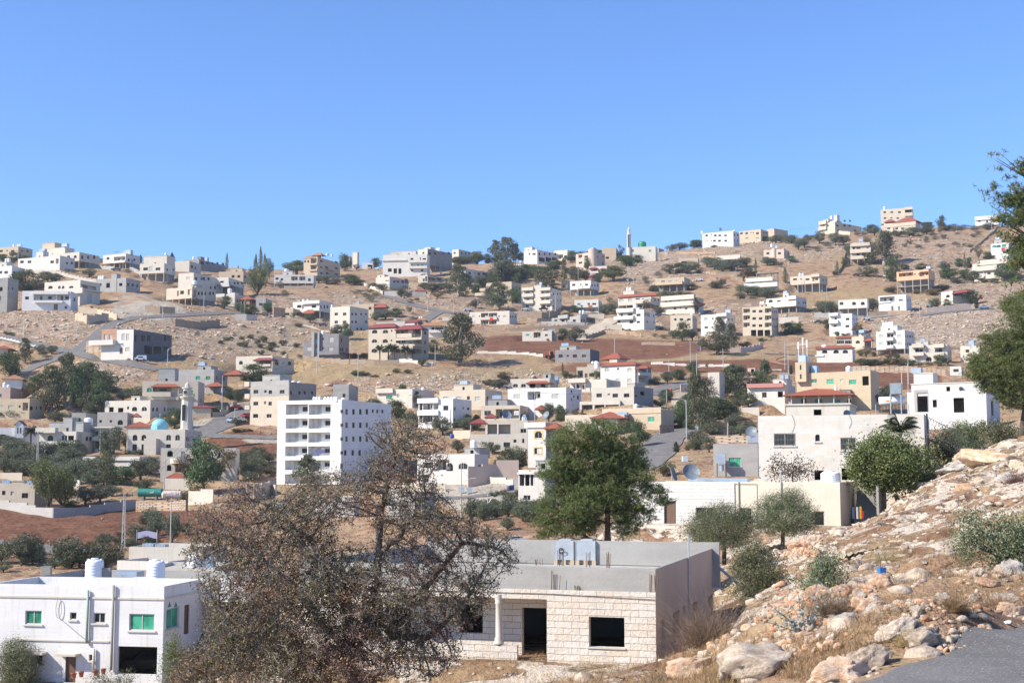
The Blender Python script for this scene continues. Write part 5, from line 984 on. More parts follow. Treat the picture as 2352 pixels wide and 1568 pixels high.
bv = IV[None]*(1+RS.uniform(-.28, .28, (nr, len(IV), 1))); bv = bv*sc3[:, None, :]
ca_, sa_ = np.cos(ang)[:, None], np.sin(ang)[:, None]
X_ = bv[..., 0]*ca_-bv[..., 1]*sa_+cx[:, None]; Y_ = bv[..., 0]*sa_+bv[..., 1]*ca_+cy[:, None]; Z_ = bv[..., 2]+cz[:, None]
Vr = np.stack([X_, Y_, Z_], -1).reshape(-1, 3); Fr_ = (IF[None]+(np.arange(nr)*len(IV))[:, None, None]).reshape(-1, 3)
nq = 15000; ii = RS.randint(int(NX*.25), NX, nq); jj = RS.randint(120, 420, nq); rr_ = RS.rand(nq)
kp = (padm[jj, ii] < .5) & ((nd_[jj, ii] < -.3) | (nd_[jj, ii] > 9)) & (DA[jj] < 130) & (rr_ < np.clip(.30+Z['k'][jj, ii]*.8, 0, 1)*np.clip(DA[jj]/70, .25, 1))
ii, jj = ii[kp], jj[kp]; nq = len(ii)
sz = .025+.035*RS.rand(nq)+.30*RS.rand(nq)**9+.0006*DA[jj]; cx = XX[jj, ii]+RS.uniform(-.5, .5, nq)*DA[jj]/300; cy = YY[jj, ii]+RS.uniform(-.6, .6, nq)*DA[jj]/250; cz = np.array([gz(a, b) for a, b in zip(cx, cy)])
sc3 = np.stack([sz*RS.uniform(.9, 1.7, nq), sz*RS.uniform(.7, 1.3, nq), sz*RS.uniform(.5, .9, nq)], -1)
bv = IV[None]*(1+RS.uniform(-.3, .3, (nq, len(IV), 1)))*sc3[:, None, :]; ang = RS.rand(nq)*6.28; ca_, sa_ = np.cos(ang)[:, None], np.sin(ang)[:, None]
V2 = np.stack([bv[..., 0]*ca_-bv[..., 1]*sa_+cx[:, None], bv[..., 0]*sa_+bv[..., 1]*ca_+cy[:, None], bv[..., 2]+cz[:, None]], -1).reshape(-1, 3)
F2 = (IF[None]+(np.arange(nq)*len(IV))[:, None, None]).reshape(-1, 3)+len(Vr); Vr = np.concatenate([Vr, V2]); Fr_ = np.concatenate([Fr_, F2])
rs = newobj('loose_stones', np_mesh('loose_stones', Vr, Fr_, ROCK, 3)); tag(rs, 'pale limestone rubble strewn over the brown slopes', 'rocks', None, 'stuff')
for h in HS:
    if not h.get('custom'): build_house(h)
# ---------------------------------------------------------------- vegetation
def leafmat(key, c1, c2, tr=.25):
    m = bpy.data.materials.new(key); t, n, l, b = nodes(m); co = coords(t); oi = n.new('ShaderNodeObjectInfo')
    f = noise(t, co, 5.0, 3, .7); c = ramp(t, f, [(.35, c1), (.65, c2)])
    hs = n.new('ShaderNodeHueSaturation'); l.new(c, hs.inputs['Color']); l.new(math_(t, 'MULTIPLY_ADD', oi.outputs['Random'], .06, .47), hs.inputs['Hue'])
    l.new(math_(t, 'MULTIPLY_ADD', oi.outputs['Random'], .45, .75), hs.inputs['Value'])
    l.new(hs.outputs[0], b.inputs['Base Color']); b.inputs['Roughness'].default_value = .6
    tl = n.new('ShaderNodeBsdfTranslucent'); l.new(hs.outputs[0], tl.inputs[0]); mx = n.new('ShaderNodeMixShader'); mx.inputs[0].default_value = tr
    l.new(b.outputs[0], mx.inputs[1]); l.new(tl.outputs[0], mx.inputs[2]); l.new(mx.outputs[0], n['Material Output'].inputs[0]); MATS[key] = m; return m
LM = {'olive': leafmat('olive_leaves', (.080,.095,.050), (.175,.190,.115)), 'olive2': leafmat('near_olive_leaves', (.095,.11,.048), (.225,.24,.125)), 'ev': leafmat('dark_leaves', (.048,.072,.024), (.125,.165,.058)),
      'euc': leafmat('eucalyptus_leaves', (.066,.080,.034), (.16,.175,.085)), 'pine': leafmat('pine_needles', (.080,.100,.025), (.190,.205,.065), .2),
      'cypress': leafmat('cypress_leaves', (.022,.035,.018), (.050,.066,.034)), 'poplar': leafmat('poplar_leaves', (.11,.13,.055), (.22,.235,.11)),
      'willow': leafmat('willow_leaves', (.085,.11,.025), (.20,.23,.06)), 'autumn': leafmat('autumn_leaves', (.08,.055,.025), (.19,.12,.05)),
      'shrub': leafmat('shrub_leaves', (.06,.075,.03), (.14,.15,.06)), 'dry': leafmat('dry_shrub', (.15,.10,.055), (.30,.21,.12)), 'palm': leafmat('palm_leaves', (.045,.065,.030), (.13,.155,.08)),
      'fig': leafmat('fig_leaves', (.085,.115,.030), (.22,.26,.085)), 'flower': leafmat('bougainvillea', (.30,.05,.16), (.45,.10,.25))}
BARK = rockmat('bark', [(.3, (.05,.035,.025)), (.5, (.10,.075,.055)), (.7, (.17,.14,.11))]); PALEB = rockmat('pale_bark', [(.3, (.20,.15,.11)), (.6, (.42,.36,.30))])
def rquads(C, size, asp=.45, up=0.0, R=None):
    """one small randomly turned leaf quad at each point"""
    R = R or RS; n = len(C); d = R.normal(size=(n, 3)); d[:, 2] += up; d /= np.linalg.norm(d, axis=1)[:, None]+1e-9
    e = R.normal(size=(n, 3)); e -= (e*d).sum(1)[:, None]*d; e /= np.linalg.norm(e, axis=1)[:, None]+1e-9
    s = (size*R.uniform(.6, 1.3, n))[:, None]; a = d*s; b = e*s*asp
    V = np.stack([C-a*.5-b*.15, C-a*.05+b*.5, C+a*.5, C-a*.05-b*.5], 1).reshape(-1, 3)
    return V, np.arange(n*4).reshape(-1, 4)
def balls(cen, rad, n, R=None, shell=.55):
    R = R or RS; k = R.randint(0, len(cen), n); d = R.normal(size=(n, 3)); d /= np.linalg.norm(d, axis=1)[:, None]
    r = shell+(1-shell)*R.rand(n)**.7; r *= R.uniform(.75, 1.15, n); return cen[k]+d*r[:, None]*rad[k]
def proto(kind, seed):
    R = np.random.RandomState(seed); L = []; tm = MB(); bark = BARK
    def lobes(n, rx, rz, zc, rr=(.14,.24), flat=.8, tilt=0):
        c = []
        for i in range(n):
            d = R.normal(size=3); d /= np.linalg.norm(d); q = R.uniform(.35, 1.0)**.6; p = np.array([d[0]*rx*q, d[1]*rx*q, zc+d[2]*rz*q]); c.append(p)
        c = np.array(c); r = R.uniform(*rr, n); return c, np.stack([r, r, r*flat], -1)
    if kind in ('olive', 'fig', 'shrub', 'dry', 'flower'):
        low = kind in ('shrub', 'dry', 'flower', 'fig'); n = 22 if not low else 18
        c, r = lobes(n, .34, .33 if not low else .32, .55 if not low else .42, (.13,.22)); N, sz = 3400, .050; th = .42
        if kind == 'fig': N, sz = 2600, .055
    elif kind == 'ev':
        c, r = lobes(26, .34, .42, .50, (.14,.24)); N, sz, th = 4400, .050, .3
    elif kind == 'euc':
        c = []; 
        for i in range(30): z = .14+.80*(i/29); w_ = .33*math.sin(min(1, (1.12-z)*1.25)*math.pi/1.9)*R.uniform(.3, 1.15); a = R.rand()*6.28; c.append([w_*math.cos(a), w_*math.sin(a), z])
        c = np.array(c); q = R.uniform(.11, .21, 30)*np.where(c[:, 2] > .8, .7, 1); r = np.stack([q*1.1, q*1.1, q*.6], -1); N, sz, th = 5600, .040, .5
    elif kind == 'pine':
        c, r = lobes(28, .36, .34, .58, (.14,.22), .7); N, sz, th = 4600, .045, .6
    elif kind in ('cypress', 'poplar'):
        c = []; q = []
        for i in range(26): z = .06+.92*i/25; w_ = (.36 if kind == 'cypress' else .30)*min(1, (1.02-z)*2.2)*min(1, .55+z*2); a = R.rand()*6.28; c.append([w_*.5*math.cos(a)*R.rand(), w_*.5*math.sin(a)*R.rand(), z]); q.append(w_*.85+.03)
        c = np.array(c); q = np.array(q); r = np.stack([q, q, q*0+.06], -1); N, sz, th = (2600, .07, .1) if kind == 'cypress' else (2200, .06, .3)
    elif kind == 'willow':
        c, r = lobes(30, .40, .34, .52, (.09,.16), 1.5); N, sz, th = 6500, .036, .4
    elif kind == 'autumn':
        c, r = lobes(24, .36, .34, .56, (.08,.17)); N, sz, th = 2600, .042, .5
    if kind in ('palm', 'datepalm'):
        fan = kind == 'palm'; V, Fc = [], []; nf = 30 if fan else 26
        tp = np.array([0, 0, .72 if fan else .12])
        for i in range(nf):
            a = R.rand()*6.28; el = R.uniform(-.5, 1.25) if fan else R.uniform(.25, 1.35); ln = (.42 if fan else .75)*R.uniform(.8, 1.1); prev = None
            hd = np.array([math.cos(a), math.sin(a), 0]); sd = np.array([-math.sin(a), math.cos(a), 0])
            for s in range(20):
                q = (s+.5)/20; p = tp+hd*math.cos(el)*ln*q+np.array([0, 0, math.sin(el)*ln*q-(.30 if fan else .42)*ln*q*q*1.3])
                lw = (.15 if fan else .17)*math.sin(math.pi*min(.97, q*.85+.12))
                for sg in (-1, 1):
                    for e in range(2 if not fan else 1):
                        pp = p+hd*.015*e; tip = pp+sd*sg*lw+hd*lw*.75-np.array([0, 0, lw*.35]); k = len(V); wv = hd*(.02 if fan else .014)
                        V += [pp-wv, pp+wv, tip+wv*.2, tip-wv*.2]; Fc.append([k, k+1, k+2, k+3])
                if prev is not None:
                    k = len(V); V += [prev-sd*.006, prev+sd*.006, p+sd*.006, p-sd*.006]; Fc.append([k, k+1, k+2, k+3])
                prev = p
        for zz in np.linspace(0, .70 if fan else .1, 9)[:-1]: tm.tube((0,0,zz), (0,0,zz+(.70 if fan else .1)/8), .045, .04, 8)
        return np_mesh('crown', V, Fc, LM['palm']), tm
    C = balls(c, r, N, R); C = C[C[:, 2] > .02]
    zmax = np.percentile(C[:, 2], 99.5); wmax = np.percentile(np.abs(C[:, :2]), 99)*2; C[:, 2] /= zmax; C[:, :2] /= wmax; c = c/np.array([wmax, wmax, zmax])
    V, Fc = rquads(C, sz*1.15, .55, 0, R)
    me = np_mesh('crown', V, Fc, LM[kind])
    bk = PALEB if kind == 'euc' else BARK; base = .05 if kind not in ('shrub','dry','fig') else .03
    if kind in ('cypress', 'poplar'): tm.tube((0,0,-.02), (0,0,.8), .10, .02, 6)
    else:
        fork = {'olive': .22, 'ev': .2, 'euc': .28, 'pine': .42, 'autumn': .2}.get(kind, .05); j = (R.uniform(-.03,.03), R.uniform(-.03,.03), fork)
        tm.path([(0,0,-.04), (j[0]*.4,j[1],fork*.5), j], [base*1.3, base, base*.85], 7)
        for i in R.choice(len(c), min(9, len(c)), False):
            e = c[i]; mdl = ((j[0]+e[0])/2+R.uniform(-.05,.05), (j[1]+e[1])/2, (j[2]+e[2])/2-.02); tm.path([j, mdl, tuple(e)], [base*.6, base*.35, base*.12], 5)
    return me, tm, bk
KN = {'olive': ('olive_tree', 'grey-green olive tree'), 'ev': ('broadleaf_tree', 'dark green leafy tree'), 'euc': ('eucalyptus_tree', 'tall ragged eucalyptus'), 'pine': ('pine_tree', 'rounded dark pine'),
      'cypress': ('cypress_tree', 'narrow dark cypress'), 'poplar': ('poplar_tree', 'slim pale poplar'), 'willow': ('pepper_tree', 'drooping light-green pepper tree'), 'autumn': ('autumn_tree', 'thin brownish autumn tree'),
      'shrub': ('shrub', 'small green shrub'), 'dry': ('dry_shrub', 'dry brown shrub'), 'palm': ('palm_tree', 'fan palm'), 'fig': ('fig_tree', 'broad-leaved fig bush'), 'flower': ('flowering_shrub', 'magenta flowering shrub')}
PRO = {}
def get_proto(kind, i):
    nv = {'olive': 5, 'ev': 4, 'euc': 4, 'autumn': 3, 'shrub': 3}.get(kind, 2); i = i % nv
    if (kind, i) not in PRO:
        r = proto(kind, 100+i*17+len(kind)*5); me, tm = r[0], r[1]; bk = r[2] if len(r) > 2 else BARK
        o = tm.obj('trunk', bk, None, True); PRO[(kind, i)] = (me, o.data); bpy.data.objects.remove(o)
    return PRO[(kind, i)]
HC = [(h['f'].u0, h['f'].u2, h['f'].vt, h['f'].vb, h['nick']) for h in HS]
def whereis(u, v, htp):
    best = None
    for a, b, vt, vb, nick in HC:
        cx = (a+b)/2; cy = (vt+vb)/2; dx = max(a-u, u-b, 0); dy = max(vt-v, v-vb, 0)*1.4; d = math.hypot(dx, dy)+.12*math.hypot(u-cx, v-cy)
        if best is None or d < best[0]:
            rel = 'left of' if u < a-2 else ('right of' if u > b+2 else ('just below' if v > vb+8 else ('in front of' if v > vb-10 else 'behind')))
            best = (d, rel, nick)
    return best[1], best[2]
tree_n = [0]; QUEUE = []
def tree(kind, u, v, hpx, wpx): QUEUE.append((kind, u, v, hpx, wpx))
def plant(kind, u, v, hpx, wpx, D=None, label=None):
    P = at(u, v, D); k = P.y/F; hh, ww = hpx*k, wpx*k; g = gz(P.x, P.y)
    z = g if abs(g-P.z) < 3 else P.z
    i = tree_n[0]; tree_n[0] += 1; cm, tmh = get_proto(kind, i)
    nm, base = KN[kind]; rel, nick = whereis(u, v, hpx)
    root = thing(nm, label or '%s %s %s' % (base, rel, nick), {'shrub': 'shrub', 'dry': 'shrub', 'flower': 'shrub', 'fig': 'tree'}.get(kind, 'tree'), (P.x, P.y, z-.15), rnd.random()*6.28, nm.replace('_', ' ')+'s on the slopes')
    root.scale = (ww, ww, hh+.15); newobj('crown', cm, root); newobj('trunk', tmh, root); return root
# kind, then x, base y, height, width in tile units
TR = """
A ev 40 500 105 130;195 495 150 120;340 402 90 100;370 860 245 300;250 850 200 150
A olive 640 785 130 150;750 780 110 130;330 870 110 140;500 880 120 160;1200 695 100 130;900 645 60 80;1000 640 50 80;1345 505 70 90;1450 510 60 80;1725 645 70 80;2250 805 60 130;560 560 30 40
A cypress 1890 405 100 40;2310 435 145 60;1290 390 40 22;1850 410 60 35
B poplar 695 612 205 50;1080 775 370 80;1145 705 375 65;1200 695 275 70;1225 690 200 60
B olive 625 662 60 80;1265 745 265 75;1930 775 90 130;2040 785 100 130;2150 795 90 110;2260 765 90 100;2330 775 110 110;1480 1005 110 80;860 1165 110 110;1575 1265 70 70;1815 1325 110 120;2030 1315 80 90;2180 1475 135 170
B willow 1110 915 340 190
B pine 1640 675 185 260
B ev 2280 625 220 120;700 1105 120 120;980 1195 120 150;1245 1185 130 120;2310 1535 220 110;90 770 90 90;1720 720 60 80
B shrub 270 1090 100 70;645 1140 60 60;1450 1240 40 90;1650 1370 50 90
B autumn 1070 1205 100 100
C ev 60 795 130 180;345 535 130 100;1850 385 130 80;2300 395 110 100;1990 370 120 90;2200 1055 200 150;620 930 60 60
C autumn 90 605 70 90;1180 985 95 130
C cypress 340 475 90 50
C pine 1450 328 92 150;1575 328 92 110;1715 388 160 150
C euc 1950 358 290 150;2110 384 325 240;2225 372 230 100;1450 975 410 240;2000 1140 350 260;1890 1050 240 120
C olive 1410 495 90 100;1530 495 100 150;1700 505 125 160;1860 435 80 100;1930 455 60 100;2030 445 80 110;1760 865 170 140;2050 760 285 250;1900 735 180 120;1000 865 85 130;1100 895 115 150;1230 895 115 160;1330 885 110 130;690 975 110 100;310 835 80 130;430 895 100 120;560 905 65 100;640 915 65 110;750 895 75 100;100 915 50 150;250 915 50 120;1680 1135 110 110;1600 1135 55 80;1120 480 20 30
C shrub 780 960 40 70;1580 800 40 60;1610 830 30 60
I euc 1460 845 625 440;690 1410 300 180;860 1430 210 160
I ev 1110 705 165 110;60 745 95 130;620 245 115 130;940 340 60 60
I olive 470 275 110 200;790 205 100 70;860 285 100 80;340 285 90 110;1985 1200 110 220;330 1440 130 130
I palm 400 798 205 130;515 793 225 135;595 798 215 130;738 803 200 120;835 808 150 110
I shrub 190 745 60 80;965 862 110 90;630 990 55 90;780 985 50 80;190 1020 60 120;80 1015 60 110;330 1050 40 90;1850 1180 70 100
D ev 1700 565 130 230;950 505 150 110;1850 505 100 120;450 705 150 120;240 725 140 130;1195 605 170 100;1080 1185 70 90;1000 1175 95 110;910 1225 85 120;1470 700 60 60;600 640 90 140;700 600 110 130;770 590 110 120;330 690 60 60;400 650 110 110;2080 870 100 90
D pine 1530 750 190 270
D olive 1070 355 90 150;1300 355 90 180;1190 340 70 120;1950 485 80 100;1050 755 190 180;1310 755 110 100;2280 375 80 120;2340 345 70 90;2270 665 125 130;2250 1015 130 250;2150 1205 100 120;1470 1045 60 70;1400 1185 120 100;1500 1165 110 110;1220 1185 60 90;1340 1190 70 80;1550 1195 50 60;1960 1125 120 80;1010 1568 185 190;2320 1525 100 110;2210 1525 60 100;2080 1515 50 60;960 700 140 120;1150 740 120 100
D euc 660 865 330 320;530 805 230 150;860 735 270 70;100 760 280 170
D cypress 448 292 72 28;537 327 92 38;575 327 65 40
D autumn 1600 475 205 110
D flower 1250 712 60 60
D shrub 820 1175 60 50;1640 1400 35 50;1745 1420 30 40;2030 870 60 50
J ev 840 1020 150 20;840 535 155 130
J shrub 350 525 40 40;450 525 45 60;535 530 45 60;645 545 40 40;870 1060 95 90;970 1060 60 90;60 1090 90 150;1290 1050 95 120;2170 380 40 60
J olive 70 1180 60 90;2080 1100 120 110;2250 1120 150 150;650 1540 140 130;820 1560 130 110;2220 1380 140 110
E olive 60 685 80 160;130 665 60 90;1350 585 100 140;1440 575 80 100;1560 605 110 120;1660 685 140 100;1790 565 90 100;1740 655 120 120;1940 605 150 130;2150 615 150 130;2270 605 120 130;2330 705 100 110;1925 695 80 100;430 905 130 140;530 935 150 170;640 985 160 190;760 965 155 180;870 925 120 150;960 905 110 130;160 995 110 130;1240 885 110 110;1320 875 90 110;1400 905 80 80;1610 845 60 70;880 1225 100 120;980 1295 120 160;1100 1305 120 180;1230 1335 130 160;1300 1295 110 150;880 1355 90 130;1060 1355 70 120;100 1295 60 190;1500 560 70 90;2050 650 80 90
E ev 300 615 90 150;250 620 70 90;1220 550 80 110;940 565 95 110;60 985 130 150;1010 1015 110 120;1560 835 75 90;240 1185 90 140;820 590 40 60
E shrub 240 935 110 130;330 985 50 100;530 655 25 80;2280 880 120 70;560 1190 90 160;2150 1030 60 60
E poplar 1085 1005 205 45;1480 1115 190 80;2180 1025 180 50
E autumn 920 1085 150 120;620 1160 100 110
K euc 820 1510 440 400;1230 1490 440 180;1100 1490 310 150;600 645 230 130;760 815 315 140
K ev 100 725 245 150;1520 625 170 170;1650 605 110 150;2040 575 120 100;50 1235 140 110;1150 1400 90 160
K olive 230 715 145 120;570 905 275 340;370 825 130 90;950 805 80 130;2110 1380 60 20;1990 330 150 160;2100 340 170 170;1900 350 80 80;1280 700 60 70;640 850 140 160
K shrub 1240 755 60 90;1150 735 45 80;2170 655 60 70;2300 640 40 90;430 1080 60 30
K autumn 360 1570 340 280;300 350 200 150
K cypress 1560 1165 120 32;1200 1115 190 26;1170 1205 190 32;1240 1180 120 30
F euc 470 865 425 320
F ev 590 1105 310 150;290 385 80 170;1060 372 80 150;1880 805 110 110;1490 905 105 100;1610 925 130 90;1560 1045 120 130;2085 1105 225 180;2230 1105 200 110;980 925 70 130;740 925 60 100;1350 1055 130 160;1290 1055 120 130;1240 335 155 100
F olive 650 505 80 130;840 485 120 170;1050 465 115 160;1300 405 70 150;1420 395 70 130;1540 395 60 120;1700 425 80 120;1860 405 90 130;210 485 70 80;340 475 110 140;1035 565 50 60;1160 535 45 80;1270 535 55 60;740 645 50 60;935 645 55 90;1220 645 50 100;1440 645 55 90;1550 625 45 50;1640 635 50 90;1460 492 45 60;1675 502 45 70;1290 945 115 140;1670 1105 150 130;1440 1115 70 160;1230 1195 100 130;30 780 130 100;120 480 70 90;600 480 60 80;720 470 60 80
F autumn 1740 805 190 70;820 585 60 70
F poplar 1555 925 190 35
F shrub 250 1035 130 180;580 1205 70 100;1800 1110 50 110;1940 1115 50 120;180 870 60 110;530 1255 60 120
F dry 1110 1275 70 170;900 1260 50 80
L ev 1640 212 175 160;1320 245 90 90;150 900 70 80
L autumn 1730 210 115 90;110 645 155 110;230 935 130 130;520 955 95 160;1325 1075 90 70
L cypress 1712 272 110 44
L olive 1150 285 145 120;320 305 175 140;960 1078 75 110;1090 1078 65 120;270 300 120 90
L shrub 340 905 65 60;640 935 65 80;200 1045 90 190;400 1048 80 180;560 1050 80 180;720 1055 85 140;820 1060 85 120;1220 1085 150 130;300 1045 80 140
Q euc 1010 690 620 240
Q ev 1250 525 235 250;1120 500 200 160;1550 425 200 220;800 565 270 160;640 305 120 130;320 845 290 170;200 725 130 120;1900 420 110 120;1700 400 130 120;750 590 110 150
Q olive 1850 425 150 200;560 385 115 150;1170 745 175 200;1010 845 205 180;1140 925 170 130;1440 625 205 180;1500 735 130 170;1350 640 170 150;1620 650 130 120
Q shrub 960 885 110 140;1300 785 75 110;1560 1185 110 260;900 870 60 90;560 600 100 90;660 1130 150 130;1870 430 60 90
Q autumn 600 1140 110 130
Q cypress 750 905 110 60
M willow 640 1275 590 380;830 1240 400 270
M palm 410 470 290 190
M olive 100 470 130 150;230 445 85 100;60 805 175 190;200 800 175 200;330 795 175 200;430 775 160 160;120 655 155 180;300 645 145 180;560 685 145 170;660 705 135 160;760 695 135 160;860 645 105 150;960 625 105 130;900 965 260 240;1050 955 290 250;1200 965 260 230;1520 565 335 240;1870 575 65 150;2030 865 210 240;1900 870 150 180;1150 1210 225 230;1350 1200 220 240;1500 1140 140 170;1700 470 200 110;980 1010 150 140;720 530 90 90
M euc 1420 1010 535 220
M ev 1650 1010 225 220;1760 560 60 120;10 470 120 100;150 500 90 110
M shrub 980 1250 95 150;1980 1055 120 140;1890 1050 110 120;1240 1000 120 110
G ev 130 705 300 280;1350 1140 360 200;1000 1120 500 200
G euc 340 515 310 160;700 1120 570 310;870 1120 650 280;1200 1140 420 220;1400 1120 400 160
G olive 530 385 115 120;690 395 105 110;570 445 95 90;1800 1005 160 300;1650 1010 90 140;40 1255 105 100;250 1235 115 230;740 1300 140 170;870 1295 120 190;1050 1300 100 160;610 430 70 70
G cypress 190 815 280 30;275 835 95 32;1370 1000 280 70;1170 1010 260 60
G shrub 1500 925 90 110;90 130 50 80;170 145 40 60;2100 330 60 120
G autumn 330 985 155 110;450 985 140 100;1090 1120 180 120
N ev 330 385 250 160;720 1230 660 330;1230 855 170 90;200 310 120 120
N autumn 900 1110 460 330;1010 1060 310 190;480 1140 340 220;1480 1010 120 160
N olive 1290 955 150 180;1400 885 140 150;1480 955 165 170;1600 865 130 150;1160 345 95 110;1330 1100 130 160
N shrub 480 1325 135 110;600 1345 85 80;1640 1005 130 120;750 1350 60 50;1180 430 40 140;1300 425 35 100
N euc 2130 1170 390 300
H ev 1020 755 180 230;1060 925 220 230;920 930 90 120;1150 930 90 100;740 1130 150 110;990 1000 90 60
H shrub 850 1165 170 110;1020 355 50 70;890 380 45 60;1180 405 85 100;1100 430 65 70;1450 435 75 80;1620 460 60 90;940 475 65 80;870 478 50 60;1130 490 50 80;1300 445 55 100;1270 505 65 90;1160 565 60 70;690 405 50 70;750 390 48 60;610 435 45 70;1450 560 50 70;1870 670 20 50;1980 665 20 50
H olive 570 1305 140 150;1670 630 65 70;740 520 40 60;300 330 60 60;1200 920 60 70
O olive 1320 325 175 170;1750 475 225 200;1560 365 120 120;2050 405 160 190;1950 695 155 130;2270 1065 155 160;1650 370 100 100;1400 330 130 110
O ev 2100 295 170 130;2200 290 130 90;1260 1170 150 130;1100 250 230 200;1170 260 200 120
P olive 510 1075 125 120;740 1045 115 120;840 910 230 160;940 900 220 160;640 1010 100 80;1310 375 180 110;830 1545 225 200;700 1505 195 200;1000 1570 185 160;400 1570 260 180;560 1560 220 160;880 1040 110 130;760 910 120 120;300 440 110 130;430 500 110 130
P ev 1450 405 175 110;210 470 60 60;960 860 120 100
P shrub 900 1015 95 120;980 895 110 90;600 1065 110 90;680 1305 65 90;830 1335 80 130;930 1310 70 60;650 770 60 70;1110 940 60 80;1000 370 70 60
P autumn 1660 410 140 120;1030 370 90 60;800 1300 80 100
Y olive 180 612 225 200;10 600 140 120;30 680 80 90;560 665 230 210;700 665 185 190;850 665 190 200;830 455 115 110;960 425 105 90;1100 415 145 130;1230 365 105 110;1380 425 210 120;1050 445 75 90;1200 435 100 100;640 640 150 150
R ev 720 535 170 240;620 530 110 120
R olive 850 405 145 220;920 335 80 100;950 410 100 110
"""
GROVES = [(90,1062,95,26,34,'olive',36,50),(260,1092,170,30,26,'olive',40,54),(545,1080,70,22,14,'olive',32,44),(1160,1195,85,30,14,'olive',38,48),(1690,925,60,40,16,'olive',30,36),(1205,640,60,22,12,'ev',24,28),(185,900,62,30,10,'ev',44,48),
 (1640,868,80,16,10,'ev',24,28),(380,1215,60,22,6,'olive',34,44),(1880,560,140,12,14,'olive',14,22),(2120,540,140,18,12,'olive',12,18),(1290,1000,110,20,8,'olive',18,24),(1540,650,60,12,8,'olive',14,20),(60,1285,50,16,5,'olive',44,54),(230,1300,120,14,8,'olive',34,50),
 (1000,640,60,14,10,'olive',16,24),(1100,660,50,16,8,'ev',24,28),(1330,650,60,12,6,'ev',18,22),(640,1080,60,20,6,'olive',30,36),(900,690,60,14,6,'olive',14,20),(1060,930,120,14,8,'olive',16,22),(1760,1000,40,40,6,'olive',28,32),(1980,930,50,12,7,'ev',22,30),(700,650,40,10,5,'olive',14,18),(1600,960,40,30,10,'ev',30,34),(1140,1060,60,16,8,'olive',24,30),(90,880,60,14,5,'ev',30,34)]
gr_ = random.Random(5)
for cu, cv, ru, rv, n_, kd, h0, w0 in GROVES:
    for _ in range(n_):
        a, q = gr_.random()*6.28, gr_.random()**.5; u, v = cu+ru*q*math.cos(a), cv+rv*q*math.sin(a)
        if any(h_['f'].u0-4 < u < h_['f'].u2+4 and h_['f'].vt+6 < v < h_['f'].vb+2 for h_ in HS): continue
        j = gr_.uniform(.75, 1.2); tree(kd, u, v, h0*j, w0*j)
for line in TR.strip().splitlines():
    hd, tl, rest = line.split(' ', 2)
    for e in rest.split(';'):
        x, y, hh, ww = map(float, e.split()); u, v = px(hd, x, y); s = TILE[hd][2]
        tree(tl, u, v, hh*s*1.1, ww*s*(1.42 if tl != 'poplar' else 1.1))

ol = sorted([q for q in QUEUE if q[0] == 'olive'], key=lambda q: -q[3]*q[4]); cut = ol[285:]; cs = set(map(id, cut))
for q in QUEUE:
    if id(q) not in cs: plant(*q)
cv_, cf_, kk = [], [], 0
for kind, u, v, hpx, wpx in cut:
    P = at(u, v); k = P.y/F; g = gz(P.x, P.y); me_ = get_proto('olive', kk)[0]; kk += 1; n_ = len(me_.vertices); a = np.zeros(n_*3, np.float32); me_.vertices.foreach_get('co', a); a = a.reshape(-1, 4, 3)[::2].reshape(-1, 3).copy()
    a *= np.array([wpx*k, wpx*k, hpx*k]); a += np.array([P.x, P.y, g-.1]); cv_.append(a)
cv_ = np.concatenate(cv_); o = newobj('olive_trees', np_mesh('olive_trees', cv_, np.arange(len(cv_)).reshape(-1, 4), LM['olive'])); tag(o, 'smallest far-off olive bushes dotted over the hillside', 'trees', None, 'stuff')
# ---------------------------------------------------------------- helpers for the near things
HN = {h['nick']: h for h in HS}
def hitz(u, v, z): tx, tz = ray(u, v); D = z/tz; return Vector((tx*D, D, z))
def hous(n): return HN[n]
# mosques: domes and minarets
def dome(h, xc, yb, wpx, ytop, mat, drum=None, drmat=None):
    f = h['f']; root = h['root']; off = f.T*.45; x, zb = f.fp(xc, yb, off); k = f.k*(1+off*f.n.y/f.P.y)*TILE[f.tile][2]; r = wpx*k/2; zb = f.zd if drum else f.zd+.2
    if drum: rd = drum[0]*k/2; z1 = f.fp(xc, drum[1], off)[1]; m = MB(); m.lathe([(rd,zb),(rd,z1),(r*.98,z1+.05)], (x,off,0), 8); m.obj('drum', drmat, root); zb = z1
    hz = f.fp(xc, ytop, off)[1]-zb; m = MB(); m.lathe([(r*math.cos(t)*(1+.05*math.sin(2*t)), zb+hz*math.sin(t)) for t in [math.pi/2*i/12 for i in range(12)]]+[(.01,zb+hz)], (x,off,0), 28); m.obj('dome', mat, root, True)
    m = MB(); m.tube((x,off,zb+hz-.1), (x,off,zb+hz+1.6), .07, .04); m.lathe([(.01,-.2),(.2,0),(.01,.2)], (x,off,zb+hz+.9), 8); m.obj('finial', FRM, root)
g = hous('pale mosque building under the green dome'); GD = plain('green_dome', (.02,.28,.12), .35)
dome(g, 1910, 285, 112, 216, GD, (112, 262), GD)
t_ = hous('pale mosque building under the turquoise dome'); TD = plain('turquoise_dome', (.22,.50,.56), .5)
dome(t_, 2145, 220, 212, 80, TD, (240, 176), TD)
def minaret(label, xc, tile, levels, D, mat, c='b'):
    """levels: (y, width) pairs from the ground up in tile units"""
    u, v = px(tile, xc, levels[0][0]); P = at(u, v); 
    if D: tx, tz = ray(u, v); P = Vector((tx*D, D, tz*D))
    k = P.y/F*TILE[tile][2]; root = thing('minaret', label, 'minaret', P, -.35); y0 = levels[0][0]; m = MB(); q = []
    pr = [(w_*k/2/math.cos(math.pi/8), (y0-y)*k) for y, w_ in levels]
    m.lathe([(pr[0][0], -6)]+pr, n=8); m.obj('shaft', mat, root)
    return root, k, y0
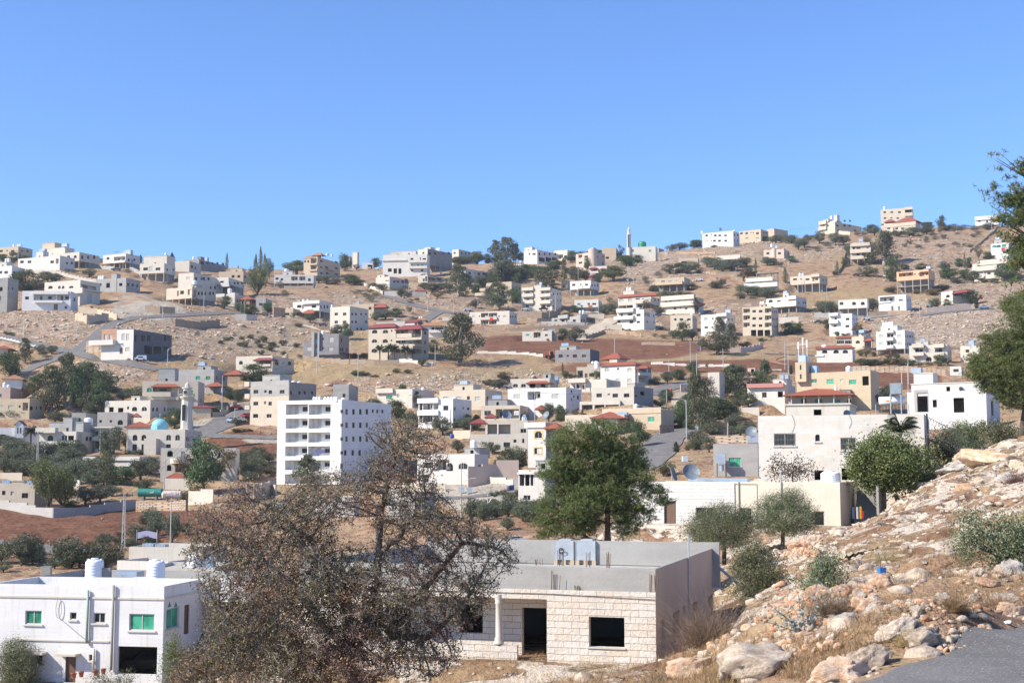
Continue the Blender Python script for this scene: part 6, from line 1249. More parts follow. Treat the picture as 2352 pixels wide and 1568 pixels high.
r_, k_, y0_ = minaret('tall pale minaret beside the green-domed mosque', 1733, 'D', [(480,58),(300,50),(135,50),(130,66),(120,68),(118,40),(60,38),(52,44),(48,24),(30,16),(20,10),(4,2)], g['f'].P.y+4, wallmat('e'))
m = MB()
for yy in (255, 180): m.box(-.35*1.2, .35*1.2, -24*k_-.12, -24*k_+.3, (y0_-yy)*k_-2, (y0_-yy)*k_+2.5)
m.obj('window', GLASS, r_)
r_, k_, y0_ = minaret('cream minaret with railed balcony beside the turquoise dome', 152, 'H', [(1610,200),(1560,196),(1558,150),(1170,132),(1165,150),(1140,182),(1125,184),(1122,104),(1025,100),(1020,128),(1005,128),(1003,62),(965,58),(950,34),(935,12),(820,4)], t_['f'].P.y+6, wallmat('e'))
m = MB(); m.box(-.45, .45, -66*k_-.25, -66*k_+.4, (y0_-1450)*k_, (y0_-1240)*k_); m.box(-.4, .4, -50*k_-.12, -50*k_+.3, (y0_-1105)*k_, (y0_-1050)*k_); m.obj('window', GLASS, r_)
m = MB(); rb = 92*k_/math.cos(math.pi/8)
for i in range(24): a = 2*math.pi*i/24; m.tube((rb*math.cos(a), rb*math.sin(a), (y0_-1125)*k_), (rb*math.cos(a), rb*math.sin(a), (y0_-1100)*k_), .05, .05, 4)
m.lathe([(rb-.05,0),(rb+.05,0),(rb+.05,.12),(rb-.05,.12)], (0,0,(y0_-1100)*k_), 24); m.obj('railing', wallmat('y'), r_)
# ---------------------------------------------------------------- the near stone house under construction
h = hous('pale rough-stone house with empty black openings'); f = h['f']; W, T = f.W, f.T
root = thing('house', h['nick'], 'house', f.P, -f.at, 'houses of the hillside town'); h['root'] = root; R4 = Matrix.Translation(f.P) @ Matrix.Rotation(-f.at, 4, 'Z'); f.R4 = R4
z1 = f.fp(1790, 650)[1]; zp = f.fp(1825, 462)[1]; zd = z1-.05; f.zd = zd
def r4(fn, a, b, c, d):
    x0, za = fn(a, b); x1, zb = fn(c, d); return [min(x0,x1), max(x0,x1), min(za,zb), max(za,zb)]
win = r4(f.fp, 1238, 848, 1530, 1105); por = r4(f.fp, -620, 665, 895, 1290); por[2] = -1.2
mb = MB(); wall_holes(mb, (0,0,0), (1,0,0), (0,1,0), -W, 0, -2.5, z1, [(*win, 0, False), (*por, 1.5, 'nb')], 0, .3)
# recess back wall with a door and a window
def fq(x, y): return f.fp(x, y, 1.5)
door = r4(fq, 690, 773, 893, 1222); w2 = r4(fq, 175, 745, 370, 985); w3 = r4(fq, -420, 745, -220, 985)
wall_holes(mb, (0,1.5,0), (1,0,0), (0,1,0), por[0], por[1], por[2], por[3], [(*door, 0, False), (*w2, 0, False), (*w3, 0, False)], 0, .3)
mb.face([(-W,0,-2.5), (-W,0,z1), (-W,T,z1), (-W,T,-2.5)]); mb.face([(-W,T,-2.5), (-W,T,z1), (0,T,z1), (0,T,-2.5)]); mb.obj('front_wall', NSTONE, root)
SIDEP = wallmat('q'); sh = []
for a, b, c, d in ((1830,878,1866,1100),(1928,820,1980,1040),(2005,768,2028,925),(2083,742,2130,930),(2215,685,2247,840)):
    y0, zt_ = f.sp(a, b); y1_, zb_ = f.sp(c, d); sh.append((y0, y1_, zb_, zt_, 0, False))
mb = MB(); wall_holes(mb, (.0,0,0), (0,1,0), (-1,0,0), 0, T, -3, zp, sh, 0, .25); m_side = mb.obj('side_wall', SIDEP, root)
PARC = wallmat('l'); mb = MB(); t = .16
mb.box(-W, -.003, .18, .18+t, z1-.02, zp); mb.box(-W, -W+t, .18+t, T-.003, z1-.02, zp-.003); mb.box(-W+t, -t-.003, T-t, T, z1-.02, zp+.28); mb.box(-t, -.003, .18+t, T-t-.003, z1-.02, zp-.002); mb.box(-.6, .35, T-.28, T+.04, z1-1.0, zp+.29)
mb.obj('parapet', PARC, root)
mb = MB(); mb.face([(-W+.01,.01,zd), (-.01,.01,zd), (-.01,T-.01,zd), (-W+.01,T-.01,zd)]); mb.face([(-W+.01,.01,zd-.3), (-W+.01,T-.01,zd-.3), (-.01,T-.01,zd-.3), (-.01,.01,zd-.3)]); mb.obj('roof', DECK, root)
mb = MB(); a, zb_ = f.fp(-620, 1080, -.02); b = f.fp(650, 1080, -.02)[0]; mb.box(a, b, .0-.03, .17, -1.2, f.fp(650, 1082)[1]); mb.obj('porch_parapet', NSTONE, root)
mb = MB(); mb.box(a-.4, b+.05, -.12, -.035, -2.5, f.fp(650, 1285)[1]); mb.obj('plinth', wallmat('c'), root)
for cx in (495, -430):
    x = f.fp(cx, 1070)[0]; zc0 = f.fp(cx, 1072)[1]; zc1 = f.fp(cx, 666)[1]; m = MB()
    m.lathe([(.20,zc0),(.20,zc0+.09),(.15,zc0+.14),(.17,zc0+.2),(.125,zc0+.26),(.125,zc1-.38),(.16,zc1-.33),(.13,zc1-.28),(.17,zc1-.16),(.17,zc1)], (x,.10,0), 20); m.obj('column', wallmat('e'), root, True)
mb = MB(); mb.box(win[0]-.05, win[1]+.05, -.05, .2, win[2]-.06, win[2]-.002); mb.obj('sill', wallmat('e'), root)
mb = MB(); mb.box(-W+.4, -.4, T*.55, T*.55+.2, -1.2, zd-.31); mb.box(-W+.4, -.4, 1.9, T-.3, -1.25, -1.2); mb.box(-1.5, -1.3, 2.2, T-.3, -1.2, zd-.31); mb.box(-1.29, -.3, 2.2, 2.35, -1.2, zd-.31); mb.obj('inner_wall_light_block', wallmat('g'), root)  # inner wall and floor, plus partitions added to keep light off behind side openings
def rebar(x, y, z, n, hgt, par):
    m = MB()
    for i in range(n): q = (x+rnd.uniform(-.2,.2), y+rnd.uniform(-.08,.08)); m.tube((q[0],q[1],z), (q[0]+rnd.uniform(-.04,.04),q[1],z+hgt*rnd.uniform(.7,1)), .012, .012, 4)
    m.obj('rebar', RUST, par)
for xp in (968, 1765): x = f.fp(xp, 630)[0]; rebar(x, .08, z1, 5, .75, root)
x = f.fp(1135, 610)[0]; rebar(x, .08, z1, 6, .2, root)
def roofpt(x, y, tile='Z', z=None): P = hitz(*px(tile, x, y), (f.P.z+zd) if z is None else z); return R4.inverted() @ P
for xp, yp in ((825,428),(1005,432),(1240,443),(1408,450)): q = roofpt(xp, yp); rebar(q.x, q.y, zd, 6, .8 if xp > 900 else .35, root)
m = MB(); x = f.sp(2045, 400)[0]; m.tube((.05,x,-1), (.05,x,zp), .03, .03); m.tube((.05,x,zp), (.05,x,zp+1.0), .03, .03); m.obj('pipe', STEEL, root)
m = MB(); x = f.fp(905, 640)[0]; m.tube((-W,-.03,z1-.14), (x,-.03,z1-.16), .012, .012, 4); m.tube((x,-.03,z1-.16), (-.02,-.03,z1-.28), .012, .012, 4); m.obj('cable', DARKM, root)
m = MB(); m.tube((.3,T-.1,zp-.9), (2.6,T-1.6,zp-2.6), .07, .07, 8); m.obj('drain_pipe', STEEL, root)
# two box tanks on concrete blocks
for i, (xa, xb, yb) in enumerate(((955, 1125, 400), (1131, 1303, 404))):
    P0 = roofpt(xa, yb+22); P1 = roofpt(xb, yb+22); w_ = abs(P1.x-P0.x); y_ = P0.y; R_ = thing('water_tank', ['square galvanised tank with coiled pipe on near stone house', 'square galvanised tank nearer the right on near stone house'][i], 'water tank', R4 @ Vector(((P0.x+P1.x)/2, y_+w_/2, zd)), -f.at, 'galvanised tanks on the near roof')
    hh = (yb-215)*.2808*(P0.y+f.P.y)/F*.84; m = MB(); m.box(-w_/2, w_/2, -w_/2, w_/2, .24, .24+hh); m.box(-.25,.25,-.1,.4,.24+hh,.24+hh+.07)
    for sx in (-w_/2, w_/2-.03): m.box(sx, sx+.03, -w_/2-.012, -w_/2, .24, .24+hh)
    o = m.obj('tank_body', plain('shiny_tank', (.50,.53,.55), .35, .35, .2, 1.0), R_)
    m = MB()
    for sx in (-.42, 0, .42):
        for sy in (-.4, .35): m.box(sx*w_-.1, sx*w_+.1, sy*w_-.1, sy*w_+.12, 0, .238)
    m.obj('support_block', wallmat('t'), R_)
    if i == 0:
        m = MB(); pr_ = None
        for j in range(40): a = j*.55; q = Vector((-w_*.1+.13*math.cos(a), -w_/2-.08-.002*j, .62+.1*math.sin(a)+.003*j)); (m.tube(pr_, q, .012, .012, 4) if pr_ else None); pr_ = q
        m.tube((-w_*.15,-w_/2-.1,.05), (-w_*.15,-w_/2-.1,.6), .012, .012, 4); m.obj('coiled_pipe', DARKM, R_)
    m = MB(); m.box(-.3,.3,-.3,.3,.24+hh+.002,.24+hh+.06); m.obj('lid', STEEL, R_)
m = MB(); q = roofpt(928, 410)
for j in range(4): m.box(q.x-.2+.02*(j%2), q.x+.2, q.y, q.y+.3, zd+.2*j+.002, zd+.2*j+.19)
o = m.obj('block_stack', wallmat('t')); o.matrix_world = R4; tag(o, 'stack of cement blocks left of the shiny roof tanks', 'blocks')
# ---------------------------------------------------------------- roof things on other near houses
def on_roof(h, tile, x, y): f = h['f']; P = hitz(*px(tile, x, y), f.P.z+f.zd); return P
def big_tank(P, wd, hg, label, rz=0):
    R_ = thing('water_tank', label, 'water tank', P, rz, 'big white roof tanks'); m = MB(); pr = [(.01,0),(.49*wd,0)]; n = 7
    for i in range(n): z = hg*(.04+.78*i/n); pr += [(.5*wd,z),(.5*wd,z+hg*.06),(.478*wd,z+hg*.085)]
    pr += [(.5*wd,hg*.84),(.42*wd,hg*.92),(.2*wd,hg*.95)]; m.lathe(pr, n=28); m.obj('tank_body', TANKW, R_, True)
    m = MB(); m.lathe([(.2*wd,hg*.94),(.2*wd,hg),(.01,hg*1.01)], n=16); m.obj('lid', TANKW, R_); 
    m = MB()
    for a in (0, 1.57, 3.14, 4.71): m.box(.34*wd*math.cos(a)-.07, .34*wd*math.cos(a)+.07, .34*wd*math.sin(a)-.07, .34*wd*math.sin(a)+.07, hg*.86, hg*.97)
    m.obj('lifting_lug', TANKW, R_); return R_
def box_tank(P, w_, d_, h_, label, rz, mat=None):
    R_ = thing('water_tank', label, 'water tank', P, rz, 'box tanks on near roofs'); m = MB(); m.box(-w_/2, w_/2, 0, d_, .15, h_); m.obj('tank_body', mat or TANKM, R_)
    m = MB(); [m.box(sx*w_-.06, sx*w_+.06, y, y+.12, 0, .148) for sx in (-.42,.36) for y in (.05, d_-.2)]; m.obj('foot', CONC, R_)
    m = MB(); m.tube((-w_*.2,-.03,.2), (-w_*.2,-.03,h_*.8), .015, .015, 5); m.tube((-w_*.2,-.03,h_*.8), (w_*.15,-.03,h_*.45), .015, .015, 5); m.obj('pipe', STEEL, R_); return R_
hy = hous('long white two-storey house with green windows'); ky = hy['f'].k*.286
for xc, yb, wpx, hpx, lb in ((755, 778, 140, 112, 'large round white tank left on the green-window house'), (1250, 790, 138, 95, 'large round white tank right on the green-window house')):
    P = on_roof(hy, 'Y', xc, yb-8); big_tank(P, wpx*ky*1.15, 1.85, lb)
P = on_roof(hy, 'Y', 1012, 772); box_tank(P, 195*ky, 1.3, 90*ky*1.2, 'wide galvanised box tank between the round white tanks', -hy['f'].at)
P = on_roof(hy, 'Y', 1108, 790); box_tank(P, 135*ky, .9, 62*ky*1.2, 'low pale box tank in front of the wider box tank', -hy['f'].at, plain('pale_box', (.55,.57,.58), .5))
for xc, yb, lb in ((365, 758, 'grey cement block pier on the white roof'), (845, 772, 'slim grey block pier beside the left round tank')):
    P = on_roof(hy, 'Y', xc, yb); m = MB(); m.box(-.33, .33, 0, .4, 0, 1.15); o = m.obj('block_pier', CONC, None, False, P); tag(o, lb, 'blocks')
P = on_roof(hy, 'Y', 602, 765); m = MB(); m.lathe([(.25,.0),(.5,.02),(.5,.3),(.25,.32)], n=18); o = m.obj('old_tyre', plain('rubber', (.02,.02,.02), .8), None, True, P); tag(o, 'black tyre lying on the white roof', 'tyre')
fY = hy['f']; ry = hy['root']
m = MB(); zl, zh = fY.fp(650, 1225)[1], fY.fp(650, 880)[1]
m.box(-fY.W, .06, -.07, -.003, zh-.06, zh+.06); m.box(.003, .07, 0, fY.T, zh-.06, zh+.06); m.obj('string_course', wallmat('e'), ry)
m = MB(); m.box(fY.fp(170,0)[0], fY.fp(915,0)[0], -.08, -.003, zl-.07, zl+.02); m.obj('string_course', wallmat('e'), ry)
for xp, ya, yb, mt in ((716, 820, 1245, plain('green_pipe', (.28,.36,.33), .5)), (920, 780, 1460, wallmat('l')), (762, 1290, 1480, wallmat('w'))):
    m = MB(); x, za = fY.fp(xp, ya); _, zb = fY.fp(xp, yb); m.tube((x,-.14,zb), (x,-.14,za), .085, .085, 10); m.obj('drain_pipe', mt, ry, True)
for xa, xb, yy in ((262, 380, 1322), (482, 645, 1332)):
    m = MB(); a, z = fY.fp(xa, yy); b, _ = fY.fp(xb, yy); m.box(a, b, -.7, -.003, z-.06, z+.08); m.obj('door_canopy', wallmat('e'), ry)
m = MB(); a, z = fY.fp(582, 1540); b, z2 = fY.fp(905, 1470); m.box(a, b, -1.3, -1.1, -1, z); m.obj('garden_wall', wallmat('w'), ry)
for i, x in enumerate((592, 652, 768, 830)):
    a, z0 = fY.fp(x, 1530-i*12, -1.2); m = MB(); m.lathe([(.12,0),(.17,.3),(.19,.3),(.19,.34),(.14,.34)], n=12); o = m.obj('flower_pot', plain('terracotta', (.40,.13,.07), .8), None, True, fY.R4 @ Vector((a,-1.2,z0))); tag(o, 'terracotta flower pot on the low white wall below green-window house', 'flower pot', 'flower pots on the low wall')
for i in (0, 1):
    m = MB(); y0, zq = fY.sp(1360+i*50, 962); m.face([(.012,y0-.28,zq+.05),(.012,y0+.28,zq+.05),(.012,y0,zq+.42)]); m.obj('pointed_fanlight', GREENG, ry)
fm = MB(); x, z = fY.fp(480, 900); pr_ = None
for j in range(22): a = -math.pi/2+j*.3; q = Vector((x+.2*math.cos(a), -.1, z-.55+.62*math.sin(a))); (fm.tube(pr_, q, .02, .02, 5) if pr_ else None); pr_ = q
x2, zz2 = fY.fp(740, 1260); fm.tube((x,-.1,z-1.1), (x2,-.1,zz2), .018, .018, 5); fm.obj('hanging_cable', plain('grey_cable', (.35,.34,.32)), ry)
m = MB(); TW_ = fY.T; zz = fY.Hh; x1w = 3.2
wall_holes(m, (0,TW_+.004,0), (1,0,0), (0,1,0), .0, x1w, zl-.2, zz, [], 0); wall_holes(m, (x1w,TW_,0), (0,1,0), (-1,0,0), 0, 7, -6, zz, [(1.5,2.5,1,3,0,False)], 0); m.face([(-fY.W,TW_+7,-6),(-fY.W,TW_+7,zz),(x1w,TW_+7,zz),(x1w,TW_+7,-6)]); m.face([(-fY.W,TW_,-6),(-fY.W,TW_,zz),(-fY.W,TW_+7,zz),(-fY.W,TW_+7,-6)]); m.box(-fY.W+.01, x1w-.01, TW_+.01, TW_+6.9, zz-.8, zz-.75)
m.box(-fY.W, x1w, TW_+6.8, TW_+6.99, zz-.74, zz+.02); m.box(x1w-.2, x1w-.003, TW_+.01, TW_+6.8, zz-.74, zz+.01); m.obj('rear_wing', wallmat('l'), ry)
m = MB(); m.box(.0, x1w+.5, TW_-.5, TW_+.0, zz-1.5, zz+.05); m.obj('canopy', wallmat('x'), ry)
m = MB(); sy0, sz0 = fY.sp(1330, 1260); m2 = []
for j in range(12): m.box(.02, 1.5, 6.5-j*.33, 6.5-(j-1)*.33, -2, zl-.1-j*.19)
m.obj('outside_stairs', CONC, ry)
# near bungalow: roof tank, dishes, laundry, stairs
hb = hous('white stone and cream bungalow with big round roof tank'); fb = hb['f']; kb = fb.k*.2442
loc_b = lambda x, o: fb.R4 @ Vector((fb.fp(x, 300, o)[0], o, fb.zd))
P = loc_b(1935, 2.2); big_tank(P, 185*kb*1.02, 112*kb+.4, 'wide white round tank with ribs on the cream bungalow')
P = loc_b(440, 3.0)+Vector((0,0,.4)); dish(P, .65, 1.2, 'pale dish seen edge-on at the left of the bungalow roof', .3)
P = loc_b(620, 4.0)+Vector((0,0,.4)); dish(P, .75, .15, 'big grey-blue dish facing us on the bungalow roof', .5)
P = loc_b(870, 7.0); box_tank(P, 5.2, 1.2, .75, 'long low metal box on the back of the bungalow roof', -fb.at)
rb_ = hb['root']; m = MB()
for j in range(13): m.box(.35, 2.4, 7.5-j*.32, 7.5-(j-1)*.32+.02, -3, fb.Hh-.9-j*.3)
m.obj('outside_stairs', wallmat('g'), rb_); m = MB(); m.box(.3, 2.6, 7.6, 8.6, -3, fb.Hh-.25); m.box(2.41, 2.6, 3.0, 7.598, -3, fb.Hh-.3); m.obj('stair_wall', wallmat('l'), rb_)
m = MB()
for xp in (1072, 1472): x, z = fb.fp(xp, 470); m.tube((x,-.06,-1), (x,-.06,fb.Hh+(.0 if xp < 1200 else .8)), .05, .05, 8)
x0_, z0_ = fb.fp(1030, 310); m.tube((x0_,-.05,-1.5), (x0_,-.05,z0_), .025, .025, 6); x1_, z1_ = fb.fp(1240, 312); m.tube((x0_,-.05,z0_-.05), (x1_,-.05,z1_-.05), .02, .02, 5); m.tube((x1_,-.05,z1_-.05), (x1_,-.05,.6), .02, .02, 5); m.obj('pipe', plain('grey_cable', (.35,.34,.32)), rb_)
m = MB()
for i in range(3): q = fb.fp(70+i*230, 825); m.box(q[0]-.28, q[0]+.28, -1.5, -1.0, -5.5, fb.fp(200, 822)[1]-.003)
m.obj('column', wallmat('c'), rb_)
for i, (dx, c_, hh, lb) in enumerate(((0, (.08,.12,.25), .9, 'dark blue and white cloth'), (.3, (.7,.7,.68), .9, 'white cloth'), (.55, (.75,.45,.03), .95, 'yellow cloth'), (.72, (.55,.03,.03), .6, 'red cloth'))):
    m = MB(); nseg = 6
    for s in range(nseg): m.box(1.0+dx+s*.022, 1.0+dx+(s+1)*.022, -.6+.04*math.sin(s*2.), -.57+.04*math.sin(s*2.), .55, .55+hh)
    o = m.obj('laundry', plain('cloth%d' % i, c_, .9)); o.matrix_world = fb.R4; tag(o, lb+' hanging at the right corner of the cream bungalow', 'laundry')
# stone house: solar heater, dish, loops of cable, black iron stair
hq = hous('big pale stone house with grilled windows'); fq_ = hq['f']; kq = fq_.k*.21875
P = on_roof(hq, 'R', 970, 545); R_ = thing('solar_water_heater', 'white solar water heater with tube collector on stone house', 'solar heater', P, -fq_.at)
m = MB(); m.tube((-115*kq,0,1.05), (115*kq,0,1.05), .30, .30, 20); m.obj('cylinder', TANKW, R_, True); m = MB(); m.box(-55*kq, -20*kq, -.305, -.295, .98, 1.1); m.obj('emblem', plain('heater_mark', (.55,.22,.05)), R_)
m = MB()
for i in range(18): x = -108*kq+216*kq*i/17; m.tube((x,.0,.8), (x,-1.0,.12), .03, .03, 5)
m.obj('collector_tube', DARKM, R_)
m = MB(); [m.tube((x,.1,0), (x,.1,.8), .03, .03, 4) for x in (-1.2,1.2)]; m.obj('frame', STEEL, R_)
P = hitz(*px('R', 1000, 530), fq_.P.z+fq_.zd); m = MB(); kk = P.y/F*.21875; m.box(-58*kk, 58*kk, 1.2, 2.3, 1.5, 1.5+112*kk)
R_ = thing('water_tank', 'tall metal tank on a stand behind the solar heater', 'water tank', P, -fq_.at, 'box tanks on near roofs'); m.obj('tank_body', plain('grey_green_tank', (.30,.36,.37), .4, .3), R_); m = MB(); [m.tube((sx*55*kk,y,0), (sx*55*kk,y,1.5), .04, .04, 4) for sx in (-1,1) for y in (1.3,2.2)]; m.obj('stand', STEEL, R_)
R_ = thing('iron_staircase', 'black iron staircase with lattice railing at stone house corner', 'staircase', fq_.R4 @ Vector((.2,-.3,0)), -fq_.at)
za = fq_.Hh-.3; m = MB(); m.tube((.05,0,-1), (.05,0,za+.3), .09, .09, 6); n = 16
for j in range(n): x = .3+j*.36; z = za-1.9-j*.21; m.box(x, x+.38, -.5, .5, z-.05, z)
m.tube((.1,-.5,za-1.9), (6.2,-.5,za-5.3), .07, .07, 4); m.obj('steps', DARKM, R_); m = MB()
for j in range(26): x = .1+j*.24; z = za-.0-j*.137; m.tube((x,-.52,z-1.35), (x+.25,-.52,z-.15), .014, .014, 4); m.tube((x+.25,-.52,z-1.5), (x,-.52,z), .014, .014, 4)
m.tube((.1,-.52,za), (6.3,-.52,za-3.5), .03, .03, 5); m.tube((.1,-.52,za-1.3), (6.3,-.52,za-4.8), .03, .03, 5); m.obj('railing', plain('dark_green_iron', (.06,.08,.07), .5), R_)
for xp, ya in ((-90, 545), (505, 540)):
    m = MB(); x, z = fq_.fp(xp, ya); pr_ = None
    for j in range(14):
        q = Vector((x+.25*math.sin(j*.24), -.05, z-.12*j*(1 if xp < 0 else .8))); (m.tube(pr_, q, .018, .018, 4) if pr_ else None); pr_ = q
    m.obj('hanging_cable', plain('grey_cable', (.35,.34,.32)), hq['root'])
hg = hous('grey rendered house between road and stone house'); fg_ = hg['f']; kg = fg_.k*.1953
R_ = thing('water_tank', 'grey box tank raised on a stand before the grey house', 'water tank', fg_.R4 @ Vector((fg_.fp(1290, 1120)[0], -1.4, fg_.fp(1290, 1125)[1])), -fg_.at, 'box tanks on near roofs')
m = MB(); m.box(-52*kg, 52*kg, -.6, .6, 88*kg, 200*kg); m.obj('tank_body', TANKM, R_); m = MB(); [m.tube((sx*50*kg,y,-1), (sx*50*kg,y,88*kg), .04, .04, 4) for sx in (-1,1) for y in (-.5,.5)]; m.obj('stand', RUST, R_); m = MB(); m.lathe([(.01,0),(30*kg,0),(30*kg,75*kg),(.01,75*kg)], n=14); m.obj('drum', TANKM, R_)
P = hitz(*px('Q', 1655, 806), fg_.P.z+fg_.zd+.3); box_tank(P, 118*kg, 1.2, 105*kg, 'square tank with red scrawl on the grey house', -fg_.at)
m = MB(); pr_ = None
for j in range(12): q = Vector((P.x-.5+.09*j, P.y-.08, P.z+1.2+.12*math.sin(j*2.3)-.02*j)); (m.tube(pr_, q, .02, .02, 4) if pr_ else None); pr_ = q
o = m.obj('graffiti', plain('red_paint', (.6,.05,.05))); tag(o, 'red scribble painted on the square tank of the grey house', 'graffiti')
dish(hitz(*px('Q', 1672, 800), fg_.P.z+fg_.zd)+Vector((0,2.2,.7)), .75, -.3, 'large grey dish beside the edge of the stone house', .5)
# ---------------------------------------------------------------- big near trees grown from lobes at their own distance
def needles(C, n_per, R, ln, wd, up=.25):
    N = len(C)*n_per; c = np.repeat(C, n_per, 0); d = R.normal(size=(N, 3)); d[:, 2] += up; d /= np.linalg.norm(d, axis=1)[:, None]
    e = np.cross(d, R.normal(size=(N, 3))); e /= np.linalg.norm(e, axis=1)[:, None]+1e-9; l = ln*R.uniform(.6, 1.2, (N, 1))
    V = np.stack([c-e*wd, c+e*wd, c+d*l+e*wd*.3, c+d*l-e*wd*.3], 1).reshape(-1, 3); return V, np.arange(N*4).reshape(-1, 4)
def lobe_tree(name, label, base, D, lobes, kind, density, leaf, limbs, trunk_r, seed, pineish=False, fork=None, cones=0, shell=.35, cat='tree'):
    """lobes: (u, v, ru, rv) give the outline; every lobe has the same depth as width"""
    R = np.random.RandomState(seed); k = D/F; u0, v0 = base; B = hitD(u0, v0, D); root = thing(name, label, cat, B)
    cen, rad = [], []
    for u, v, ru, rv in lobes:
        dd = R.uniform(-.5, .5)*ru*k*1.4; p = hitD(u, v, D)+Vector((0, dd, 0))-B; cen.append(p[:]); rad.append((ru*k, ru*k*.9, rv*k))
    cen = np.array(cen); rad = np.array(rad); vol = rad[:, 0]*rad[:, 2]; tot = int(density*vol.sum()*(7.5 if pineish else 20))
    # small tufts grouped in clumps inside the lobes
    ncl = max(30, tot//(30 if pineish else 22)); idx = R.choice(len(cen), ncl, p=vol/vol.sum()); d = R.normal(size=(ncl, 3)); d /= np.linalg.norm(d, axis=1)[:, None]
    q = (shell+(1-shell)*R.rand(ncl)**.6)*R.uniform(.8, 1.12, ncl); cc = cen[idx]+d*q[:, None]*rad[idx]
    cr = (leaf*(4.2 if pineish else 6.5))*R.uniform(.6, 1.3, ncl)
    if not pineish: cc = cen[idx]+d*(q*R.uniform(.75, 1.35, ncl))[:, None]*rad[idx]*1.08
    if pineish:
        pts = np.repeat(cc, 11, 0)+R.normal(size=(ncl*11, 3))*np.repeat(cr, 11)[:, None]*np.array([.5, .5, .24]); V, Fc = needles(pts, 10, R, leaf*1.6, leaf*.10, .45)
    else:
        m = 22; pts = np.repeat(cc, m, 0)+R.normal(size=(ncl*m, 3))*np.repeat(cr, m)[:, None]*.42; V, Fc = rquads(pts, leaf*1.45, .45, .1, R)
    newobj('crown', np_mesh('crown', V, Fc, LM['olive2' if kind == 'olive' else kind]), root)
    tm = MB(); fk = Vector(fork) if fork else Vector((R.uniform(-.2,.2), 0, (cen[:, 2].min()+cen[:, 2].mean())/2*.8)); tm.path([(0,0,-.6), (fk.x*.5, fk.y, fk.z*.5), tuple(fk)], [trunk_r*1.25, trunk_r, trunk_r*.8], 9)
    order = np.argsort(-vol)[:limbs]
    for i in order:
        e = Vector(cen[i]); st = fk if not pineish else Vector((fk.x, fk.y, min(max(e.z-.25*abs(e.x)-.5, fk.z*.35), cen[:, 2].max()*.9)))
        mid = (st+e)/2+Vector((R.uniform(-.2,.2), R.uniform(-.2,.2), -.12*abs(e.x))); tm.path([st, mid, e], [trunk_r*.5, trunk_r*.28, trunk_r*.08], 6)
        for j in range(3): e2 = e+Vector(R.normal(size=3)*rad[i]*.6); tm.path([mid, (mid+e2)/2, e2], [trunk_r*.2, trunk_r*.12, trunk_r*.04], 5)
    if pineish: tm.path([tuple(fk), (fk.x*.8, 0, cen[:, 2].max()*.95)], [trunk_r*.8, trunk_r*.2], 8)
    tm.obj('trunk', BARK, root, True)
    if cones:
        m = MB()
        for i in R.choice(len(cc), cones): p = cc[i]; m.lathe([(.01,-.06),(.03,-.03),(.035,.0),(.01,.06)], tuple(p), 6)
        o = m.obj('cone', plain('pine_cone', (.12,.06,.035), .8), root); o['kind'] = 'stuff'
    return root
def hitD(u, v, D): tx, tz = ray(u, v); return Vector((tx*D, D, tz*D))
gp = lambda u, D: look(ZF, (u-UC)/F*D, D)
# middle pine
lobe_tree('pine_tree', 'big dark green pine standing behind the near stone house', (1396, 1262), 78, [(1330,1005,62,36),(1290,1022,36,26),(1385,990,45,30),(1425,1040,52,42),(1465,1052,24,30),(1345,1065,70,50),(1280,1085,48,28),(1400,1100,60,36),(1455,1095,55,32),(1500,1125,30,16),(1515,1150,24,14),(1300,1130,50,30),(1265,1165,38,26),(1330,1165,55,35),(1255,1205,32,28),(1305,1205,48,34),(1345,1215,26,24),(1440,1150,50,26),(1470,1180,36,24),(1440,1210,32,24),(1250,1228,22,12),(1390,1050,50,40),(1290,1060,30,26),(1385,1135,55,34),(1350,1130,40,30),(1425,1185,30,26),(1360,1190,26,30),(1320,1100,50,36),(1430,1070,50,36)], 'pine', 340, .10, 16, .20, 5, True, (.0,0,1.2), 120)
# right pine and the nearer boughs above it
lobe_tree('pine_tree', 'large pine hiding the corner of the white block house', (2345, 1010), 118, [(2335,735,48,42),(2300,785,52,36),(2262,828,44,30),(2236,856,26,20),(2290,850,60,34),(2340,820,60,46),(2280,885,44,22),(2330,880,60,34),(2312,912,36,16),(2345,930,40,14),(2390,790,60,60),(2410,860,70,50),(2360,700,34,34),(2385,740,50,50),(2440,820,60,60),(2320,700,22,22)], 'pine', 230, .13, 12, .26, 9, True, (.6,0,3.5), 100)
rt = lobe_tree('pine_tree', 'nearest pine reaching in from the right edge with cones', (2470, 1180), 46, [(2262,440,8,10),(2275,430,12,8),(2290,362,9,12),(2300,385,9,10),(2318,402,10,10),(2340,350,7,12),(2348,385,10,20),(2315,470,14,14),(2335,455,16,20),(2302,452,12,9),(2295,505,14,9),(2318,512,18,14),(2342,500,18,24),(2310,540,14,10),(2338,548,22,16),(2325,580,16,14),(2345,600,18,24),(2340,640,20,14),(2322,620,12,8),(2350,670,16,10),(2330,655,14,7),(2385,400,20,50),(2400,500,26,40),(2330,430,12,10),(2285,470,9,7),(2352,440,20,30),(2352,560,20,30),(2352,470,24,24),(2335,600,20,20)], 'pine', 400, .085, 20, .10, 13, True, (-.0,0,4.0), 170, .1)
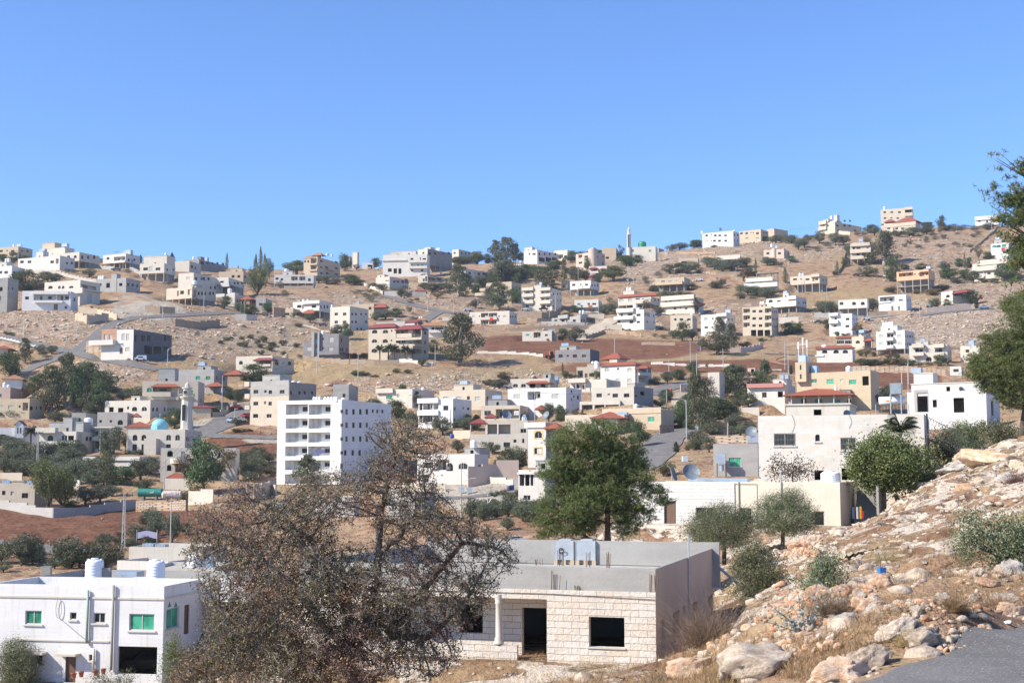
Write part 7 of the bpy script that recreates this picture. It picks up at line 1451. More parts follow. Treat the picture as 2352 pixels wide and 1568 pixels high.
# near olives and bushes of the right slope
def px4(t, L): s = TILE[t][2]; g_ = 1.2 if t == 'S' else 1.0; return [(*px(t, a, b), c*s*g_, d*s*g_) for a, b, c, d in L]
def near_tree(name, label, kind, tile, bx, by, L, dens, leaf, tr, seed, **k):
    u, v = px(tile, bx, by); D = k.pop('D', 0) or at(u, v).y; return lobe_tree(name, label, (u, v+3), D, px4(tile, L), kind, dens, leaf, 9, tr, seed, **k)
near_tree('olive_tree', 'large grey olive before the bungalow wall, trunk by the near roof corner', 'olive', 'S', 930, 1112, [(860,620,150,110),(720,700,150,100),(980,640,170,110),(850,760,260,120),(1060,740,120,130),(700,790,120,70),(960,850,160,60),(1130,660,60,90)], 260, .060, .16, 21)
near_tree('olive_tree', 'airy olive with forked trunk before the cream bungalow', 'olive', 'S', 1480, 932, [(1560,430,90,70),(1420,490,130,80),(1600,520,120,80),(1330,600,120,90),(1500,620,180,100),(1680,620,110,90),(1380,720,130,60),(1620,730,110,60),(1270,660,70,70),(1760,660,60,60)], 260, .060, .15, 22)
near_tree('olive_tree', 'low bushy olive beside the drain pipe of the near house', 'olive', 'S', 1330, 1540, [(1200,960,110,90),(1150,1090,110,110),(1280,1050,150,120),(1240,1220,180,130),(1350,1200,140,110),(1200,1360,160,110),(1380,1340,120,110),(1330,1430,150,60),(1440,1260,60,60)], 420, .052, .11, 23)
near_tree('olive_tree', 'small dark olive bush behind the silvery sapling', 'olive', 'S', 1880, 1450, [(1900,1060,90,80),(1830,1180,130,90),(1960,1150,110,100),(1780,1290,110,80),(1950,1290,130,100),(1860,1380,130,50)], 460, .050, .08, 24)
near_tree('olive_tree', 'olive sapling cut by the right edge above the boulders', 'olive', 'W', 2190, 480, [(2010,60,90,70),(1960,190,80,80),(2050,150,90,70),(1960,300,70,60),(2150,60,70,60),(2180,200,110,110),(2280,120,90,100),(2290,280,90,100),(2220,360,100,70),(2360,200,80,140)], 420, .050, .10, 25)
near_tree('fig_tree', 'broad leafy fig below the palm by the stone house', 'fig', 'R', 1000, 1260, [(760,920,130,90),(900,870,150,90),(1040,900,120,90),(1180,1000,110,90),(700,1050,130,110),(880,1050,190,130),(1080,1080,190,120),(800,1180,160,90),(980,1180,150,70),(620,980,50,60),(1270,950,60,60),(720,1250,80,50),(1330,1080,50,60),(900,1270,160,50),(1060,1230,140,60),(640,1120,70,80),(760,1180,140,90),(950,1230,180,70),(1180,1170,120,80),(560,1050,40,50)], 110, .17, .12, 26, D=110)
near_tree('shrub', 'reddish vine leaves over the garage openings of the stone house', 'autumn', 'Q', 2120, 1200, [(1900,1130,60,50),(1960,1010,60,50),(2020,1130,90,50),(2180,1080,60,90),(2300,1130,90,60),(2130,1160,90,40)], 60, .14, .05, 33, D=112, cat='shrub')
near_tree('olive_tree', 'dark olive bush right of the leafy fig', 'olive', 'R', 1540, 1100, [(1460,880,110,80),(1580,900,110,90),(1500,990,140,90),(1620,1010,80,70),(1550,780,90,70)], 110, .12, .12, 27)
near_tree('olive_tree', 'grey olive below the white block wall', 'olive', 'R', 1760, 960, [(1680,700,100,60),(1800,720,110,60),(1720,830,110,100),(1850,840,100,90),(1780,780,120,100)], 110, .12, .12, 28)
near_tree('olive_tree', 'olive at the right shaded end of the white block', 'olive', 'R', 2080, 880, [(1960,680,80,60),(2080,700,110,70),(2000,790,100,80),(2140,780,110,80),(2230,730,80,50)], 110, .12, .12, 29)
near_tree('olive_tree', 'olive in the lower left corner beside white house', 'olive', 'Y', 140, 1640, [(100,1310,110,90),(170,1380,140,90),(60,1440,120,120),(200,1470,120,90),(130,1560,180,90)], 330, .06, .15, 30)
near_tree('shrub', 'yellow-green shrub in front of the white garage opening', 'willow', 'Y', 1390, 1650, [(1400,1250,60,90),(1360,1380,80,70),(1430,1400,90,100),(1350,1500,110,70),(1450,1520,90,80)], 200, .06, .05, 31, cat='shrub')
near_tree('shrub', 'sparse low shrub by the white garden wall', 'shrub', 'Y', 1020, 1640, [(1000,1530,70,50),(820,1550,100,50),(930,1570,60,40)], 200, .06, .04, 32, cat='shrub')
# date palm by the stone house
u, v = px('R', 1060, 960); P = hitD(u, v, 114.0); R_ = thing('palm_tree', 'feathery date palm rising behind the fig at stone house', 'tree', (P.x, P.y, P.z-.6), .4)
me_, tm_ = proto('datepalm', 3)[:2]; k_ = P.y/F*.21875; R_.scale = (420*k_,)*2+(620*k_,); R_.location.z += 1.9; newobj('crown', me_, R_); tm_.obj('trunk', BARK, R_)
u, v = px('Y', 1680, 1330); P = at(u, v, 84); R_ = thing('palm_tree', 'palm fronds at the right end of the green-window house', 'tree', (P.x+.3, 84, hitD(u, v, 84).z-1.5), 1.2); k_ = 84/F*.286; R_.scale = (300*k_,)*2+(520*k_,); newobj('crown', me_, R_); tm_.obj('trunk', BARK, R_)
# ---------------------------------------------------------------- the bare almond tree: branches grown towards points in the crown
def almond():
    R = np.random.RandomState(4); D = 30.0; k = D/F
    B = hitD(838, 1650, D); B.z = min(B.z, look(ZF, B.x, B.y)+.1); root = thing('almond_tree', 'big half-bare twiggy tree with ochre leaves left of near house', 'tree', B)
    L = [(920,1005,85,50),(900,1080,78,70),(985,1035,50,50),(850,1100,50,50),(760,1140,110,70),(690,1190,90,70),(600,1230,110,85),(520,1190,75,50),(500,1250,75,60),(950,1190,110,85),(1060,1230,90,55),(1130,1270,55,45),(700,1330,170,110),(880,1360,160,110),(1040,1370,90,90),(590,1430,130,100),(500,1530,110,60),(430,1560,60,40),(780,1490,190,100),(960,1490,110,75),(540,1330,90,90),(1150,1245,40,30),(1100,1330,50,60),(560,1130,50,35),(960,1110,60,50),(640,1540,160,50),(470,1205,52,38),(448,1275,40,34),(1000,1280,70,50),(1165,1290,35,30),(640,1170,60,40)]
    w8 = np.array([a[2]*a[3] for a in L], float); w8 /= w8.sum(); n = 17000; idx = R.choice(len(L), n, p=w8); A = []
    for i in idx:
        u, v, ru, rv = L[i]; d = R.normal(size=3); d /= np.linalg.norm(d); d *= R.rand()**.4; A.append((hitD(u+d[0]*ru, v-d[2]*rv, D)+Vector((0, d[1]*ru*k*1.3, 0))-B)[:])
    A = np.array(A); nodes_, par = [], []
    def addpath(pts, start=-1):
        last = start
        for i, (u, v, dy) in enumerate(pts):
            p = np.array((hitD(u, v, D)+Vector((0, dy, 0))-B)[:]) if i or start >= 0 or u else None
            if last < 0: nodes_.append(np.array([0, 0, -.3])); par.append(-1); last = 0
            q = nodes_[last]; m = max(1, int(np.linalg.norm(p-q)/.14))
            for j in range(1, m+1): nodes_.append(q+(p-q)*j/m+R.normal(size=3)*.012); par.append(last); last = len(nodes_)-1
        return last
    t0 = addpath([(815,1560,0),(800,1500,.1)]); t1 = addpath([(835,1458,.2),(850,1420,.3)], t0)
    a1 = addpath([(858,1350,.3),(868,1276,.3),(868,1185,.3),(885,1120,.4),(900,1060,.4),(915,1010,.4)], t1)
    addpath([(870,1270,.3),(905,1240,.1),(947,1185,0),(975,1145,0)], t1); addpath([(800,1400,0),(793,1312,-.2),(737,1284,-.3),(702,1255,-.3),(682,1220,-.3),(650,1170,-.3),(600,1150,-.2)], t0)
    addpath([(760,1440,-.3),(705,1365,-.5),(650,1310,-.5),(590,1265,-.5),(540,1230,-.4)], t0); addpath([(900,1460,.3),(980,1470,.5),(1040,1420,.5),(1090,1350,.5)], t1)
    addpath([(740,1480,-.3),(660,1480,-.6),(580,1440,-.8),(520,1380,-.8)], t0); addpath([(930,1400,.6),(1000,1320,.8),(1060,1250,.8),(1130,1260,.8)], t1); addpath([(790,1420,.6),(740,1330,.9),(700,1240,.9),(600,1200,1.0)], t0)
    addpath([(720,1540,.2),(600,1540,.3),(480,1540,.3)], t0)
    alive = np.ones(len(A), bool); step, kill = .10, .135
    for it in range(80):
        kd = kdtree.KDTree(len(nodes_)); [kd.insert(Vector(p), i) for i, p in enumerate(nodes_)]; kd.balance(); grow = {}
        for ai in np.nonzero(alive)[0]:
            co, i, dst = kd.find(Vector(A[ai]))
            if dst < kill: alive[ai] = False; continue
            if dst < 1.6: v = (A[ai]-nodes_[i])/dst; grow[i] = grow.get(i, 0)+v
        if not grow: break
        for i, v in grow.items():
            v = v+R.normal(size=3)*.35*np.linalg.norm(v)/max(1, np.linalg.norm(v))*1.0; nv = np.linalg.norm(v)
            if nv < 1e-3: continue
            nodes_.append(nodes_[i]+v/nv*step); par.append(i)
        if len(nodes_) > 42000: break
    N = len(nodes_); P = np.array(nodes_); ch = np.zeros(N); w_ = np.zeros(N)
    for i in range(N-1, 0, -1):
        if w_[i] == 0: w_[i] = 1
        w_[par[i]] += w_[i]
    rr = np.clip(.0068*(np.maximum(w_, 1))**.43, .0055, .17)
    # crooked spur twigs on everything thin
    sp_p, sp_q, sp_r = [], [], []
    thin = np.nonzero(rr < .03)[0]
    for i in R.choice(thin, min(len(thin)*2, 46000)):
        d = R.normal(size=3); d[2] += .3; d /= np.linalg.norm(d); l = R.uniform(.06, .22); m = P[i]+d*l*.5+R.normal(size=3)*.01; d2 = d+R.normal(size=3)*.5; d2 /= np.linalg.norm(d2); e = m+d2*l*.5
        sp_p += [P[i], m]; sp_q += [m, e]; sp_r += [.0045, .0035]
    a = P[np.array(par[1:])]; b = P[1:]; r0 = np.minimum(rr[np.array(par[1:])], rr[1:]*1.3); r1 = rr[1:]
    a = np.concatenate([a, sp_p]); b = np.concatenate([b, sp_q]); r0 = np.concatenate([r0, sp_r]); r1 = np.concatenate([r1, sp_r])
    d = b-a; ln = np.linalg.norm(d, axis=1)[:, None]+1e-9; d = d/ln; e = np.cross(d, np.array([.3, .2, .93])); e /= np.linalg.norm(e, axis=1)[:, None]+1e-9; g_ = np.cross(d, e)
    ns = 5; ring = [e*math.cos(t)+g_*math.sin(t) for t in [2*math.pi*i/ns for i in range(ns)]]
    V = np.stack([a+q*r0[:, None] for q in ring]+[b+q*r1[:, None] for q in ring], 1); M = len(a); base = (np.arange(M)*2*ns)[:, None]
    Fc = np.concatenate([base+np.array([j, (j+1) % ns, ns+(j+1) % ns, ns+j])[None] for j in range(ns)]).reshape(-1, 4)
    newobj('trunk', np_mesh('trunk', V.reshape(-1, 3), Fc, BARKA, 4, None, True), root)
    tips = np.array(sp_q)[1::2]; tips = np.concatenate([tips, P[thin][R.rand(len(thin)) < .3]])
    mask = R.rand(len(tips)) < np.clip(.55+.5*(tips[:, 0] < .2)*(tips[:, 2] < 3.2), 0, .95); tips = tips[mask]
    lp = np.repeat(tips, 4, 0)+R.normal(size=(len(tips)*4, 3))*.055; V, Fc = rquads(lp, .056, .5, .1, R); mi = np.where(fbm(lp[:, 0]*1.1+5, lp[:, 2]*1.1, 3, 2)+R.normal(size=len(lp))*.12 > .04, 1, 0)
    newobj('crown', np_mesh('crown', V, Fc, [leafmat('almond_green', (.13,.135,.05), (.31,.295,.13), .2), leafmat('almond_ochre', (.20,.12,.055), (.46,.32,.15), .2)], 4, mi), root)
BARKA = rockmat('almond_bark', [(.3, (.06,.045,.035)), (.5, (.18,.145,.12)), (.7, (.38,.335,.29))])
almond()
# ---------------------------------------------------------------- boulders
def boulder_mesh(seed, sub=3):
    R = np.random.RandomState(seed); V, Fc = ico(sub); 
    for _ in range(14):      # flat chipped faces
        nrm = R.normal(size=3); nrm /= np.linalg.norm(nrm); c = R.uniform(.55, .88); d = V@nrm; V = V-np.outer(np.maximum(d-c, 0), nrm)
    s = seed*7.3; n1 = fbm(V[:, 0]*2+s, V[:, 1]*2+V[:, 2]*1.7, 4, seed); n2 = fbm(V[:, 2]*5+s, V[:, 0]*5-V[:, 1]*4, 3, seed+5); n3 = fbm(V[:, 0]*11-V[:, 2]*9, V[:, 1]*11+s, 3, seed+9); V = V*(1+n1*.75+n2*.38+n3*.16)[:, None]
    return np_mesh('boulder', V, Fc, ROCK, 3, None, False)
BM = [boulder_mesh(i, 4) for i in range(9)]
for i, m in enumerate(BM): m.materials[0] = (ROCK, ROCKO, ROCK, ROCKO, ROCKG, ROCKO, ROCKO, ROCK, ROCKG)[i]
nb_ = [0]
def boulder(tile, x, y, w, h, label, mi=None, sink=.25):
    u, v = px(tile, x, y+h*.4); P = at(u, v); s = TILE[tile][2]*P.y/F; i = nb_[0] % len(BM) if mi is None else mi; nb_[0] += 1
    z = gz(P.x, P.y); o = newobj('boulder', BM[i], None, (P.x, P.y, z+h*s*(.5-sink))); o.scale = (w*s*.72, w*s*.72*rnd.uniform(.6,.9), h*s*.80); o.rotation_euler = (rnd.uniform(-.2,.2), rnd.uniform(-.2,.2), rnd.uniform(-.35,.35))
    tag(o, label, 'boulder', 'boulders beside the near road'); return o
BL = [(560,1065,560,230,'largest pale boulder at the bottom edge beside the road',0),(1290,985,270,160,'rounded pale boulder touching the road edge',2),(1090,1060,330,170,'pitted pinkish boulder between the two pale ones',3),(110,1100,210,120,'knobbly boulder in the bottom row left of the largest one',5),(540,905,120,90,'orange boulder in the lower heap nearest the dry bush',1),(640,935,110,60,'flat orange stone right of the dry bush boulder',3),(760,700,160,120,'tall pale boulder at the left end of the heap',5),(880,640,130,90,'upright boulder with orange face on top of the heap',1),(1010,690,200,120,'broad orange boulder in the middle of the heap',3),(1260,640,150,100,'rust-coloured boulder at the right end of the heap',6),(1310,740,180,110,'orange boulder low at the right end of heap',1),(1400,670,120,90,'red-brown pitted boulder above the dry twigs',6),(1340,835,140,110,'squarish grey boulder beside the brown twig bush',4),(1160,890,180,90,'dark grey boulder in the centre of the foreground',8),(1500,900,240,110,'long pale rock above the asphalt edge',2),(1650,905,230,120,'pale rock with orange hollows by the asphalt',7),(1810,800,120,80,'small white rock beside a black hollow',0),(1930,690,340,120,'long smooth pale rock slab right of centre',0),(2080,720,180,80,'cream slab right of the long smooth slab',5),(2260,490,300,160,'weathered grey outcrop at the right edge',4),(1480,505,320,80,'flat grey outcrop right of the blue bucket',8),(1650,700,230,90,'low grey outcrop behind the road boulders',4),(1270,590,140,70,'black-shadowed stone below the flat grey outcrop',8),(700,820,110,80,'pale stone wedged under the heap',2),(870,860,180,110,'cream boulder at the foot of the heap',7),(960,760,150,100,'boulder half hidden behind the silvery sapling',3),(330,990,180,90,'orange stone behind the largest pale boulder',1),(2230,640,200,70,'cream ledge near the right edge above the road',7)]
for x, y, w_, h_, lb, mi in BL: boulder('W', x, y, w_, h_, lb, mi)
zones = [(1000,740,330,150,62,(35,110)),(640,960,480,90,40,(35,90)),(1650,860,460,90,60,(30,100)),(900,290,260,90,44,(25,90)),(2150,640,240,100,30,(40,120)),(1750,420,500,120,38,(20,70)),(700,470,280,100,20,(20,55))]
for zx, zy, rx, ry, n, (s0, s1) in zones:
    for i in range(n):
        a, q = rnd.random()*6.28, rnd.random()**.6; w_ = s0+(s1-s0)*rnd.random()**2
        x, y = zx+rx*q*math.cos(a), zy+ry*q*math.sin(a); u, v = px('W', x, y+w_*.25); P = at(u, v)
        if -1.0-.3 < neardist(P.x, P.y) < 9: continue
        lb = {62:'pale orange boulder in the heap above the dry twigs',40:'stone in the bottom row left of the large pale boulder',60:'pale stone in the bank along the asphalt edge',44:'stone in the terrace wall below the forked olive',30:'stone on the ledges at the right edge',38:'stone scattered on the slope around the blue bucket',20:'stone on the ground below the near house drain pipe'}[n]
        boulder('W', x, y, w_, w_*rnd.uniform(.5,.85), lb)
for x, y, w_, h_ in ((1430,1170,200,80),(1230,1230,260,90),(1500,1060,300,90),(1640,1000,200,60),(1850,980,420,150),(2080,940,300,90),(2240,900,260,110),(1640,1100,360,110),(2000,1060,420,140),(1540,1150,200,60),(1700,1230,180,70),(1950,1280,330,130),(2150,1250,300,120),(1790,1330,200,100),(1100,1290,200,90),(900,1310,160,70),(2290,1040,120,110),(2330,960,140,90),(1280,1260,150,60),(800,1340,200,60),(1380,1100,120,50)):
    boulder('R', x, y, w_, h_, 'pale bedrock outcrop on the slope right of the fig and olives', rnd.choice([0,2,5,7,4]), .38)
V0_, F0_ = ico(2); Rq = np.random.RandomState(12); VV, FF, k0 = [], [], 0
for zx, zy, rx, ry, n, (s0, s1) in [(1000,750,380,170,620,(22,85)),(700,960,520,110,420,(18,75)),(1650,870,480,95,420,(15,65)),(2150,640,240,100,160,(15,50)),(900,300,280,90,160,(12,40))]:
    for i in range(n):
        a, q = rnd.random()*6.28, rnd.random()**.55; w_ = s0+(s1-s0)*rnd.random()**2.2; u, v = px('W', zx+rx*q*math.cos(a), zy+ry*q*math.sin(a)); P = at(u, v)
        if -.3 < neardist(P.x, P.y) < 9: continue
        r = w_*.3408*P.y/F*.6; V = V0_.copy()
        for _ in range(7): nrm = Rq.normal(size=3); nrm /= np.linalg.norm(nrm); V = V-np.outer(np.maximum(V@nrm-Rq.uniform(.5, .85), 0), nrm)
        V = V*np.array([1.25, .9, .8])*r; c_, s_ = math.cos(a), math.sin(a); VV.append(np.stack([V[:, 0]*c_-V[:, 1]*s_+P.x, V[:, 0]*s_+V[:, 1]*c_+P.y, V[:, 2]+gz(P.x, P.y)+r*.3], -1)); FF.append(F0_+k0); k0 += len(V0_)
FF = np.concatenate(FF); tag(newobj('rubble', np_mesh('rubble', np.concatenate(VV), FF, [ROCKO, ROCK], 3, (np.arange(len(FF))//len(F0_)*7919 % 5 > 1).astype(int))), 'jumbled orange and cream stones filling the bank beside the road', 'rocks', None, 'stuff')
# dry grass, thistles and twigs of the foreground
def strands(name, label, pts, n_per, hgt, spread, wd, mat, seed, lean=.5, curl=.4, kind='stuff', cat='dry grass'):
    R = np.random.RandomState(seed); c = np.repeat(np.array(pts), n_per, 0); N = len(c); c = c+np.stack([R.normal(size=N)*spread, R.normal(size=N)*spread, np.zeros(N)], -1)
    d = np.stack([R.normal(size=N)*lean, R.normal(size=N)*lean, np.ones(N)], -1); d /= np.linalg.norm(d, axis=1)[:, None]; l = (hgt*R.uniform(.4, 1.1, N))[:, None]; V, Fc = [], []
    e = np.cross(d, R.normal(size=(N, 3))); e /= np.linalg.norm(e, axis=1)[:, None]+1e-9; p0 = c; segs = 4; cv = R.normal(size=(N, 3))*curl
    for s in range(segs):
        dd = d+cv*s/segs; p1 = p0+dd*l/segs; w0, w1 = wd*(1-s/segs*.7), wd*(1-(s+1)/segs*.7); k0 = len(V)*0
        V.append(np.stack([p0-e*w0, p0+e*w0, p1+e*w1, p1-e*w1], 1).reshape(-1, 3)); p0 = p1
    Vs = np.concatenate(V); o = newobj(name, np_mesh(name, Vs, np.arange(len(Vs)).reshape(-1, 4), mat)); return tag(o, label, cat, None, kind)
GR = leafmat('dry_grass', (.26,.17,.07), (.50,.37,.19), .3); TW = leafmat('twigs', (.12,.07,.045), (.28,.18,.13), .1)
gpts = []
while len(gpts) < 7000:
    u, v = rnd.uniform(1420, 2360), rnd.uniform(1180, 1568); P = at(u, v)
    if P.y > 110 or -1.3 < neardist(P.x, P.y) < 9.5: continue
    if fbm(np.array([P.x*.35]), np.array([P.y*.35]), 3, 4)[0] < -.04: continue
    gpts.append((P.x, P.y, gz(P.x, P.y)-.02))
strands('dry_grass', 'yellow dry grass tufts between the rocks of the near slope', gpts, 12, .17, .10, .005, GR, 3, .5, .5)
gp2 = []
while len(gp2) < 3000:
    u, v = rnd.uniform(900, 1700), rnd.uniform(1500, 1620); P = at(u, v)
    if P.y > 70: continue
    gp2.append((P.x, P.y, gz(P.x, P.y)-.02))
strands('dry_grass', 'straw-coloured grass at the foot of the near stone house', gp2, 8, .25, .12, .006, GR, 5, .5, .5)
def twigbush(tile, x, y, w, h, label, mat, n, wdt, name='dry_shrub', sd=1):
    u, v = px(tile, x, y); P = at(u, v); s = TILE[tile][2]*P.y/F; z = gz(P.x, P.y); R = np.random.RandomState(sd)
    pts = [(P.x+R.normal()*w*s*.18, P.y+R.normal()*w*s*.12, z) for _ in range(n)]
    return strands(name, label, pts, 16, h*s*1.1, .03, wdt, mat, sd, .9, .9, None, 'shrub')
for a in (('W',250,960,420,300,'tangled leafless brown bush beside the near house corner',TW,120,.0045),('W',120,930,260,240,'straw-brown bush at the foot of the near house side',TW,70,.004),('W',1080,830,330,170,'reddish brown twig bush in the middle of the boulder heap',TW,80,.003),('W',1420,420,200,150,'dry thistle bush behind the blue bucket',GR,60,.004),('W',1840,620,160,90,'straw tussock beyond the grey outcrop',GR,40,.004),('W',2150,700,260,130,'dry spiny bush on the bank by the road',GR,70,.004),('W',1900,860,200,110,'spiny straw bush at the asphalt edge',GR,60,.0035),('W',1600,960,200,100,'straw weeds before the pitted rock',GR,50,.0035),('W',1460,590,130,70,'pale grass clump behind the squared stone',GR,50,.004),('R',1950,1010,180,90,'dry thorn bush on the upper pale rocks',TW,60,.008),('R',2280,1310,200,130,'dark dry bush near the right edge of the slope',TW,60,.008),('Y',780,1600,160,100,'dry stems by the flower pots',TW,30,.008)):
    twigbush(*a, sd=len(a[5]))
# silvery sapling
u, v = px('W', 880, 905); P = at(u, v); s = .3408*P.y/F; Bz = gz(P.x, P.y); R_ = thing('sapling', 'thin sapling with round silver-blue leaves over the boulders', 'plant', (P.x, P.y, Bz)); sm = MB(); lv = []
R = np.random.RandomState(8)
for tx_, tz_ in ((170, 600), (-90, 210), (-230, 190), (-330, 260), (120, 330), (240, 340), (60, 150), (-150, 90), (200, 120), (-60, 330), (-380, 120)):
    pts = [Vector((0,0,0))]; n = 9
    for j in range(1, n+1): q = j/n; pts.append(Vector((tx_*s*q**1.1+R.normal()*.01, R.normal()*.03, tz_*s*q*(1.15-.15*q)+R.normal()*.01)))
    sm.path(pts, [.010*(1-j/n*.7) for j in range(n+1)], 5)
    for j in range(3, n+1):
        for e in range(4): lv.append(np.array(pts[j][:])+R.normal(size=3)*.05)
sm.obj('stem', BARKA, R_); V, Fc = rquads(np.array(lv), .06, .9, 0, R); newobj('leaves', np_mesh('leaves', V, Fc, leafmat('silver_leaves', (.28,.36,.34), (.50,.57,.55), .2)), R_)

# ---------------------------------------------------------------- walls
RUB = blockmat('rubble_wall', (.50,.42,.34), (.16,.12,.09), .5, .32, .045, .3, 1.0); LOWW = plain('pale_kerb', (.55,.52,.46), .9)
WM = {'rub': ('rubble stone wall', lambda: RUB), 'l': ('grey block wall', lambda: wallmat('l')), 'c': ('cream garden wall', lambda: wallmat('c')), 'w': ('white garden wall', lambda: wallmat('e')), 'y': ('tan plastered wall', lambda: wallmat('t')),
      'p': ('pinkish terrace wall', lambda: wallmat('p')), 'low': ('low pale kerb wall', lambda: LOWW), 'n': ('brown stone wall', lambda: wallmat('n')), 'b': ('stone boundary wall', lambda: wallmat('b'))}
WL = """
M l 1.7 0,1330 250,1352 480,1372 715,1390
M l 1.7 715,1392 1000,1372 1400,1310 1830,1240
M rub 2.0 1830,1262 2100,1272 2340,1300 2500,1330
N rub 2.0 150,1448 320,1456 500,1465
N w 2.4 200,1212 520,1208
N w 2.6 520,1350 850,1362
N c 2.2 1290,1245 1550,1222 1690,1275
N c 3.0 1390,1330 1690,1240
G low .7 0,180 300,250 580,325
G rub 4.0 1160,372 1215,385 1400,418 1560,445
A y 3.2 1010,1300 1165,1348 1455,1290
A y 2.5 1050,1185 1310,1195 1570,1285
A b 1.6 420,640 820,680 1160,745 1290,765
A rub 3.0 1950,1150 2150,1180 2350,1195
B rub 3.0 0,1370 250,1385 420,1375 600,1350
B b 2.6 800,1270 960,1290 1100,1292
B y 1.6 1460,850 1860,860
A l 1.8 1310,562 1540,590
A l 2.0 1740,610 1930,690
D rub 1.6 130,1392 500,1400 850,1402 1190,1400
D l 1.2 560,1345 900,1362 1135,1366
D rub 3.0 235,1235 560,1252 810,1215
D c 2.2 1185,1252 1400,1255
D c 2.4 1440,1402 1640,1408
D rub 1.5 370,1290 500,1300 690,1292
C l 2.6 460,946 650,958
C l 1.8 830,946 1020,950
C w 1.6 1240,1285 1450,1295
C w 1.5 160,795 250,830 340,870 440,915
C rub 1.8 1440,1010 1690,1020
J rub 1.6 1150,528 1280,490 1400,455 1600,470 1900,500
J rub 1.2 1900,590 2150,600 2350,610
J low .8 0,728 300,750 580,775
I low .8 1700,694 2000,718 2350,752
J low .8 2030,872 2350,890
K low .8 0,1052 400,1068 750,1088
K low .8 1080,1112 1430,1118
K rub 1.8 700,222 1150,215
K w 2.6 1395,470 1660,474
K l 2.4 1870,415 2070,418
K p 2.0 740,868 880,868 1050,840 1180,812
K rub 1.3 1200,770 1500,775 2160,795
L rub 2.0 0,1112 400,1128 800,1142 1310,1160
L rub 2.2 260,385 520,370 830,372
L p 2.6 1040,345 1300,320 1640,285
F n 1.3 1620,700 1720,620 1800,560 1900,470 2010,385
F rub 1.4 1180,500 1500,500 1790,500
F c 1.2 920,410 1130,415
E n 1.6 2195,1010 2250,870 2300,720
E c 2.4 2200,450 2350,455
E rub 1.4 380,985 560,1000 900,1000
E rub 1.2 20,720 300,730 540,735
E rub 1.6 330,770 900,800 1180,800
Q n 3.0 1050,665 1370,668
Q rub 1.8 555,695 720,668
Q rub 1.6 1140,790 1600,795
Q c 2.4 695,398 860,400
Q b 2.2 800,205 940,195
Q w 1.4 720,285 915,283
Q b 1.6 1520,460 1730,470
P p 3.6 355,1188 690,1130 955,1095
P c 2.0 185,585 385,592
O c 1.8 1215,1230 1500,1245 1790,1225
P p 1.6 0,1215 90,1212
M p 2.0 740,735 900,690 1060,650
M c 1.8 0,880 300,885
M w 2.0 955,1000 1070,1040
P b 1.2 1060,900 1200,880
V b 1.2 1100,1112 1180,1118 1240,1110
V l 1.2 1300,1098 1410,1090
I rub 1.8 0,862 330,868 660,866
I low 1.2 660,815 930,850 1120,860
H rub 1.6 1720,672 2000,680 2340,690
H c 1.6 510,1390 700,1330 830,1240
G n 1.6 1100,1120 1350,1105
"""
for line in WL.strip().splitlines():
    q = line.split(); tl, kd, hg = q[0], q[1], float(q[2]); P = [at(*px(tl, *map(float, p.split(',')))) for p in q[3:]]
    for i in range(1, len(P)): 
        if abs(P[i].y-P[i-1].y) > 40: P[i].y = P[i-1].y+math.copysign(40, P[i].y-P[i-1].y)
    mb = MB()
    for i in range(len(P)-1):
        a, b = P[i], P[i+1]; n = max(1, int((Vector((b.x-a.x, b.y-a.y))).length/3)); d = Vector((b.x-a.x, b.y-a.y, 0)).normalized(); nn = Vector((-d.y, d.x, 0))*(.13 if hg > 1 else .2)
        for j in range(n):
            p = a.lerp(b, j/n); r = a.lerp(b, (j+1)/n); zz = (gz(p.x, p.y)+gz(r.x, r.y))/2; step_ = round((zz+hg)*2.5)/2.5 if kd in 'lcwyp' else zz+hg+rnd.uniform(-.12,.12)
            c8 = [(p.x-nn.x,p.y-nn.y), (r.x-nn.x,r.y-nn.y), (r.x+nn.x,r.y+nn.y), (p.x+nn.x,p.y+nn.y)]; k = len(mb.v)
            mb.v += [(x, y, zz-2) for x, y in c8]+[(x, y, step_) for x, y in c8]
            for f_ in ((4,5,6,7),(0,1,5,4),(1,2,6,5),(2,3,7,6),(3,0,4,7)): mb.f.append(tuple(k+t for t in f_)); mb.m.append(0)
    lb, mt = WM[kd]; o = mb.obj('garden_wall', mt()); o.location = P[0]; o.data.transform(Matrix.Translation(-P[0]))
    c_ = px(tl, *map(float, q[3+len(P)//2].split(','))); rel, nick = whereis(c_[0], c_[1], 0); tag(o, '%s %s %s' % (lb, rel, nick), 'wall', 'walls of the terraces and gardens')
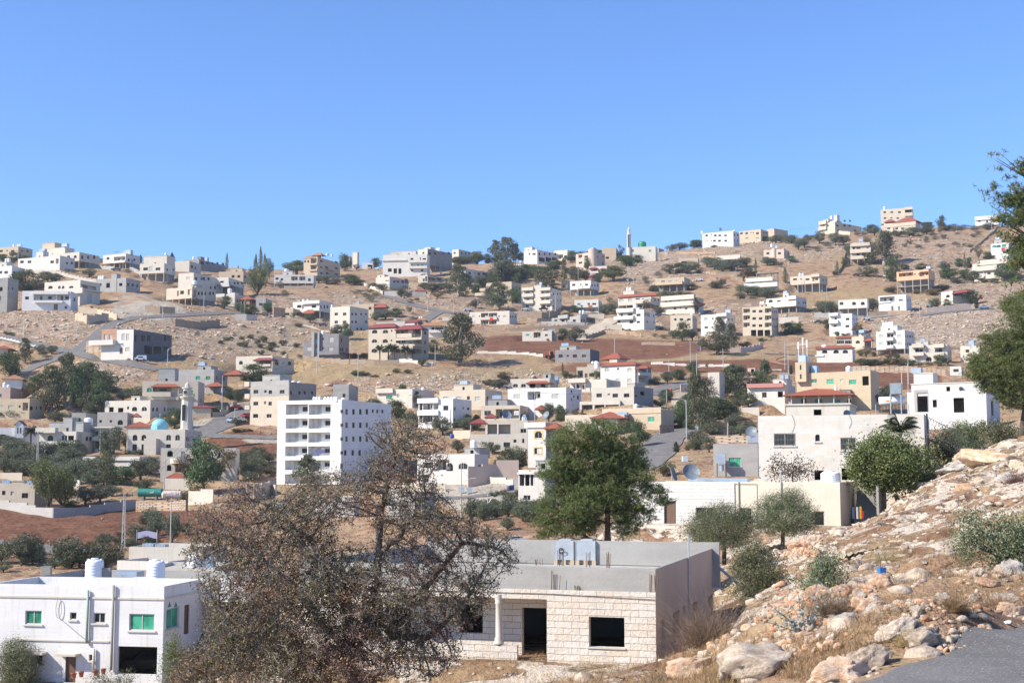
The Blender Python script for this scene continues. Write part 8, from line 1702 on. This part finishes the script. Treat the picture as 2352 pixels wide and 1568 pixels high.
# ---------------------------------------------------------------- poles and lamps
POLES = """
V t 283 1262 1133;V p 391 1262 1140;H p 630 1335 785;P s 278 1560 870;P s 590 1567 1265;A T 1562 368 215;A p 1028 360 250;A p 1648 620 420;A p 2182 1265 930;A p 315 1535 1175;A p 1030 1545 1230;A p 240 530 240
B p 385 1195 880;B p 937 1200 885;B p 883 940 780;B p 1190 1155 935;B p 1943 1315 1130;B T 1655 495 400;C s 787 940 790;C p 865 958 790;C p 1043 1145 915;C p 1393 1175 1000;C p 1718 1155 990;C T 1190 315 235;C p 1455 505 410;C p 1825 505 350
I S 1143 855 570;I S 107 1040 690;I t 1095 1210 870;D p 1050 955 570;D p 1720 785 520;D p 1322 1295 920;D p 745 1175 945;D p 663 1245 1090;D p 500 645 570;D p 910 505 350;D p 515 530 420;J p 1540 725 500;J p 1312 1035 835;J p 2268 1015 800;J p 2240 1455 1205;J T 468 1570 1190;J p 1855 1165 930
E p 1333 445 305;E p 1900 415 300;E p 1612 445 380;E s 1520 1025 790;E s 820 1065 890;E p 2125 975 860;E p 1710 1215 1000;E p 2040 1305 1130;K p 208 1045 715;K p 293 1250 880;K p 648 1125 830;K p 1478 1100 710;K p 1523 1170 840;K p 658 1535 1290;K p 340 855 600
F p 1920 455 235;F p 820 935 830;F p 948 1565 1350;L p 948 395 180;L p 800 1275 930;L p 710 1385 1120;Q S 872 765 295;Q p 1358 785 555;Q p 638 395 180;Q p 1310 325 90;Q p 1115 200 20;M t 495 805 200;M p 1340 565 250;M p 2205 1045 640;N p 190 1195 800;N p 575 355 130;N p 1137 255 110;H p 1905 805 560;G s 2248 578 320;G p 312 190 0;P p 152 490 275
P p 1145 362 20;P p 625 305 200;R p 1140 440 20;R p 1072 300 90;O p 1850 410 145
"""
PW = []
for e in POLES.replace('\n', ';').split(';'):
    if not e.strip(): continue
    tl, ty, x, yb, yt = e.split(); x, yb, yt = map(float, (x, yb, yt)); u, v = px(tl, x, yb); P = at(u, v); s = TILE[tl][2]*P.y/F; hg = max((yb-yt)*s, 3); z = gz(P.x, P.y); near = P.y < 200
    lamp = ty in 'sS'; rel, nick = whereis(u, v, 0); r = .10 if near else .13; mb = MB()
    if ty == 't':
        for sx in (-1, 1):
            for sy in (-1, 1): mb.tube((sx*.22, sy*.22, -1), (sx*.10, sy*.10, hg), .04, .04, 4)
        for j in range(int(hg/.6)): q = .22-.12*j*.6/hg; q2 = .22-.12*(j+1)*.6/hg; g = (-1)**j; mb.tube((-q*g, -q, j*.6), (q2*g, -q2, j*.6+.6), .02, .02, 4); mb.tube((q, -q*g, j*.6), (q2, q2*g, j*.6+.6), .02, .02, 4)
    else: mb.tube((0,0,-1), (0,0,hg), r, r*.6, 8)
    root = thing('street_lamp' if lamp else 'utility_pole', '%s %s %s' % ('street lamp with curved arm' if lamp else ('lattice pylon' if ty == 't' else ('T-shaped pole' if ty == 'T' else 'slim utility pole')), rel, nick), 'street lamp' if lamp else 'pole', (P.x, P.y, z), 0, 'poles and street lamps')
    mb.obj('pole', STEEL, root)
    if ty in 'Tt': m = MB(); m.box(-1.2, 1.2, -.06, .06, hg-.3, hg-.15); [m.tube((x_, 0, hg-.15), (x_, 0, hg+.2), .05, .04, 5) for x_ in (-1.1, -.4, .4, 1.1)]; m.obj('crossarm', DARKM, root)
    if lamp:
        sg = -1 if ty == 'S' else 1; z0_ = hg*.62 if near else hg*.93; m = MB(); m.path([(0,0,z0_), (sg*.5,0,z0_+.7), (sg*1.5,0,z0_+1.05)], [.05,.045,.04], 6); m.obj('arm', STEEL, root)
        m = MB(); m.box(sg*1.4, sg*2.1, -.13, .13, z0_+.98, z0_+1.14); m.obj('lamp_head', FRM, root)
    PW.append((P.x, P.y, z+hg-.3, tl, nick))
def wire(a, b, sag, label, r=.012):
    a, b = Vector(a), Vector(b); n = 18; m = MB(); pr_ = a
    for i in range(1, n+1): t = i/n; q = a.lerp(b, t); q.z -= sag*4*t*(1-t); m.tube(pr_, q, r, r, 4, 0, False); pr_ = q
    tag(m.obj('power_line', DARKM), label, 'power line', 'power lines')
def pole_at(tl, x): return min(PW, key=lambda p: abs(UC+p[0]/p[1]*F-px(tl, x, 0)[0])+(0 if p[3] == tl else 999))
for (ta, xa), (tb, xb) in ((('V',283),('N',190)), (('V',283),('M',495)), (('V',283),('H',630)), (('J',468),('P',625)), (('J',468),('J',2240)), (('A',1562),('A',1028)), (('A',1562),('B',1655)), (('B',1655),('C',1190)), (('H',630),('H',1905)), (('Q',1310),('R',1140)), (('P',278),('P',590)), (('H',630),('A',2182)), (('E',1333),('E',1900)), (('I',1095),('J',468)), (('R',1072),('Q',1310))):
    a, b = pole_at(ta, xa), pole_at(tb, xb)
    for k in range(2): wire((a[0]+k*.8-.4, a[1], a[2]), (b[0]+k*.8-.4, b[1], b[2]), math.dist(a[:2], b[:2])*.02, 'thin power line sagging from the pole near %s' % ' '.join(a[4].split()[:8]), .02)
# ---------------------------------------------------------------- vehicles
def car(tl, x, yb, wpx, rgb, label, heading=0.0, van=False):
    u, v = px(tl, x, yb); P = at(u, v); s = TILE[tl][2]*P.y/F; Lc = min(max(wpx*s/max(abs(math.cos(heading)), .45), 3.8), 5.2); z = gz(P.x, P.y)+.08+P.y*.0003
    R_ = thing('parked_car' if not van else 'van', label, 'car' if not van else 'van', (P.x, P.y, z), heading, 'vehicles in the town'); k = Lc/4.4; body = plain('paint_%d_%d_%d' % tuple(int(c*100) for c in rgb), rgb, .25, .2, .04)
    prof = [(-2.2,.35),(-2.2,.75),(-2.05,.88),(-1.35,.95),(-.75,1.40),(.75,1.43),(1.35,1.0),(2.1,.92),(2.2,.7),(2.2,.35)] if not van else [(-2.3,.35),(-2.3,.9),(-1.75,1.1),(-1.15,1.75),(1.9,1.85),(2.25,1.7),(2.3,.35)]
    m = MB(); n = len(prof)
    for sy in (-1, 1): m.v += [(a*k, sy*(.85 if b < 1.05 else .70), b) for a, b in prof]
    for i in range(n): j = (i+1) % n; m.f.append((i, j, n+j, n+i)); m.m.append(0)
    m.f.append(tuple(reversed(range(n)))); m.f.append(tuple(range(n, 2*n))); m.m += [0, 0]; m.obj('body', body, R_)
    m = MB()
    for sy in (-.80, .80): q = .02 if sy > 0 else -.02; m.face([(-1.2*k, sy+q, .98), (1.15*k, sy+q, 1.0), (.7*k, sy*.9+q, 1.36), (-.72*k, sy*.9+q, 1.34)])
    m.face([(-1.38*k,-.68,.97), (-1.38*k,.68,.97), (-.80*k,.62,1.38), (-.80*k,-.62,1.38)]); m.face([(1.40*k,-.68,1.0), (.82*k,-.62,1.41), (.82*k,.62,1.41), (1.40*k,.68,1.0)]); m.obj('windows', GLASS, R_)
    for sx in (-1.35, 1.35):
        for sy in (-.86, .70): m = MB(); m.tube((sx*k, sy, .33), (sx*k, sy+.16, .33), .33, .33, 14); m.obj('wheel', plain('rubber', (.02,.02,.02), .8), R_)
for a in (('G',1885,490,130,(.75,.75,.74),'white van parked beside the long dark building',.3,True),('H',1325,60,110,(.55,.56,.58),'silver car parked beside the brown garage'),('H',1200,52,110,(.10,.10,.11),'dark pickup with white bonnet left of silver car'),('H',775,1468,70,(.35,.45,.62),'pale blue car driving on the mid-left street',1.2),('H',882,1432,70,(.62,.63,.64),'white car parked behind the pale blue one',1.2),('H',962,1395,80,(.30,.04,.05),'dark red car parked by the tan building wall',1.1),('H',820,1310,100,(.30,.05,.06),'red car in the shade higher up the street',.4),
  ('D',338,1158,112,(.50,.54,.48),'pale green car before the four-storey block'),('D',585,1162,132,(.02,.025,.035),'black car before the four-storey block'),('C',357,608,60,(.75,.75,.74),'white car on the ridge road beside the garage'),('C',268,592,50,(.72,.72,.72),'white car inside the ridge garage',1.5),('C',1640,876,50,(.08,.09,.10),'dark car behind the tall eucalyptus',.8),('C',1580,1174,60,(.74,.74,.74),'white car left of the long cream bungalow',.3),('E',322,1074,105,(.72,.72,.73),'white car on the track above the unfinished tan house'),('F',100,1038,95,(.05,.06,.12),'dark blue car below the balconied cream house'),('F',505,1032,70,(.60,.60,.60),'pale car among trees below the right slope',.6),
  ('L',1815,292,130,(.20,.28,.45),'blue car on the upper right road',-.15),('L',1085,262,90,(.45,.48,.48),'grey-green car below the cream cottage'),('N',1722,1462,110,(.72,.73,.73),'white car behind the almond tree',.1),('A',1558,612,140,(.03,.035,.04),'dark car under the ridge house pilotis',-.2),('K',1925,492,90,(.08,.08,.09),'dark car on the slope left of the white house'),('L',235,462,80,(.55,.55,.55),'silver car behind the twin-tank house'),('Y',1195,1545,190,(.03,.035,.04),'black car in front of the open garage',.25),('B',1990,1350,90,(.06,.08,.14),'dark blue car beside the three-storey cream block',.2),('V',1180,1262,60,(.62,.63,.62),'pale van behind the bare tree and roof',.4),('D',2110,1240,70,(.12,.14,.16),'dark car in the yard right of the laundry house',.5)):
    car(*a)
def simple(name, label, cat, tl, x, yb, parts, rz=0, grp=None, D=None):
    u, v = px(tl, x, yb); P = at(u, v, D); R_ = thing(name, label, cat, (P.x, P.y, gz(P.x, P.y)), rz, grp)
    for nm, m, mt in parts: m.obj(nm, mt, R_)
    return R_, P
OR = plain('orange_red_paint', (.50,.07,.03), .4); m1 = MB(); m1.box(-1.6,.3,-.45,.45,.6,1.25); m2 = MB(); m2.box(.3,1.5,-.7,.7,.9,2.6); m3 = MB(); m3.box(.35,1.45,-.72,.72,1.6,2.4)
R_, P = simple('tractor', 'orange-red tractor beside the dark grey bungalow', 'tractor', 'J', 655, 788, [('body', m1, OR), ('cab', m2, OR), ('windows', m3, GLASS)], .3)
for x_, r_2 in ((-1.2,.5),(1.1,.85)):
    for y_ in (-.95,.6): m = MB(); m.tube((x_,y_,r_2), (x_,y_+.35,r_2), r_2, r_2, 16); m.obj('wheel', plain('rubber', (.02,.02,.02), .8), R_)
YB = plain('bus_orange', (.62,.30,.03), .4); m1 = MB(); m1.box(-3.2,3.2,-1,1,.5,2.7); m2 = MB(); m2.box(-3.0,3.0,-1.02,1.02,1.5,2.3); m2.box(-3.22,-3.19,-.9,.9,1.4,2.4)
R_, P = simple('bus', 'small orange bus on the ridge road among trees', 'bus', 'D', 785, 520, [('body', m1, YB), ('windows', m2, GLASS)], -.1)
for x_ in (-2.1,2.1):
    for y_ in (-1.02,.8): m = MB(); m.tube((x_,y_,.45), (x_,y_+.22,.45), .45, .45, 12); m.obj('wheel', plain('rubber', (.02,.02,.02), .8), R_)
def gas(tl, x, yb, L_, r, mat, label, rz):
    m = MB(); m.tube((-L_/2,0,r+.5), (L_/2,0,r+.5), r, r, 20); m.tube((-L_/2-.3,0,r+.5), (-L_/2,0,r+.5), r*.6, r, 20); m.tube((L_/2,0,r+.5), (L_/2+.3,0,r+.5), r, r*.6, 20); cr = []
    for x_ in (-L_*.28, L_*.28): m2 = MB(); m2.box(x_-.15, x_+.15, -r*.8, r*.8, -.3, .62); cr.append(('cradle', m2, CONC))
    return simple('fuel_tank', label, 'tank', tl, x, yb, [('tank_body', m, mat)]+cr, rz)
R_, P = gas('M', 2017, 1150, 4.6, .85, plain('teal_tank_paint', (.03,.22,.17), .5, .1, .3, 1.5), 'teal green fuel tank lying on cradles with white writing', 0)
m = MB(); yy = -.87; zz = 1.35
for pts in ([(.62,.35),(.62,-.05)], [(.50,.3),(.50,-.05),(.36,-.05),(.36,.22)], [(.36,-.05),(.22,-.05),(.22,.22)], [(.22,-.05),(.08,-.05),(-.02,.08),(.08,.14),(.13,.02),(.02,-.06),(-.10,-.05)]):
    for a, b in zip(pts, pts[1:]): m.tube((.25+a[0], yy-.0, zz+a[1]), (.25+b[0], yy-.0, zz+b[1]), .035, .035, 5)
m.obj('lettering', plain('letter_white', (.75,.75,.72)), R_)
gas('N', 295, 1335, 3.4, .8, rockmat('rusty_white', [(.40, (.25,.09,.04)), (.50, (.55,.50,.46)), (.7, (.68,.66,.63))]), 'white fuel tank with rusty end right of the teal one', .1)
IBC = plain('ibc_white', (.60,.65,.68), .5)
for x_, lb in ((285, 'white caged water tote, left one by the road'), (380, 'white caged water tote, right one by the road')):
    m = MB(); m.box(-.5,.5,-.5,.5,.15,1.15); m2 = MB(); [m2.tube((-.52+i*.208,-.52,.1), (-.52+i*.208,-.52,1.2), .015, .015, 4) for i in range(6)]; [m2.tube((-.52,-.52,.2+i*.25), (.52,-.52,.2+i*.25), .015, .015, 4) for i in range(4)]; simple('water_tote', lb, 'container', 'P', x_, 1255, [('tank_body', m, IBC), ('cage', m2, STEEL)], 0, 'caged water totes')
for tl, x_, yb, c_, lb in (('P',840,1218,(.04,.06,.16),'dark blue barrel left of a pair on the road'),('P',878,1212,(.04,.06,.20),'dark blue barrel right of a pair on the road'),('P',1246,950,(.03,.035,.04),'black barrel on the white block roof'),('Q',685,200,(.5,.05,.04),'red barrel beside the upper road'),('Q',885,752,(.04,.07,.30),'blue bin beside the tall lamp post'),('Q',990,650,(.05,.15,.45),'blue container by the road bend'),('Q',548,262,(.04,.06,.25),'small blue bin beside the olive-grey house'),('K',330,1240,(.08,.22,.45),'blue drum by the upper road end'),('O',1868,505,(.03,.10,.42),'blue barrel with white lid by the cream wall'),('K',316,850,(.03,.08,.35),'blue drum below the spreading tree')):
    m = MB(); m.lathe([(.01,0),(.38,0),(.38,.3),(.40,.33),(.38,.36),(.38,.7),(.40,.73),(.38,.76),(.38,1.05),(.01,1.05)], n=14); o = m.obj('barrel', plain('barrel%s' % str(c_), c_, .4), None, True); P = at(*px(tl, x_, yb)); o.location = (P.x, P.y, gz(P.x, P.y)); tag(o, lb, 'barrel')
m = MB(); m.box(-.5,.5,-.4,.4,0,1.0); R_, P = simple('crate', 'white crate standing at the curve of the road', 'crate', 'Q', 852, 1015, [('box', m, IBC)], .1); 
u, v = px('W', 1396, 490); P = at(u, v); z_ = gz(P.x, P.y); s_ = .3408*P.y/F; m = MB(); w_ = 46*s_; m.v += [(-w_*.42,-w_*.4,0),(w_*.42,-w_*.4,0),(w_*.42,w_*.4,0),(-w_*.42,w_*.4,0),(-w_*.5,-w_*.5,w_),(w_*.5,-w_*.5,w_),(w_*.5,w_*.5,w_),(-w_*.5,w_*.5,w_)]; m.f += [(3,2,1,0),(0,1,5,4),(1,2,6,5),(2,3,7,6),(3,0,4,7)]; m.m += [0]*5
R_ = thing('bucket', 'bright blue square bucket with a stick on the slope', 'bucket', (P.x, P.y, z_), .2); m.obj('bucket_body', plain('bucket_blue', (.01,.20,.62), .4), R_); m = MB(); m.tube((0,0,.05), (-.1,0,w_*3.1), .018, .018, 6); m.obj('stick', WOOD, R_)
for tl, x_, y_, w_, c_, lb in (('R',1183,905,30,(.03,.22,.62),'small blue plastic rag on the brown slope'),('W',2245,800,60,(.72,.74,.85),'crumpled white plastic bag at the road edge'),('W',1710,560,70,(.50,.50,.48),'torn grey paper sack beyond the grey outcrop')):
    P = at(*px(tl, x_, y_)); s_ = TILE[tl][2]*P.y/F; o = newobj('litter', BM[2].copy(), None, (P.x, P.y, gz(P.x, P.y)+.03)); o.data.materials[0] = plain('lit%s' % str(c_), c_, .6); o.scale = (w_*s_*.5, w_*s_*.4, w_*s_*.28); tag(o, lb, 'litter')
P = at(*px('W', 1230, 345)); s_ = .3408*P.y/F; n = 22; VV, FF = [], []
for i in range(n):
    for j in range(9): x_, y_ = (i/(n-1)-.5)*330*s_, (j/8-.5)*1.6; VV.append((P.x+x_, P.y+y_, gz(P.x+x_, P.y+y_)+.10+.22*abs(math.sin(i*1.1+j*.6))*math.exp(-((i-4)/9)**2)+.06*math.sin(i*2.3+j)))
for i in range(n-1):
    for j in range(8): FF.append((i*9+j, (i+1)*9+j, (i+1)*9+j+1, i*9+j+1))
o = newobj('tarpaulin', np_mesh('tarp', VV, FF, plain('tarp_khaki', (.42,.38,.25), .8), 4, None, True)); tag(o, 'crumpled khaki tarpaulin on the rocks behind the olives', 'tarpaulin')
P = at(*px('R', 1470, 990)); s_ = .21875*P.y/F; R_ = thing('wooden_frame', 'collapsed wooden ladder frame lying on the brown slope', 'timber', (P.x, P.y, gz(P.x, P.y)+.15))
m = MB()
for a, b in (((-150,-20),(60,150)),((-120,-60),(110,110)),((-160,-10),(-40,-30)),((-60,60),(40,40)),((-100,20),(20,0)),((0,110),(70,70)),((-200,-110),(40,90)),((-20,-50),(180,60)),((-60,-90),(170,20)),((60,150),(90,60))):
    m.tube((a[0]*s_, a[1]*s_*.9, a[1]*s_*.25+.1), (b[0]*s_, b[1]*s_*.9, b[1]*s_*.25+.25), .05, .045, 5)
m.obj('timber', plain('grey_timber', (.36,.31,.25), .9), R_)
P = at(*px('R', 900, 1235)); m = MB(); m.path([(0,0,.15), (1.5,-.2,.25), (2.6,.1,.5)], [.10,.07,.04], 7); o = m.obj('log', BARK, None, True, (P.x-1, P.y-1.5, gz(P.x-1, P.y-1.5))); tag(o, 'dead branch lying on the dry slope', 'branch')
P = at(*px('Y', 1178, 440)); s_ = .286*P.y/F; z_ = hitD(*px('Y', 1178, 370), P.y).z; R_ = thing('banner', 'long purple-white banner strung between two posts among olives', 'banner', (P.x, P.y, gz(P.x, P.y))); m = MB(); zz = z_-gz(P.x, P.y)
for i in range(16): a, b = (i/16-.5)*160*s_, ((i+1)/16-.5)*160*s_; dz = .12*math.cos(i*.4), .12*math.cos((i+1)*.4); m.face([(a,0,zz-.55-dz[0]),(b,0,zz-.55-dz[1]),(b,0,zz+.35-dz[1]),(a,0,zz+.35-dz[0])])
m.obj('cloth', plain('banner_cloth', (.42,.40,.55), .8), R_); m = MB(); [m.tube((sx*81*s_,0,-.5), (sx*81*s_,0,zz+.6), .05, .05, 5) for sx in (-1,1)]; m.obj('post', STEEL, R_)
for tl, xc, yc, w_, h_, c_, nk, lb in (('C',1895,1262,46,42,(.55,.03,.04),'long cream bungalow with red cloth on its balcony','red patterned cloth hung over the long bungalow balcony'),('L',0,0,0,0,0,0,0),('F',2070,655,50,36,(.62,.03,.03),'white villa with green arched windows and red cloth','bright red cloth on the villa balcony at right'),('D',1212,1092,50,32,(.45,.12,.03),'white terraced house with washing on the line','orange rug on the terraced house balcony'),('D',1094,1085,26,24,(.02,.18,.09),'white terraced house with washing on the line','dark green cloth left of the orange rug'),('H',1838+0,1900,150,40,(.10,.10,.25),'six-storey white apartment block with stacked loggias','dark washing along the lower right loggia of the block')):
    if not w_: continue
    if tl == 'H': xc, yc = 1945, 1850+15
    hh_ = HN[nk]; ff = hh_['f']; ftl = hh_['tile']; u, v = px(tl, xc, yc); a_, b_, s_ = TILE[ftl]; X_, Y_ = (u-a_)/s_, (v-b_)/s_; x0_, z0_ = ff.fp(X_, Y_, -1.25 if tl != 'H' else -.06); ws = w_*TILE[tl][2]*ff.k; hs_ = h_*TILE[tl][2]*ff.k; m = MB()
    for i in range(8): m.box(x0_-ws/2+ws*i/8, x0_-ws/2+ws*(i+1)/8, (-1.30 if tl != 'C' else -.88) if tl != 'H' else -.1, (-1.24 if tl != 'C' else -.82) if tl != 'H' else -.05, z0_-hs_/2*(1 if tl != 'H' else rnd.uniform(.5, 1.2)), z0_+hs_/2)
    o = m.obj('laundry', plain('cl%s' % str(c_), c_, .9)); o.matrix_world = ff.R4; tag(o, lb, 'laundry')
# a walker on the far upper right path
P = at(*px('L', 1130, 352)); me_ = bpy.data.meshes.new('person'); vs = [(0,0,.92),(0,0,1.2),(0,0,1.42),(0,0,1.52),(0,0,1.66),(-.19,0,1.40),(-.26,.03,1.12),(-.25,-.1,.88),(.19,0,1.40),(.26,.03,1.12),(.25,-.1,.88),(-.10,0,.88),(-.12,-.08,.48),(-.12,.05,.06),(.10,0,.88),(.13,.12,.48),(.14,.22,.08)]
me_.from_pydata(vs, [(0,1),(1,2),(2,3),(3,4),(2,5),(5,6),(6,7),(2,8),(8,9),(9,10),(0,11),(11,12),(12,13),(0,14),(14,15),(15,16)], []); o = newobj('person', me_, None, (P.x, P.y, gz(P.x, P.y))); sk = o.modifiers.new('s', 'SKIN'); ss = o.modifiers.new('u', 'SUBSURF'); ss.levels = ss.render_levels = 1
for i, v_ in enumerate(me_.skin_vertices[0].data): q = [.15,.14,.15,.06,.115,.07,.05,.04,.07,.05,.04,.1,.075,.05,.1,.075,.05][i]; v_.radius = (q, q); v_.use_root = i == 0
me_.materials.append(plain('walker_clothes', (.45,.44,.45), .9)); tag(o, 'person in pale clothes walking mid-stride on the upper right path', 'person')
HAZE = True
if HAZE:
    m = bpy.data.materials.new('haze'); m.use_nodes = True; t = m.node_tree; t.nodes.clear(); o_ = t.nodes.new('ShaderNodeOutputMaterial'); v_ = t.nodes.new('ShaderNodeVolumePrincipled'); v_.inputs['Density'].default_value = .00009; v_.inputs['Color'].default_value = (.86,.90,1.0,1); v_.inputs['Anisotropy'].default_value = .2
    t.links.new(v_.outputs[0], o_.inputs['Volume']); mb = MB(); mb.box(-2700, 2700, -60, 4300, float(ZF.min())-140, float(ZF.max())+60); o = mb.obj('haze', m); tag(o, 'thin pale air softening the far ridge', 'haze', None, 'stuff')
